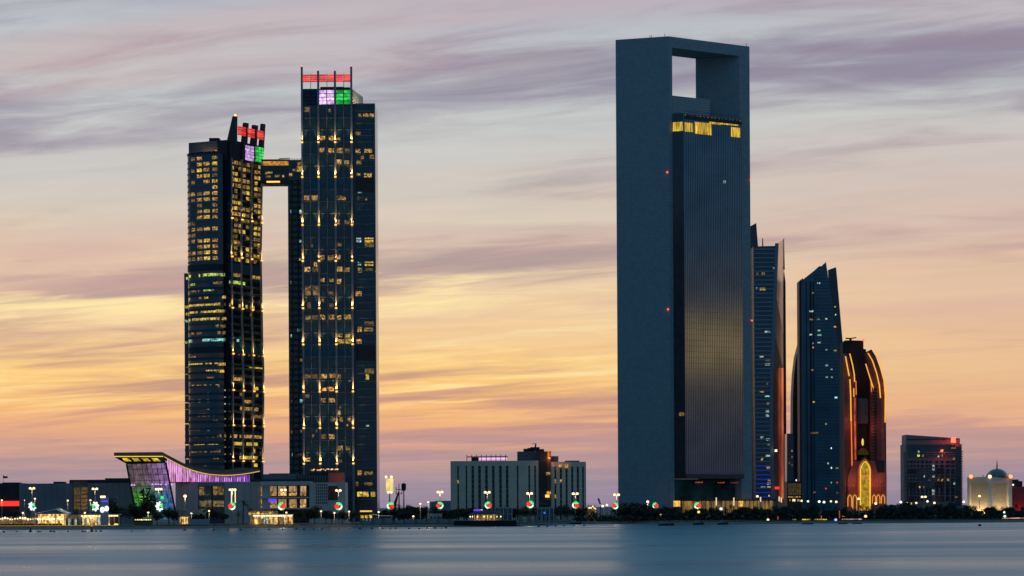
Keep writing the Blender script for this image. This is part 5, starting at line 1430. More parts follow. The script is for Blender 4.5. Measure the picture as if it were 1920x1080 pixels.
    fs = part(t, 'front_soffit', MB().strip([s0, s1], [s2, s3], (0, 0.3, 1), 0.5), M_DARK)
    part(t, 'roof_top', MB().strip([f[0] + Vector((0, 1, 0)), f[1] + Vector((0, 1, 0))], [f[0] + Vector((3, 36, 0)), f[1] + Vector((-6, 36, 0))], (0, 0, -1), 0.6), mat('roof_metal', (0.22, 0.22, 0.23)))
    for k in range(4):
        x = 228.5 + k * 18.3
        q = outline([(x, 859), (x + 11, 859), (x + 18, 864.8), (x + 5.5, 864.8)], D - 13.2)
        part(fs, 'soffit_coffer', MB().poly_y(q, 0.25), lit('coffer_gold', (0.30, 0.18, 0.005), (1.0, 0.70, 0.06), 0.95, (0.5, 0.5, 0.8)))
    # clerestory: upright strips, pink to violet
    rnd = random.Random(4)
    x = 313.0
    while x < 467:
        yb = 903.5
        yt = interp([(b_[0], b_[1] + 1.2) for b_ in bot], x) if x > 311 else 858
        w = 4.1
        f = (x - 313) / 154
        d = D - 7 + 0.2 * (x - 303)
        s = rnd.random()
        m = cm
        lean = 9 * max(0, 1 - f * 3)
        part(t, 'clerestory_pane', MB().poly_y(outline([(x + 0.3 + lean * 0, yb), (x + w - 0.3, yb), (x + w - 0.3, yt + (1 if s < .2 else 0)), (x + 0.3, yt)], d), 0.2), m)
        if rnd.random() < 0.35:
            part(t, 'light_tube', MB().poly_y(outline([(x + 1, yb - 0.5), (x + 2.2, yb - 0.5), (x + 2.2, yt + 3), (x + 1, yt + 3)], d - 0.4), 0.2), glow('tube_pink', (0.95, 0.45, 1.0), 1.0))
        bar('mullion', at(x, yb, d - 0.3), at(x, yt, d - 0.3), 0.12)
        x += w
    mb = MB().strip([at(x, 880, D - 5 + 0.2 * (x - 303)) for x in (313, 467)], [at(x, 905, D - 5 + 0.2 * (x - 303)) for x in (313, 467)], (0, 1, 0), 0.4); part(t, 'clerestory_back', mb, M_DARK)
    # centre block
    cw = mat('mall_centre_wall', (0.42, 0.39, 0.37), 0.75, vary=0.1, vscale=0.1)
    box('centre_wall', 329, 371, 905, None, 6, 24, cw); box('centre_wall', 421, 491, 904.5, None, 6, 24, cw)
    Fc = frontal(329, 491, 930, D + 6)
    box('window_recess', 371, 421, 911, None, 8, 20, M_GLASS); box('cornice', 371, 421, 904.8, 911, 6, 22, grey)
    for (x0, x1, y0, y1, m) in ((373, 382, 913, 928, L_DIM), (383.5, 394, 912, 929, M_GLASS), (399, 407, 911.5, 928, L_DIM), (408.5, 419, 911.5, 928, L_DIM), (373, 396, 939, 950, lit('dim_teal', (0.004, 0.01, 0.012), (0.25, 0.20, 0.06), 0.7)), (399, 419, 939, 950, L_DIM)):
        Fc.pblk(t, 'window', x0, x1, y0, y1, -2.0, -1.7, m)
    Fc.pblk(t, 'teal_band', 371, 421, 929.5, 937, -2.0, -1.5, M_TEAL); Fc.pblk(t, 'pillar', 396, 398.6, 911, 975, -2.0, -1.3, M_DARK)
    for x in (340, 352, 362, 433, 446, 458, 470, 481):
        Fc.pblk(t, 'panel_joint', x - 0.15, x + 0.15, 906, 972, 0.0, 0.06, M_DARK)
    Fc.pblk(t, 'parapet_cap', 329, 491, 904, 905.5, -0.4, 0.3, pal)
    for (x, y) in ((322, 919), (323, 924), (326, 937), (325, 942.5), (318, 946), (326, 949), (320, 930)):
        q = at(x, y, D - 2); block(t, 'atrium_lamp', q, (1.0, 0.6, 0.9), 0, L_YEL if y > 930 else L_WARM)
    # restaurant wing: two lit storeys behind deep frames
    box('restaurant_wall', 491, 506, 904, None, 2, 26, pal)
    box('restaurant_frame_top', 488, 585, 902.5, 910, 0, 26, pal); box('restaurant_frame_mid', 488, 579, 931.5, 934.5, 0, 4, pal); box('restaurant_frame_low', 488, 579, 952, 955, 0, 4, pal)
    box('restaurant_back', 506, 580, 909.8, None, 5, 20, M_DARK)
    Fr = frontal(489, 580, 930, D + 5)
    warm = lit('restaurant_warm', (0.10, 0.045, 0.012), (0.95, 0.55, 0.17), 0.95, (0.8, 0.8, 0.9), 0.36, 0.62)
    for r in range(2):
        for k in range(5):
            x = (489.5, 503.5, 522, 542, 563)[k]; w = (9, 15.5, 15, 14.5, 11)[k]
            y = (911.5, 936)[r]
            Fr.pblk(t, 'lit_window', x, x + w, y + (9.8 if r == 0 else 8.5), y + (18 if r == 0 else 16), -0.2, 0.4, warm)
            Fr.pblk(t, 'curtain_window', x, x + w, y, y + 9.5 if r == 0 else y + 8, -0.2, 0.35, lit('curtain_glow', (0.20, 0.11, 0.05), (0.70, 0.44, 0.20), 0.75, (0.9, 0.9, 0.2)))
            Fr.pblk(t, 'balcony_rail', x, x + w, y + (11 if r == 0 else 9.5), y + (11.8 if r == 0 else 10.2), 1.2, 1.4, M_METAL)
    q = at(511, 938, D + 2); block(t, 'violet_sign', q, (4.5, 0.4, 1.6), 0, G_VIOLET)
    # white end block with pierced panels and a poster
    box('end_block', 580, 647.5, 904.5, None, -1, 24, pal)
    Fe = frontal(580, 647.5, 930, D - 1)
    for i in range(7):
        for k in range(6):
            Fe.pblk(t, 'pierced_panel', 592 + k * 3.8, 594.6 + k * 3.8, 907 + i * 5.6, 911.4 + i * 5.6, 0, 0.12, mat('pierced_grey', (0.15, 0.145, 0.15), 0.7))
    Fe.pblk(t, 'poster', 615, 633, 911.5, 938, 0, 0.3, mat('poster_print', (0.16, 0.04, 0.04), 0.6, vary=0.9, vscale=0.45))
    Fe.pblk(t, 'poster_frame', 614, 634, 908, 910.5, 0, 0.4, M_WHITE); Fe.pblk(t, 'poster_frame', 614, 634, 938.5, 940, 0, 0.4, M_WHITE)
    # roof storeys
    box('roof_storey', 493, 560, 889, 904, 12, 16, M_CONC); box('roof_storey', 504, 556, 887.5, 892, 16, 10, M_DARK); box('roof_storey', 556, 620, 890, 905, 10, 16, M_DARK)
    box('roof_edge', 470, 586, 899, 903.5, 8, 22, M_DARK)
    for x in range(560, 616, 5):
        q = at(x, 897, D + 9.6); block(t, 'roof_louvre', q, (0.5, 0.4, 3.6), 0, M_CONC)
    rl = box('red_lit_block', 616, 643.5, 886, 905, 8, 14, mat('red_brick', (0.33, 0.10, 0.07), 0.7))
    q = at(640, 898, D + 4); lamp(t, 'red_block_lamp', (q.x, q.y - 3, q.z), 380, (1, 0.25, 0.12), size=0.4)
    for k in range(16):
        x = 583 + k * 3.4 + rnd.uniform(-1, 1)
        q = at(x, 880.5 + rnd.uniform(-1, 1.2), D + 14); block(t, 'terrace_lamp', q, (0.7, 0.5, 0.7), 0, lit('terrace_glow', (0.3, 0.1, 0.03), (1, 0.6, 0.3), 1.5))
    q0 = at(580, 882, D + 14.5); q1 = at(640, 882, D + 14.5)
    part(t, 'terrace_rail', MB().tube([q0, q1], 0.15, 5), M_METAL)
    part(t, 'terrace', MB().box(q0.x, q1.x, D + 13, D + 24, at(600, 900, D).z, at(600, 885, D).z), M_DARK)
mall()

# ------------------------------------------------------------------ street lamps and light ornaments
def street_lamp(x, yh, D, label, heads=2, m=None, group='tall street lamps along the shore road', size=1.0, ring=True):
    m = m or G_LAMP
    top = at(x, yh, D)
    b = at(x, 950, D)
    t = thing('street_lamp', label, 'street lamp', (top.x, D, LAND), group)
    part(t, 'pole', MB().tube([(top.x, D, LAND), (top.x, D, LAND + 1.0), (top.x, D, top.z)], [0.30 * size, 0.20 * size, 0.13 * size], 8), M_POLE)
    offs = {1: [0], 2: [-0.95, 0.95], 3: [-1.3, 0, 1.3]}[heads]
    arm = part(t, 'arm', MB().tube([(top.x - 1.3 * size * (heads > 1), D, top.z), (top.x + 1.3 * size * (heads > 1) + 0.01, D, top.z + 0.01)], 0.10, 6), M_POLE)
    for k, o in enumerate(offs):
        hx = top.x + o * size
        h = part(arm, 'lamp_head', MB().loft([[(hx + s * 0.75 * size * cos(a), D + 0.6 * size * sin(a), top.z + z * size) for a in [2 * pi * i / 8 for i in range(8)]] for s, z in ((0.7, -0.55), (1.0, -0.2), (0.85, 0.3), (0.3, 0.55))]), m)
    if D < 1700:
        lamp(t, 'lamp_light', (top.x, D - 1.0, top.z - 1.6), 450 * size, (1, 0.78, 0.45), size=0.5)
    return t
def ornament(x, y, D, label, kind, r=2.0, flip=1):
    """round festive light ornament: swirl of coloured light tubes on a ring"""
    c = at(x, y, D - 0.8)
    t = thing('light_ornament', label, 'light ornament', c, 'round festive light ornaments on lamp posts')
    def arcs(name, r0, r1, a0, a1, m, n=10):
        a = [(c.x + flip * r0 * cos(radians(a0 + (a1 - a0) * i / n)), c.y, c.z + r0 * sin(radians(a0 + (a1 - a0) * i / n))) for i in range(n + 1)]
        b = [(c.x + flip * r1 * cos(radians(a0 + (a1 - a0) * i / n)), c.y, c.z + r1 * sin(radians(a0 + (a1 - a0) * i / n))) for i in range(n + 1)]
        part(t, name, MB().strip(a, b, (0, 1, 0), 0.2), m)
    part(t, 'bracket', MB().tube([(c.x, c.y + 0.1, c.z), (c.x, c.y + 0.9, c.z)], 0.12, 6), M_POLE)
    t.rotation_euler = (0, radians(random.uniform(-28, 28)), radians(random.uniform(-18, 18)))
    s_ = random.uniform(0.9, 1.08); t.scale = (s_, s_, s_)
    if kind == 'wreath':
        for k in range(15):
            a = radians(24 * k)
            s = 0.86 if k % 2 else 0.62
            p = (c.x + flip * r * s * 0.86 * cos(a), c.y - 0.05 * (k % 2), c.z + r * s * 1.1 * sin(a))
            g = k in (0, 1, 14)
            part(t, 'green_leaf' if g else 'white_leaf', MB().poly_y([(p[0] + r * 0.22 * cos(w), p[1], p[2] + r * 0.22 * sin(w)) for w in [2 * pi * i / 7 for i in range(7)]], 0.2), G_GREEN2 if g else G_WHITE)
        arcs('green_swirl', r * 0.12, r * 0.45, -30, 70, G_GREEN2)
        arcs('white_swirl', r * 0.12, r * 0.45, 70, 250, G_WHITE)
        q = (c.x + flip * r * 0.42, c.y - 0.15, c.z + r * 0.62)
        part(t, 'red_spot', MB().poly_y([(q[0] + r * 0.2 * cos(w), q[1], q[2] + r * 0.16 * sin(w)) for w in [2 * pi * i / 8 for i in range(8)]], 0.1), glow('soft_red', (0.7, 0.12, 0.12), 0.8))
    else:
        arcs('green_arc', r * 0.55, r, 50, 170, G_GREEN2)
        arcs('white_arc', r * 0.60, r, 172, 262, G_WHITE)
        arcs('green_arc', r * 0.60, r, 264, 310, G_GREEN2, 5)
        part(t, 'red_disc', MB().poly_y([(c.x + flip * r * 0.38 + r * 0.62 * cos(w), c.y - 0.1, c.z - r * 0.08 + r * 0.62 * sin(w)) for w in [2 * pi * i / 14 for i in range(14)]], 0.2), G_RED)
        arcs('gold_arc', r * 0.35, r * 0.52, 60, 150, glow('ornament_gold', (1, 0.6, 0.3), 1.2), 6)
def lamps():
    D = 1445
    big = [(60, 915.5, 2, 'behind the left cafe tent'), (178, 916.5, 2, 'beside the white sign pylon'), (297.5, 917, 3, 'before the colour-lit atrium'), (436, 918, 3, 'with twin light columns before the mall centre'),
           (531.5, 918.5, 2, 'before the lit restaurant storeys'), (634.5, 919.5, 2, 'at the right end of the mall')]
    for x, y, n, w in big:
        street_lamp(x, y, D, 'tall lit street lamp ' + w, n)
    street_lamp(347, 930, 1470, 'single-headed lamp before the blank grey mall wall', 1, G_LAMP, size=1.25)
    for x, y, w in ((825, 922.5, 'left of the long pale hotel'), (913.5, 923, 'before the left wing of the long pale hotel'), (993, 925, 'before the middle of the long pale hotel'), (1078.5, 925.5, 'before the right wing of the long pale hotel'),
                    (1156, 927.5, 'at the left foot of the frame tower')):
        street_lamp(x, y, 1560, 'tall lit street lamp ' + w, 2, size=1.15)
    street_lamp(1214.5, 940.5, 1620, 'greenish lamp above the trees below the frame tower wall', 1, G_WLAMP, size=1.1)
    street_lamp(1420, 930.5, 1700, 'lamp right of the frame tower foot', 1, size=1.1)
    street_lamp(1610, 935, 1750, 'lamp before the small arches of the arched hotel', 1, size=1.2)
    street_lamp(1732, 931.5, 1750, 'twin-headed lamp before the gridded apartment block', 2, size=1.1)
    street_lamp(1836.5, 930, 1800, 'lamp before the left golden recess of the domed gatehouse', 1, size=1.2)
    for x, w in ((1343, 'left'), (1376, 'right')):
        p = at(x, 933, 1640); q = at(x, 948, 1640)
        t = thing('light_column', w + ' of two slim glowing columns before the frame tower entrance', 'light column', (p.x, 1640, LAND), 'glowing columns before the frame tower')
        part(t, 'post', MB().tube([(p.x, 1640, LAND), (p.x, 1640, q.z)], 0.25, 6), M_POLE)
        part(t, 'glowing_shaft', MB().tube([(p.x, 1640, q.z), (p.x, 1640, p.z)], 0.4, 6), glow('column_light', (1, 0.75, 0.42), 0.9))
    for x, y0, w in ((1426, 932, 'beside the blue-lit foot of the banded tower'), (1461, 931, 'below the slanted bronze side of the banded tower'), (1465, 933, 'right of its twin below the bronze tower side')):
        p = at(x, y0, 1690); q = at(x, y0 + 9, 1690)
        t = thing('light_column', 'slim glowing column ' + w, 'light column', (p.x, 1690, LAND), 'glowing columns by the far towers')
        part(t, 'post', MB().tube([(p.x, 1690, LAND), (p.x, 1690, q.z)], 0.25, 6), M_POLE)
        part(t, 'glowing_shaft', MB().tube([(p.x, 1690, q.z), (p.x, 1690, p.z)], 0.42, 6), glow('column_light', (1, 0.75, 0.42), 0.9))
    # twin light columns on the central mall lamp
    for x, w in ((434, 'left'), (441, 'right')):
        p = at(x, 920, D - 1); q = at(x, 943, D - 1)
        t = thing('light_column', w + ' of two tall light columns above the central mall ornament', 'light column', (p.x, D - 1, LAND), 'light columns before the mall')
        part(t, 'post', MB().tube([(p.x, D - 1, LAND), (p.x, D - 1, q.z)], 0.15, 6), M_POLE)
        part(t, 'glowing_shaft', MB().tube([(p.x, D - 1, q.z), (p.x, D - 1, p.z)], 0.28, 6), glow('column_light2', (1, 0.85, 0.5), 1.2))
    # promenade lamps
    for x, y, w in ((3.5, 938, 'at the left edge before the red sign'), (65.5, 935, 'just right of the first wreath ornament'), (127, 938.5, 'right of the cafe tent'), (169.5, 938, 'left of the second wreath ornament'), (46, 938, 'thin, between the red sign and the first wreath'),
                    (43, 961.5, 'short, left of the cafe tent'), (159, 961.5, 'short, left of the flat cafe canopy'), (278, 961, 'short, below the colour-lit atrium'), (359, 962, 'short, above the white beach kiosk'), (392, 958, 'short, right of the beach kiosk'), (537, 961, 'short, before the lit restaurant'),
                    (602, 958.5, 'short, right of the lit pergola'), (627, 961.5, 'short, below the poster wall'), (654.5, 959, 'pale post by the right end of the mall'), (710, 960, 'short, at the foot of the taller twin tower'), (788, 944.5, 'flat-headed, left of the long pale hotel'), (803, 941.5, 'arm lamp near the low far roof'), (775, 968, 'short, among the dark trees right of the gold banner')):
        street_lamp(x, y, 1425, 'small lit promenade lamp ' + w, 1, G_LAMP, 'small promenade lamps', 0.7 if 'thin' not in w else 0.35)
    # ornaments
    DO = D - 1.0
    for x, y, w in ((60.5, 949.5, 'above the cafe tent'), (178.5, 949.5, 'left of the sign pylon'), (299, 949.5, 'below the glass atrium')):
        ornament(x, y, DO, 'white wreath of lights with green swirl ' + w, 'wreath', 2.3, 1 if x != 178.5 else -1)
    for x, y, w, fl, d in ((434.5, 949, 'at the foot of the twin light columns', -1, DO), (528, 949, 'before the restaurant storeys', 1, DO), (634.5, 949, 'before the poster wall', -1, DO), (732.5, 948.5, 'on the gold banner post', 1, 1500),
                       (824.5, 947.5, 'left of the long pale hotel', -1, 1559), (915.5, 947, 'over the round beach pavilion', 1, 1559), (994, 945.5, 'before the hotel middle', -1, 1559), (1079.5, 947, 'before the hotel right wing', 1, 1559),
                       (1153.5, 948.5, 'at the left foot of the frame tower', -1, 1559), (1229, 948, 'before the frame tower stone wall', 1, 1619), (1308, 948, 'before the frame tower lobby', 1, 1639), (1420.5, 957.5, 'right of the frame tower among trees', -1, 1699)):
        ornament(x, y, d, 'round green, white and red light ornament ' + w, 'swirl', 2.05, fl)
    # gold banner lamp
    D2 = 1500
    p = at(730.5, 897, D2)
    t = thing('banner_lamp', 'tall post with a glowing gold banner box right of the taller twin tower', 'banner lamp', (p.x, D2, LAND))
    q = at(730.5, 922, D2)
    part(t, 'pole', MB().tube([(p.x, D2, LAND), (p.x, D2, p.z)], [0.5, 0.3], 8), M_POLE)
    w = 6.8 / (F / D2)
    part(t, 'banner_box', MB().box(p.x - w, p.x + w, D2 - 0.8, D2 + 0.4, q.z, p.z), lit('banner_gold', (0.45, 0.30, 0.05), (1.0, 0.80, 0.30), 1.0, (0.35, 0.35, 0.12)))
    for dx_, dz in ((-6.5, 0.8), (3.5, 0.8), (-2.5, -7.6), (3.0, -7.6)):
        part(t, 'lamp_head', MB().sphere((p.x + dx_ / 3.43, D2 - 0.9, p.z + dz), 0.7, 8, 5), G_LAMP)
    # masts
    for x, y0, w, h in ((748, 907, 'lattice', 1), (757, 905, 'plain', 0)):
        p = at(x, y0, 1640)
        t = thing('telecom_mast', ('slim mast with a drum of aerials right of its neighbour' if not h else 'slim mast with bracket aerials beside the gold banner post'), 'mast', (p.x, 1640, LAND), 'telecom masts')
        part(t, 'pole', MB().tube([(p.x, 1640, LAND), (p.x, 1640, p.z)], [0.5, 0.22], 8), M_METAL)
        if h:
            for dz in (-3.5, -6):
                part(t, 'bracket', MB().tube([(p.x - 1.8, 1640, p.z + dz), (p.x + 1.8, 1640, p.z + dz)], 0.18, 5), M_METAL)
                for s in (-1.7, 1.7):
                    block(t, 'panel_aerial', (p.x + s, 1639.8, p.z + dz + 0.6), (0.45, 0.4, 2.0), 0, M_METAL)
        else:
            part(t, 'aerial_drum', MB().tube([(p.x, 1640, p.z - 5), (p.x, 1640, p.z - 0.4)], [0.9, 1.1], 10), M_METAL)
            for k in range(6):
                block(t, 'panel_aerial', (p.x + 1.2 * cos(k), 1640 + 1.2 * sin(k), p.z - 2.5), (0.4, 0.4, 3.6), k, M_METAL)
        block(t, 'beacon', (p.x, 1640, p.z + 0.5), (0.6, 0.6, 0.6), 0, G_RED)
    p = at(741, 943, 1630); q = at(747.5, 922, 1630)
    o = solo('leaning_crane', MB().tube([(p.x - 1, p.y, LAND), p, q], [0.9, 1.0, 0.4], 6), M_METAL, 'dark leaning crane boom below the two telecom masts', 'crane')
    p = at(1122, 934, 1700); q = at(1126, 948, 1700)
    t = thing('floodlight_board', 'dark tilted floodlight board on a post between hotel and frame tower', 'floodlight', (q.x, 1700, LAND))
    part(t, 'post', MB().tube([(q.x, 1700, LAND), (q.x, 1700, q.z)], 0.3, 6), M_METAL)
    part(t, 'board', MB().poly_y(outline([(1120, 935.5), (1123.5, 933.5), (1127, 945), (1124.5, 946)], 1700), 0.6), mat('board_grey', (0.2, 0.22, 0.22)))
lamps()

# ------------------------------------------------------------------ beach cafes, kiosks and club houses
def people_block(*a):
    pass
def cafes():
    D = 1415
    rnd = random.Random(21)
    glowm = lit('cafe_interior_glow', (0.12, 0.04, 0.008), (1.0, 0.60, 0.17), 1.25, (0.8, 0.8, 0.55), 0.38, 0.62)  # glow on walls and bays puts in the cafe lamplight
    dimm = lit('cafe_dim_glow', (0.03, 0.018, 0.008), (0.42, 0.24, 0.08), 0.8, (1.1, 1.1, 0.7))  # weaker wall glow put in for dim lamplight
    strg = lit('lamp_string', (0.5, 0.28, 0.06), (1.0, 0.85, 0.50), 2.4, (1.3, 1.3, 0.8), 0.35, 0.6)
    canvas = mat('canvas', (0.62, 0.56, 0.50), 0.8)
    # gable tent
    t = thing('cafe_tent', 'lit cafe under a peaked pale canvas roof on the left beach', 'cafe', (at(97, 970, D).x, D + 6, LAND))
    r = [at(x, y, D) for x, y in ((65, 963.8), (80, 961), (104, 955.3), (119, 962), (126, 964.5))]
    part(t, 'roof', MB().strip(r, [p + Vector((0, 13, 0.6)) for p in r], (0, 0, 1), 0.25), canvas)
    part(t, 'back_wall', MB().box(at(66, 970, D).x, at(121, 970, D).x, D + 8, D + 8.4, LAND, at(90, 964, D).z), glowm)
    for x in (67, 78, 88, 104, 120.5):
        p = at(x, 963, D + 0.6); part(t, 'post', MB().tube([(p.x, D + 0.6, LAND), (p.x, D + 0.6, p.z)], 0.2, 6), M_CREAM)
    for k in range(13):
        p = at(67 + k * 4.2, 973 + rnd.uniform(-1.2, 1.2), D + 2); part(t, 'hanging_lamp', MB().sphere((p.x, D + 2, p.z), 0.55, 7, 4), strg)
    for k in range(8):
        p = at(68 + k * 6.5, 984, D + 1.5); block(t, 'counter', (p.x, D + 1.5, LAND + 0.55), (1.5, 0.8, 1.1), 0, M_DARK if k % 3 else mat('red_chairs', (0.25, 0.04, 0.03)))
    for x in (85, 105):
        p = at(x, 972, D + 3); lamp(t, 'tent_lamp', (p.x, D + 3, LAND + 4), 900, (1, 0.72, 0.34), size=0.6)
    # strung terrace at the far left
    for (x0, x1, lab) in ((-20, 20, 'open cafe terrace with strings of lamps at the left edge'), (21, 63, 'strung-lamp cafe terrace between the left edge and the tent')):
        t = thing('cafe_terrace', lab, 'cafe', (at((x0 + x1) / 2, 975, D).x, D + 5, LAND))
        part(t, 'back_wall', MB().box(at(x0, 970, D).x, at(x1, 970, D).x, D + 6, D + 6.3, LAND, LAND + 4.0), dimm)
        part(t, 'awning', MB().box(at(x0, 970, D).x, at(x1, 970, D).x, D + 2, D + 6, LAND + 4.6, LAND + 4.8), M_DARK)
        for k in range(9):
            p = at(x0 + 2 + k * (x1 - x0 - 3) / 8, 973 + rnd.uniform(-2.2, 1.2), D + 1.5); part(t, 'hanging_lamp', MB().sphere((p.x, D + 1.5, p.z), rnd.uniform(0.35, 0.6), 7, 4), strg)
        for k in range(6):
            p = at(x0 + 4 + k * (x1 - x0 - 6) / 5, 980, D + 1); block(t, 'table', (p.x, D + 1, LAND + 0.5), (1.6, 0.9, 1.0), 0, M_DARK)
        for x in (x0 + 1, x1 - 1):
            p = at(x, 970, D + 2); part(t, 'post', MB().tube([(p.x, D + 2, LAND), (p.x, D + 2, LAND + 4.7)], 0.15, 6), M_CREAM)
        p = at((x0 + x1) / 2, 972, D + 3); lamp(t, 'terrace_light', (p.x, D + 3, LAND + 3.5), 350, (1, 0.7, 0.32), size=0.6)
    # glazed kiosk next to the tent
    t = thing('glass_kiosk', 'small white glazed kiosk between the cafe tent and the flat canopy', 'kiosk', (at(133, 975, D).x, D + 6, LAND))
    Fk = frontal(122, 150, 975, D + 3)
    Fk.blk(t, 'back_wall', 0, Fk.L, LAND, LAND + 5.2, -4, -3.6, M_CONC); Fk.blk(t, 'roof', -0.3, Fk.L + 0.3, LAND + 5.2, LAND + 5.5, -4.2, 0.4, canvas)
    for k in range(5):
        Fk.blk(t, 'glass_door', Fk.L * k / 5 + 0.2, Fk.L * (k + 1) / 5 - 0.2, LAND + 0.1, LAND + 3.4, -0.2, 0, L_WHT if k % 2 else mat('grey_door', (0.10, 0.11, 0.12)))
    # flat canopy cafe
    t = thing('flat_canopy_cafe', 'lit cafe under a long flat canopy beside the sign pylon', 'cafe', (at(187, 975, D).x, D + 5, LAND))
    Fk = frontal(151, 223, 972, D)
    Fk.blk(t, 'canopy', 0, Fk.L, LAND + 5.3, LAND + 5.7, -9, 0.5, M_CREAM)
    Fk.blk(t, 'canopy_light', 0.3, Fk.L - 0.5, LAND + 4.5, LAND + 5.25, -0.4, 0.2, strg)
    Fk.blk(t, 'back_wall', 0, Fk.L * 0.72, LAND, LAND + 5.2, -6, -5.7, glowm)
    Fk.blk(t, 'back_wall', Fk.L * 0.72, Fk.L, LAND, LAND + 5.2, -6, -5.7, M_DARK)
    for k in range(9):
        u = Fk.L * k / 8; Fk.blk(t, 'post', u - 0.15, u + 0.15, LAND, LAND + 5.3, -0.3, 0.0, M_CREAM)
    for k in range(4):
        u = Fk.L * (0.06 + 0.17 * k); Fk.blk(t, 'screen_panel', u, u + 1.6, LAND, LAND + 3.4, -3.2, -3.0, L_WHT if k in (0, 2) else M_WHITE)
    for u in (0.72, 0.93):
        c = Fk.P(Fk.L * u, LAND + 0.75, 0.8); part(t, 'ground_lantern', MB().sphere((c.x, c.y, LAND), 1.15, 12, 6, 0.8, half=True), glow('lantern_glow', (1, 0.72, 0.40), 1.3))
    Fk.blk(t, 'bar_counter', Fk.L * 0.74, Fk.L * 0.9, LAND, LAND + 1.4, -1.6, -0.6, mat('bar_wood', (0.12, 0.06, 0.03)))
    for x in (165, 190):
        p = at(x, 972, D + 2); lamp(t, 'canopy_lamp', (p.x, D + 2.5, LAND + 4), 700, (1, 0.7, 0.32), size=0.6)
    # sign pylon
    p = at(195.5, 960, D - 2)
    t = thing('sign_pylon', 'tall white sign pylon with two bright round lights and violet band', 'sign', (p.x, D - 2, LAND))
    z = lambda y: at(195.5, y, D - 2).z
    X0, X1 = at(188, 960, D - 2).x, at(203.2, 960, D - 2).x
    part(t, 'slab', MB().box(X0, X1, D - 2, D - 1.2, LAND, z(933)), mat('pylon_white', (0.55, 0.50, 0.50), 0.6))
    for x, y, rr in ((191.8, 955.8, 1.15), (200, 953.6, 1.1)):
        c = at(x, y, D - 2.1)
        part(t, 'round_light', MB().poly_y([(c.x + rr * cos(w), D - 2.2, c.z + rr * 1.25 * sin(w)) for w in [2 * pi * i / 16 for i in range(16)]], 0.18), glow('pylon_white_light', (1, 1, 1), 1.4))
    part(t, 'violet_band', MB().box(X0 + 0.6, X1 - 0.2, D - 2.15, D - 2.0, z(941.5), z(938.5)), G_VIOLET)
    c = at(192.7, 932.8, D - 2); part(t, 'top_light', MB().box(c.x - 1.3, c.x + 1.3, D - 2.3, D - 1.0, c.z - 0.1, c.z + 0.9), G_LAMP)
    # dark kiosks below the atrium
    t = thing('beach_bar', 'low dark beach bar with a row of warm lamps below the atrium', 'bar', (at(268, 978, D).x, D + 3, LAND))
    Fk = frontal(252, 284, 978, D)
    Fk.blk(t, 'counter', 0, Fk.L, LAND, LAND + 1.4, -2, -0.2, mat('bar_olive', (0.10, 0.10, 0.07))); Fk.blk(t, 'back_wall', 0, Fk.L, LAND, LAND + 3.2, -4, -3.6, M_DARK); Fk.blk(t, 'roof', -0.3, Fk.L + 0.3, LAND + 3.2, LAND + 3.45, -4.2, 0.2, M_DARK)
    for k in range(8):
        u = Fk.L * (0.06 + k * 0.125); Fk.blk(t, 'bar_lamp', u - 0.3, u + 0.4, LAND + 2.5, LAND + 3.0, -0.2, 0.1, strg)
    # shade sails and white kiosk
    t = thing('shade_sail_kiosk', 'white shade sails over a lit kiosk right of the atrium', 'kiosk', (at(350, 975, D).x, D + 3, LAND))
    for tri in (((337, 952.5), (355, 960.5), (334, 966)), ((356, 960.5), (385.5, 953), (373, 966)), ((376, 962), (389, 958), (383, 967))):
        q = [at(x, y, D + (k * 2.5)) for k, (x, y) in enumerate(tri)]
        part(t, 'shade_sail', MB().add(q + [p + Vector((0, 0.1, 0.12)) for p in q], [(0, 1, 2), (5, 4, 3), (0, 3, 4, 1), (1, 4, 5, 2), (2, 5, 3, 0)]), canvas)
    for x, y in ((337, 952.5), (355, 960), (385.5, 953)):
        p = at(x, y, D); part(t, 'post', MB().tube([(p.x, D, LAND), (p.x, D, p.z)], 0.16, 6), M_POLE)
    Fk = frontal(336, 353, 975, D + 1)
    Fk.blk(t, 'kiosk_body', 0, Fk.L, LAND, LAND + 4.4, -4, 0, M_CONC)
    for k in range(4):
        Fk.blk(t, 'lit_shelf', Fk.L * k / 4 + 0.15, Fk.L * (k + 1) / 4 - 0.15, LAND + 0.4, LAND + 4.1, 0, 0.15, glowm)
    Fw = frontal(356, 392, 980, D - 2)
    t = thing('white_screen', 'white screen fence right of the shade sail kiosk', 'fence', Fw.P(Fw.L / 2, LAND))
    for k in range(6):
        Fw.blk(t, 'panel', Fw.L * k / 6 + 0.04, Fw.L * (k + 1) / 6 - 0.04, LAND, LAND + 2.9, -0.15, 0, mat('screen_white', (0.36, 0.36, 0.37), 0.7))
    # lit pergola restaurant
    t = thing('pergola_restaurant', 'brightly lit flat pergola restaurant on the beach below the mall', 'restaurant', (at(510, 975, D).x, D + 5, LAND))
    Fk = frontal(474, 549, 972, D)
    Fk.blk(t, 'canopy', 0, Fk.L, LAND + 4.9, LAND + 5.2, -8, 0.4, M_CREAM); Fk.blk(t, 'canopy_light', 0.2, Fk.L - 0.2, LAND + 4.0, LAND + 4.85, -0.4, 0.15, strg)
    for k in range(8):
        a, b = Fk.L * k / 8 + 0.2, Fk.L * (k + 1) / 8 - 0.2
        Fk.blk(t, 'bay', a, b, LAND, LAND + 3.9, -5, -4.7, (glowm, dimm, L_WHT, glowm, glowm, dimm, glowm, glowm)[k])
    for k in range(9):
        u = Fk.L * k / 8; Fk.blk(t, 'post', u - 0.14, u + 0.14, LAND, LAND + 4.9, -0.2, 0, M_CREAM)
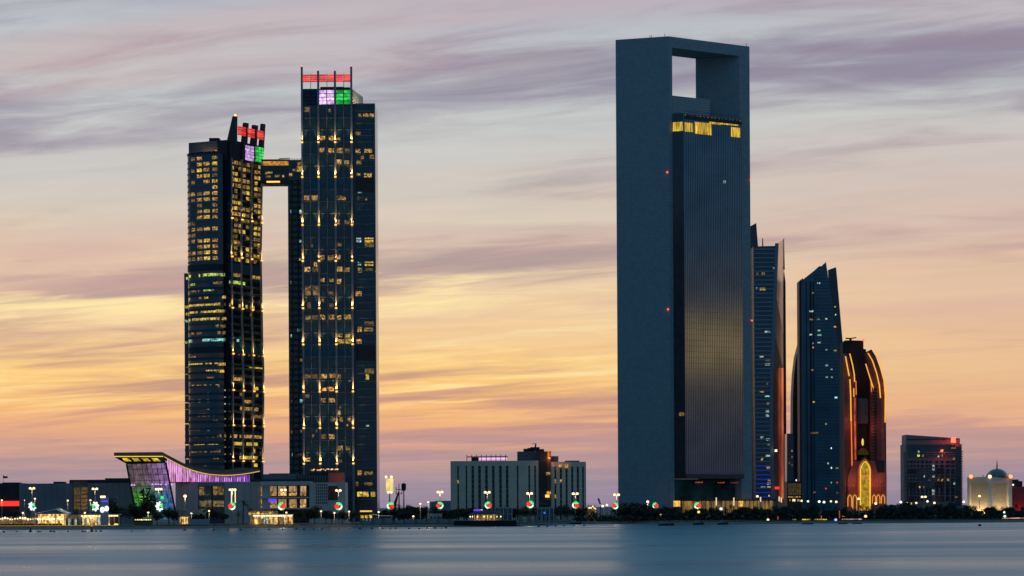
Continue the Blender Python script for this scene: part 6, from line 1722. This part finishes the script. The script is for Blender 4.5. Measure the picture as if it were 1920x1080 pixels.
    for k in range(6):
        p = at(469 + k * 7.6, 963.5 + rnd.uniform(-1.4, 1.2), D + 5); part(t, 'upper_lantern', MB().sphere((p.x, D + 5, p.z), 0.9, 8, 5), L_YEL)
    part(t, 'upper_wall', MB().box(Fk.P(0, 0).x - 2, Fk.P(Fk.L * 0.6, 0).x, D + 6, D + 6.4, LAND, at(500, 958, D).z), dimm)
    for x in (490, 530):
        p = at(x, 972, D + 2); lamp(t, 'pergola_lamp', (p.x, D + 2, LAND + 3.6), 700, (1, 0.75, 0.38), size=0.6)
    # foot of the taller tower
    t = thing('entrance_pavilion', 'small gold-lit entrance pavilion at the right foot of the taller twin tower', 'pavilion', (at(689, 965, 1500).x, 1506, LAND))
    Fk = frontal(674, 700, 965, 1500)
    Fk.blk(t, 'body', 0, Fk.L, LAND, LAND + 5.8, -8, -0.3, M_DARK); Fk.blk(t, 'canopy', -0.4, Fk.L + 0.4, LAND + 6.8, LAND + 7.3, -8, 1.0, M_METAL); Fk.blk(t, 'canopy_light', 0.3, Fk.L - 1, LAND + 6.0, LAND + 6.8, -6, 0.2, G_GOLD)
    for u in (0.2, 0.5, 0.8):
        Fk.blk(t, 'lit_window', Fk.L * u - 0.8, Fk.L * u + 0.8, LAND + 1.0, LAND + 4.2, -0.3, 0, L_YEL)
    # site hoarding and moored-looking canopy
    Fh = frontal(674, 852, 980, 1420)
    t = thing('hoarding', 'long pale site hoarding along the beach right of the twin towers', 'fence', Fh.P(Fh.L / 2, LAND))
    for k in range(26):
        h = 3.6 if k < 9 else (2.2 if k < 14 else 2.8)
        Fh.blk(t, 'panel', Fh.L * k / 26 + 0.05, Fh.L * (k + 1) / 26 - 0.05, LAND - 0.6, LAND + h - 0.6, -0.2, 0.06 * (k % 2), mat('hoarding_a', (0.26, 0.28, 0.29), 0.7) if k % 3 else mat('hoarding_b', (0.17, 0.18, 0.20), 0.7))
    t = thing('boat_canopy', 'long low canopy with rounded roof behind the hoarding', 'canopy', (at(708, 970, 1432).x, 1434, LAND))
    r = [at(x, y, 1432) for x, y in ((688, 970), (692, 965.8), (700, 965), (712, 967.5), (734, 968), (736, 970.5))]
    part(t, 'roof', MB().strip(r, [p + Vector((0, 7, 0)) for p in r], (0, 0, 1), 0.4), canvas)
    for x in (692, 706, 720, 733):
        p = at(x, 969, 1432.5); part(t, 'post', MB().tube([(p.x, 1433, LAND), (p.x, 1433, p.z)], 0.14, 6), M_POLE)
    Fk = frontal(801.5, 828.5, 975, 1425)
    t = thing('site_cabin', 'small white site cabin with dark windows behind the hoarding', 'cabin', Fk.P(Fk.L / 2, LAND, -2))
    Fk.blk(t, 'body', 0, Fk.L, LAND, LAND + 4.6, -4, 0, mat('cabin_white', (0.36, 0.34, 0.36), 0.7)); Fk.blk(t, 'roof', -0.15, Fk.L + 0.15, LAND + 4.6, LAND + 4.85, -4.2, 0.2, M_WHITE)
    for u in (0.18, 0.42, 0.68):
        Fk.blk(t, 'window', Fk.L * u, Fk.L * u + 1.2, LAND + 2.3, LAND + 3.5, 0, 0.08, M_GLASS)
    Fk.blk(t, 'window', Fk.L * 0.86, Fk.L * 0.98, LAND + 2.2, LAND + 3.4, 0, 0.08, mat('red_pane', (0.3, 0.06, 0.06)))
    # round pavilion on the dark jetty
    D = 1400
    c = at(911, 965, D + 8)
    t = thing('beach_pavilion', 'round beach pavilion with dark roof, warm lamps and violet sign on the jetty', 'pavilion', (c.x, D + 8, LAND))
    R = 33 / (F / D)
    zr = at(911, 965, D).z; za = at(911, 956, D).z
    part(t, 'roof', MB().loft([[(c.x + s * R * cos(2 * pi * i / 20), D + 8 + s * R * 0.8 * sin(2 * pi * i / 20), z) for i in range(20)] for s, z in ((1.0, zr), (0.98, zr + 0.4), (0.6, zr + (za - zr) * 0.65), (0.12, za))]), mat('thatch', (0.045, 0.045, 0.055), 0.9, bump=0.4, bscale=2))
    for k in range(14):
        a = pi + pi * (k + 0.5) / 14
        x, y = c.x + R * 0.9 * cos(a), D + 8 + R * 0.72 * sin(a)
        part(t, 'post', MB().tube([(x, y, LAND), (x, y, zr)], 0.16, 6), M_CREAM)
        if k % 2 == 0:
            part(t, 'post_lamp', MB().sphere((x, y - 0.4, zr - 1.0), 0.36, 7, 4), strg)
    part(t, 'inner_wall', MB().tube([(c.x, D + 9, LAND), (c.x, D + 9, zr)], R * 0.55, 16), dimm)
    for x in (893, 911, 928):
        p = at(x, 968, D); lamp(t, 'pavilion_lamp', (p.x, D + 1.2, zr - 1.2), 160, (1, 0.7, 0.3), size=0.4)
    for x in (890, 894, 898):
        p = at(x, 956.5, D + 4); block(t, 'violet_sign', p, (1.0, 0.4, 1.0), 0, G_VIOLET)
    p = at(903, 956, D + 4); block(t, 'violet_sign', p, (1.2, 0.4, 0.4), 0, G_PURPLE)
    a = at(852, 980, 1385)
    x0, x1 = at(851, 980, 1385).x, at(968, 980, 1385).x
    t = thing('jetty', 'long black jetty standing in the water before the round pavilion', 'jetty', ((x0 + x1) / 2, 1390, 0))
    part(t, 'deck', MB().box(x0, x1, 1385, 1425, at(911, 976, 1385).z - 0.35, at(911, 976, 1385).z), mat('jetty_black', (0.016, 0.016, 0.02), 0.8))
    part(t, 'front_wall', MB().box(x0 + 0.2, x1 - 0.2, 1385.3, 1386, -0.6, at(911, 976, 1385).z - 0.36), mat('jetty_black', (0.016, 0.016, 0.02), 0.8))
    for k in range(24):
        xx = x0 + (x1 - x0) * k / 23; block(t, 'pile', (xx, 1385.1, 1.0), (0.3, 0.3, 3.4), 0, M_DARK)
    part(t, 'ramp', MB().poly_y(outline([(968, 988.5), (968, 984), (990, 988)], 1385), 6), mat('jetty_black', (0.016, 0.016, 0.02)))
    # white club villas
    for (x0, x1, y0, lab) in ((928, 960, 951, 'pale two-storey beach club house right of the round pavilion'), (1008, 1038, 951.5, 'white balconied beach villa among trees before the hotel')):
        Fk = frontal(x0, x1, 965, 1470)
        t = thing('beach_villa', lab, 'house', Fk.P(Fk.L / 2, LAND, -4))
        z1 = Fk.hit((x0 + x1) / 2, y0)[1]
        Fk.blk(t, 'body', 0, Fk.L, LAND, z1 - 0.4, -8, 0, mat('villa_white', (0.24, 0.235, 0.235), 0.8)); Fk.blk(t, 'roof', -0.4, Fk.L + 0.4, z1 - 0.4, z1, -8.4, 0.6, M_WHITE)
        for r in range(2):
            for k in range(6):
                u = Fk.L * (k + 0.5) / 6; z = LAND + 1.0 + r * (z1 - LAND) * 0.48
                Fk.blk(t, 'window', u - 0.5, u + 0.5, z, z + 2.0, 0, 0.08, M_GLASS)
        Fk.blk(t, 'balcony', 0, Fk.L, LAND + (z1 - LAND) * 0.46, LAND + (z1 - LAND) * 0.50, 0, 1.2, M_CONC)
        for k in range(5):
            u = Fk.L * k / 4; Fk.blk(t, 'column', u - 0.15, u + 0.15, LAND, z1 - 0.4, 0.9, 1.2, M_WHITE)
    q = at(1021, 962, 1468); block(t, 'blue_lamp', q, (0.9, 0.4, 1.2), 0, glow('blue_pool_light', (0.05, 0.25, 0.9), 0.8))
    Fk = frontal(968, 1074, 977, 1450)
    t = thing('beach_colonnade', 'row of pale cabana posts with flat roof below the beach villa', 'colonnade', Fk.P(Fk.L / 2, LAND, -2))
    Fk.blk(t, 'roof', 0, Fk.L, LAND + 4.2, LAND + 4.5, -4, 0.2, M_DARK)
    for k in range(27):
        u = Fk.L * k / 26; Fk.blk(t, 'post', u - 0.16, u + 0.16, LAND, LAND + 4.2, -0.3, 0, mat('post_grey', (0.30, 0.27, 0.25)))
        if k % 4 == 1:
            Fk.blk(t, 'cabana_curtain', u + 0.3, u + 1.0, LAND, LAND + 3.8, -0.3, -0.15, mat('curtain_tan', (0.26, 0.19, 0.14)))
    # low far roof on the left of the hotel
    mb = MB(); pbox(mb, 806, 846, 940.5, None, 1900, 25)
    o = solo('low_shed', mb, mat('shed_roof', (0.30, 0.31, 0.33), 0.7), 'long low grey shed left of the pale hotel', 'building')
    part(o, 'roof_ridge', MB().poly_y(outline([(812, 940.4), (820, 939), (846, 939), (846, 940.4)], 1900.2), 20), mat('shed_ridge', (0.26, 0.27, 0.29)))
    # lit pavilion below the villa trees
    for (x, y, lab) in ((1110, 951.5, 'cluster of warm terrace lamps between the hotel and the frame tower'),):
        p = at(x, y, 1560); t = thing('lit_terrace', lab, 'terrace', (p.x, 1562, LAND))
        part(t, 'wall', MB().box(p.x - 2.4, p.x + 2.4, 1561, 1561.4, LAND, p.z + 0.8), dimm)
        for k in range(6):
            part(t, 'terrace_lamp', MB().sphere((p.x - 2 + k * 0.8, 1560, p.z + rnd.uniform(-0.8, 0.6)), 0.4, 7, 4), strg)
        part(t, 'roof', MB().box(p.x - 2.8, p.x + 2.8, 1559.5, 1562, p.z + 1.2, p.z + 1.4), M_DARK)
cafes()

# ------------------------------------------------------------------ trees
def leaf_cloud(rnd, n, rx, rz, zc, lobes, size):
    mb = MB()
    cs = []
    for k in range(lobes):
        a = 2 * pi * k / lobes + rnd.uniform(-0.4, 0.4)
        rr = rnd.uniform(0.25, 0.65)
        cs.append((rx * rr * cos(a), rx * rr * sin(a), zc + rnd.uniform(-0.45, 0.5) * rz, rnd.uniform(0.36, 0.6)))
    cs.append((0, 0, zc + rz * 0.3, 0.6))
    for i in range(n):
        c = cs[i % len(cs)]
        d = Vector((rnd.gauss(0, 1), rnd.gauss(0, 1), rnd.gauss(0, 1))).normalized() * (rnd.uniform(0.45, 1.08))
        p = Vector((c[0] + d.x * rx * c[3], c[1] + d.y * rx * c[3], c[2] + d.z * rz * c[3]))
        s = size * rnd.uniform(0.6, 1.3)
        u = Vector((rnd.gauss(0, 1), rnd.gauss(0, 1), rnd.gauss(0, 0.6))).normalized() * s
        w = u.cross(Vector((rnd.gauss(0, 1), rnd.gauss(0, 1), rnd.gauss(0, 1)))).normalized() * s * 0.6
        mb.add([p - u, p + w, p + u, p - w], [(0, 1, 2, 3)])
    return mb, cs
TREES = []
def tree_kinds():
    leafm = mat('foliage', (0.020, 0.030, 0.014), 0.7, vary=0.45, vscale=0.5)
    leaf2 = mat('olive_foliage', (0.028, 0.031, 0.015), 0.7, vary=0.4, vscale=0.5)
    palmm = mat('palm_foliage', (0.026, 0.034, 0.016), 0.6, vary=0.4, vscale=0.5)
    bark = mat('bark', (0.09, 0.065, 0.045), 0.9, vary=0.3, vscale=1.0, bump=0.4, bscale=3)
    rnd = random.Random(99)
    for k in range(5):                       # bushy trees, about 10 m
        mb, cs = leaf_cloud(rnd, 1500, 4.2, (3.6, 4.4, 3.2, 4.8, 3.9)[k], (6.0, 6.0, 5.6, 6.2, 5.8)[k], 7, 0.42)
        tr = MB().tube([(0, 0, -0.3), (0.1, 0, 1.6), (0.05, 0.1, 3.4), (0, 0, 5.4)], [0.34, 0.26, 0.2, 0.1], 7)
        for c in cs[:5]:
            tr.tube([(0.08, 0.03, 2.2 + rnd.random()), (c[0] * 0.5, c[1] * 0.5, c[2] * 0.75), (c[0] * 0.9, c[1] * 0.9, c[2])], [0.16, 0.1, 0.04], 5)
        TREES.append(('bush', tr.mesh('trunk', bark), mb.mesh('crown', leafm if k % 2 else leaf2)))
    for k in range(4):                       # date palms
        h = (8.0, 9.0, 7.0, 8.6)[k]
        lean = rnd.uniform(-0.5, 0.5)
        tr = MB().tube([(0, 0, -0.3), (lean * 0.3, 0, h * 0.4), (lean * 0.7, 0, h * 0.8), (lean, 0, h)], [0.36, 0.27, 0.25, 0.28], 8)
        mb = MB()
        for i in range(34):
            a = 2 * pi * i / 34 * 2.4 + rnd.uniform(-0.2, 0.2)
            up = rnd.uniform(-0.5, 1.25)
            L_ = rnd.uniform(2.8, 3.7)
            pts = []
            for s in range(7):
                q = s / 6
                r_ = L_ * q * cos(up * (1 - 0.35 * q)) 
                z = L_ * q * sin(up) - 1.7 * q * q
                pts.append(Vector((lean + r_ * cos(a), r_ * sin(a), h + z)))
            for s in range(6):
                d = (pts[s + 1] - pts[s]); side = Vector((-sin(a), cos(a), 0))
                for q in range(2):
                    p = pts[s] + d * (q / 2)
                    l = 0.62 * (1 - abs((s + q / 2) / 6 - 0.45))
                    for sg in (-1, 1):
                        e = p + side * sg * l + d * 0.55 + Vector((0, 0, -0.28 * l))
                        mb.add([p, p + d * 0.3, e], [(0, 1, 2)])
                mb.add([pts[s] + side * 0.05, pts[s] - side * 0.05, pts[s + 1]], [(0, 1, 2)])
        TREES.append(('palm', tr.mesh('trunk', bark), mb.mesh('crown', palmm)))
tree_kinds()
def plant_tree(kind, X, Y, h, rz, label, group, z=LAND, wide=1.0):
    _, tm, cm = TREES[kind]
    s = h / (10.0 if kind < 5 else 10.2)
    t = thing('palm_tree' if kind >= 5 else 'leafy_tree', label, 'tree', (X, Y, z), group, rz)
    t.scale = (s * wide, s * wide, s)
    for nm, me in (('trunk', tm), ('crown', cm)):
        link(bpy.data.objects.new(nm, me), t)
def trees():
    rnd = random.Random(17)
    # named trees before the mall
    single = [(28, 956, 1, 'dark tree behind the strung cafe terrace'), (52, 955, 6, 'palm behind the cafe tent, left of the wreath'), (145, 950, 5, 'palm before the amber stair glazing'), (137, 954, 7, 'lower palm left of the amber stair glazing'), (208, 937, 3, 'tall dark tree right of the sign pylon'), (219, 948, 0, 'round dark tree between pylon and atrium'),
              (252, 944, 1, 'slim dark tree at the left foot of the atrium'), (277, 929, 3, 'tallest dark tree standing before the atrium glass'), (263, 948, 2, 'low round tree left of the tall atrium tree'), (294, 958, 0, 'low tree under the atrium wreath ornament'), (316, 951, 4, 'round tree at the right foot of the atrium'), (326, 955, 1, 'smaller round tree beside the shade sails'),
              (368, 960, 2, 'small tree between the shade sails'), (381, 957, 0, 'small tree right of the white screen fence'), (402, 954, 4, 'tree before the teal-banded mall windows'), (418, 958, 2, 'low tree left of the twin light columns'), (455, 938, 6, 'tall palm right of the twin light columns'), (470, 950, 5, 'palm left of the lit pergola'),
              (446, 952, 7, 'short palm under the twin light columns'), (499, 955, 8, 'palm rising behind the lit pergola'), (560, 956, 1, 'round tree at the right end of the pergola'), (576, 952, 4, 'dark tree before the white end block'), (590, 950, 3, 'taller dark tree before the pierced panels'), (611, 955, 0, 'low tree under the poster'),
              (622, 957, 2, 'bushy low tree right of the poster'), (642, 958, 1, 'tree at the right corner of the mall'), (660, 957, 4, 'dark tree at the foot of the taller twin tower'), (668, 962, 5, 'short palm left of the gold-lit pavilion')]
    for x, y, k, lab in single:
        D = 1440 + rnd.uniform(-8, 14)
        p = at(x, y, D)
        plant_tree(k, p.x, D, p.z - LAND, rnd.uniform(0, 6), lab, 'trees before the mall', wide=1.2 if k < 5 else 1.0)
    # shoreline belt
    hz = [(700, 956), (745, 945), (757, 944), (790, 945), (830, 951), (880, 949), (920, 950), (960, 948), (1000, 945), (1040, 943), (1090, 949), (1140, 948), (1170, 945), (1192, 940), (1215, 946), (1250, 947), (1300, 951), (1330, 948), (1400, 946), (1440, 948), (1500, 945),
          (1560, 944), (1600, 947), (1630, 945), (1665, 943), (1690, 941), (1720, 946), (1760, 944), (1800, 944), (1830, 951), (1850, 949), (1870, 947), (1920, 946), (1960, 945)]
    groups = [(700, 845, 'dark shoreline tree between the twin towers and the pale hotel'), (845, 1105, 'dark shoreline tree before the pale hotel'), (1105, 1400, 'dark shoreline tree at the foot of the frame tower'), (1400, 1590, 'dark shoreline tree below the far blue towers'),
              (1590, 1690, 'dark shoreline tree below the arched hotel'), (1690, 1812, 'dark shoreline tree below the gridded apartment block'), (1812, 1990, 'dark shoreline tree below the domed gatehouse')]
    for row in range(3):
        x = 706.0 + row * 6
        while x < 1985:
            D = (1570, 1545, 1515)[row] + rnd.uniform(-12, 12)
            if 850 < x < 1075 and row == 2:
                x += 20; continue
            if x < 850:
                D -= 70
            y = interp(hz, x) + (rnd.uniform(-1.5, 5), rnd.uniform(3, 10), rnd.uniform(9, 17))[row]
            k = rnd.choice((0, 1, 2, 3, 4, 5, 6, 8)) if row < 2 else rnd.choice((0, 1, 2, 3, 4))
            p = at(x, y, D)
            lab = [g for g in groups if g[0] <= x < g[1] + 0.001] or [groups[-1]]
            lb = lab[0][2].replace('dark', ('tall rear', 'middle', 'low front')[row], 1)
            if k >= 5:
                lb = lb.replace('tree', 'palm', 1)
            if D - 25 > shore_y(p.x):
                plant_tree(k, p.x, D, max(p.z - LAND, 3.0), rnd.uniform(0, 6), lb, lb + ', whole row', wide=rnd.uniform(1.0, 1.3) if k < 5 else 1.0)
            x += rnd.uniform(10, 17) if row < 2 else rnd.uniform(12, 19)
    # low hedge that closes the belt near the ground
    hm = mat('hedge_foliage', (0.018, 0.024, 0.013), 0.8, vary=0.4, vscale=0.6)
    mb = MB()
    for i in range(9000):
        x = rnd.uniform(1075, 2000); D = rnd.uniform(1530, 1556)
        p = at(x, 960, D)
        z = LAND + abs(rnd.gauss(0, 1.6)) + 0.2
        s = rnd.uniform(0.4, 0.9)
        u = Vector((rnd.gauss(0, 1), rnd.gauss(0, 1), rnd.gauss(0, .7))).normalized() * s
        w = u.cross(Vector((rnd.gauss(0, 1), rnd.gauss(0, 1), rnd.gauss(0, 1)))).normalized() * s * 0.7
        q = Vector((p.x, D, min(z, LAND + 4)))
        mb.add([q - u, q + w, q + u, q - w], [(0, 1, 2, 3)])
    solo('shrubbery', mb, hm, 'dark continuous undergrowth beneath the shoreline trees', 'shrubs', kind='stuff')
trees()

# ------------------------------------------------------------------ right-hand waterfront lights, boats, buoys
def waterfront():
    rnd = random.Random(31)
    for (x0, x1, y, lab, m) in ((1470, 1493, 974, 'short warm light rail on the sea wall below the sail tower, left piece', L_YEL), (1504, 1551, 974, 'long warm light rail on the sea wall below the sail tower', L_YEL),
                                (1578, 1616, 973.5, 'row of pink and white lights on the low deck below the arched hotel', lit('pinkish', (0.1, 0.05, 0.05), (0.9, 0.6, 0.5), 0.9, (1.5, 1.5, 1))), (1579, 1604, 968, 'upper yellow light rail of the deck below the arched hotel', L_YEL),
                                (1871, 1960, 971.5, 'thin rosy light rail on the sea wall at the right edge', lit('rosy', (0.2, 0.06, 0.04), (1.0, 0.5, 0.35), 0.9, (0.6, 0.6, 1)))):
        Fk = frontal(x0, x1, y, 1512)
        z = Fk.hit((x0 + x1) / 2, y)[1]
        t = thing('light_rail', lab, 'light rail', Fk.P(Fk.L / 2, LAND), 'waterfront light rails')
        n = max(3, int(Fk.L / 2.2))
        for k in range(n):
            if rnd.random() > 0.12:
                Fk.blk(t, 'light_bar', Fk.L * k / n + 0.05, Fk.L * (k + 0.9) / n, z - 0.28, z + 0.28, -0.1, 0.1, m)
            Fk.blk(t, 'baluster', Fk.L * k / n, Fk.L * k / n + 0.1, LAND, z + 0.3, -0.3, -0.15, M_METAL)
    for (x, y0, y1, lab) in ((1458.5, 968, 974, 'short red light post left of the warm light rail'), (1540, 966.5, 974, 'short red light post at the right end of the long light rail'), (1574, 957.5, 971.5, 'tall slim red light post below the arched hotel')):
        a, b = at(x, y0, 1513), at(x, y1, 1513)
        t = thing('light_post', lab, 'light post', (a.x, 1513, LAND), 'red light posts')
        part(t, 'base', MB().tube([(a.x, 1513, LAND), (a.x, 1513, b.z)], 0.3, 6), M_METAL)
        part(t, 'red_tube', MB().tube([(a.x, 1513, b.z), (a.x, 1513, a.z)], 0.28, 6), glow('dull_red', (0.75, 0.12, 0.05), 0.55))
    for (x, y, lab, m) in ((1623, 968, 'warm orange lamp right of the deck below the arched hotel', glow('peach', (1, 0.5, 0.25), 2)), (1567, 974.5, 'small bluish lamp left of the tall red post', glow('bluish', (0.4, 0.5, 1), 1.2)), (1440, 974.5, 'small warm lamp left of the short red post', G_LAMP), (1239, 965.5, 'small orange lamp under the frame tower trees', G_AMBER),
                           (1310, 960, 'small amber lamp among the trees before the lobby', G_AMBER), (1352, 954, 'white lantern before the frame tower lobby', G_WHITE), (1883, 960.5, 'white lantern near the right edge', G_WHITE), (1884, 968, 'greenish glowing lantern near the right edge', glow('minty', (0.5, 1, 0.75), 1.3)), (1130, 949, 'small lamp above trees left of the frame tower', G_LAMP),
                           (1138, 947, 'warm lamp nearest the frame tower left foot', G_LAMP), (1515, 940, 'white lamp at the foot of the sail tower', G_WLAMP), (1536, 940.5, 'left white lamp below the sail tower middle', G_WLAMP), (1545, 941.5, 'second white lamp below the sail tower middle', G_WLAMP), (1558, 940, 'brightest yellow lamp below the sail tower', G_LAMP), (1568, 941, 'yellow lamp at the right foot of the sail tower', G_LAMP),
                           (1503, 939, 'yellow lamp left of the sail tower foot', G_LAMP), (1700, 942.5, 'left small lamp below the gridded block', G_LAMP), (1708, 944, 'yellow lamp below the gridded block', G_LAMP), (1718, 943, 'yellow lamp next to the twin-headed lamp', G_LAMP), (1739, 940, 'greenish lamp right of the twin-headed lamp', G_WLAMP), (1752, 943, 'small lamp below the middle of the gridded block', G_LAMP), (1807, 941, 'lamp between the gridded block and the gatehouse', G_LAMP),
                           (1689, 941.5, 'lone lamp left of the gridded block', G_WLAMP), (1642, 944, 'lamp under the right small arches', G_LAMP)):
        big = y < 952
        D = 1680 if big else 1514
        a = at(x, y, D)
        t = thing('park_lamp', lab, 'lamp', (a.x, D, LAND), 'small park lamps')
        part(t, 'post', MB().tube([(a.x, D, LAND), (a.x, D, a.z)], 0.14, 6), M_METAL)
        part(t, 'globe', MB().sphere((a.x, D, a.z), rnd.uniform(0.6, 0.85), 8, 5, 0.9), m)
    # boats and floating docks
    hull = mat('dark_hull', (0.03, 0.035, 0.045), 0.5)
    def boat(x0, x1, y, lab, cab=True):
        D0 = ground((x0 + x1) / 2, y).y
        a, b = at(x0, y, D0), at(x1, y, D0)
        L_ = b.x - a.x; bw = min(3.0, L_ * 0.28)
        t = thing('moored_boat', lab, 'boat', ((a.x + b.x) / 2, D0, 0), 'moored boats')
        rings = []
        for i in range(9):
            s = i / 8
            w = bw * 0.5 * min(1.0, 0.75 + s) * (1 - max(0, (s - 0.6) / 0.4) ** 2 * 0.96)
            sh = 0.9 + 0.5 * s * s
            x = a.x + L_ * s
            rings.append([(x, D0 - w, sh), (x, D0 - w * 0.7, -0.25), (x, D0 + w * 0.7, -0.25), (x, D0 + w, sh)])
        part(t, 'hull', MB().loft(rings), hull)
        if cab:
            part(t, 'cabin', MB().loft([[(a.x + L_ * p, D0 + q * bw * 0.33, z) for p, q in ((0.22, -1), (0.62 - (z > 2) * 0.08, -1), (0.62 - (z > 2) * 0.08, 1), (0.22, 1))] for z in (0.9, 2.3)]), mat('cabin_grey', (0.25, 0.27, 0.29), 0.5))
            part(t, 'mast', MB().tube([(a.x + L_ * 0.4, D0, 2.3), (a.x + L_ * 0.4, D0, 4.6)], 0.08, 5), M_METAL)
    boat(1234, 1264, 985.5, 'dark boat moored off the trees below the frame tower')
    boat(1299, 1320, 984.2, 'small boat moored right of the dark one before the lobby')
    boat(1345, 1366, 983.8, 'small boat moored below the right pier of the frame tower')
    boat(1068, 1090, 983, 'pale-cabined boat on the beach edge before the villas')
    for x0, x1, y, lab in ((1504, 1524, 983.2, 'left flat floating dock below the sail tower'), (1572, 1588, 982.5, 'middle flat floating dock below the arched hotel'), (1598, 1615, 982.3, 'right flat floating dock below the arched hotel')):
        D0 = ground((x0 + x1) / 2, y).y
        a, b = at(x0, y, D0), at(x1, y, D0)
        t = thing('floating_dock', lab, 'dock', ((a.x + b.x) / 2, D0, 0), 'floating docks')
        part(t, 'deck', MB().box(a.x, b.x, D0 - 2, D0 + 2, 0.25, 0.6), M_DARK)
        for k in range(3):
            xx = a.x + (b.x - a.x) * (k + 0.5) / 3; part(t, 'float', MB().box(xx - 0.9, xx + 0.9, D0 - 1.7, D0 + 1.7, -0.3, 0.25), M_METAL)
    # buoys
    bm_ = mat('buoy_black', (0.02, 0.02, 0.025), 0.5)
    body = MB().loft([[(r * cos(2 * pi * i / 8), r * sin(2 * pi * i / 8), z) for i in range(8)] for r, z in ((0.25, -0.35), (0.55, -0.1), (0.6, 0.2), (0.42, 0.5), (0.12, 0.62))]).mesh('buoy', bm_, smooth=True)
    xs = [7, 31, 72, 76, 95, 101, 128, 155, 160, 180, 189, 247, 346, 373, 401, 427, 451, 480, 505, 530, 556, 570, 588, 603, 618, 636, 656, 675, 697, 718, 732, 742, 767, 786, 801, 816, 828, 836, 1010, 1026, 1042, 1058, 1076, 1095]
    for i, x in enumerate(xs):
        y = interp([(0, 998), (190, 997), (260, 996.5), (400, 994.5), (600, 993), (840, 991), (1000, 988), (1100, 986.2)], x) + rnd.uniform(-0.5, 0.5)
        p = ground(x, y)
        o = link(bpy.data.objects.new('buoy', body)); o.location = (p.x, p.y, 0.0); s = rnd.uniform(0.7, 1.2); o.scale = (s, s, s)
        tag(o, 'small black buoy in the line along the swimming beach', 'buoy', 'line of small buoys')
    p = ground(1837, 986.5); o = link(bpy.data.objects.new('buoy', body)); o.location = (p.x, p.y, 0); o.scale = (1.4, 1.4, 1.5)
    tag(o, 'lone dark buoy on the open water near the right edge', 'buoy')
    for x, y, lab in ((57, 997.5, 'left dark marker post standing in the water before the cafe tent'), (172, 996.8, 'right dark marker post standing in the water before the flat cafe')):
        p = ground(x, y)
        t = thing('marker_post', lab, 'marker', (p.x, p.y, 0), 'marker posts')
        part(t, 'float_base', MB().tube([(p.x, p.y, -0.4), (p.x, p.y, 0.5)], [0.9, 0.8], 10), bm_)
        part(t, 'post', MB().tube([(p.x, p.y, 0.5), (p.x, p.y, 2.2)], [0.45, 0.25], 8), bm_)
        block(t, 'marker_lamp', (p.x, p.y, 2.5), (0.4, 0.4, 0.5), 0, L_YEL)
waterfront()
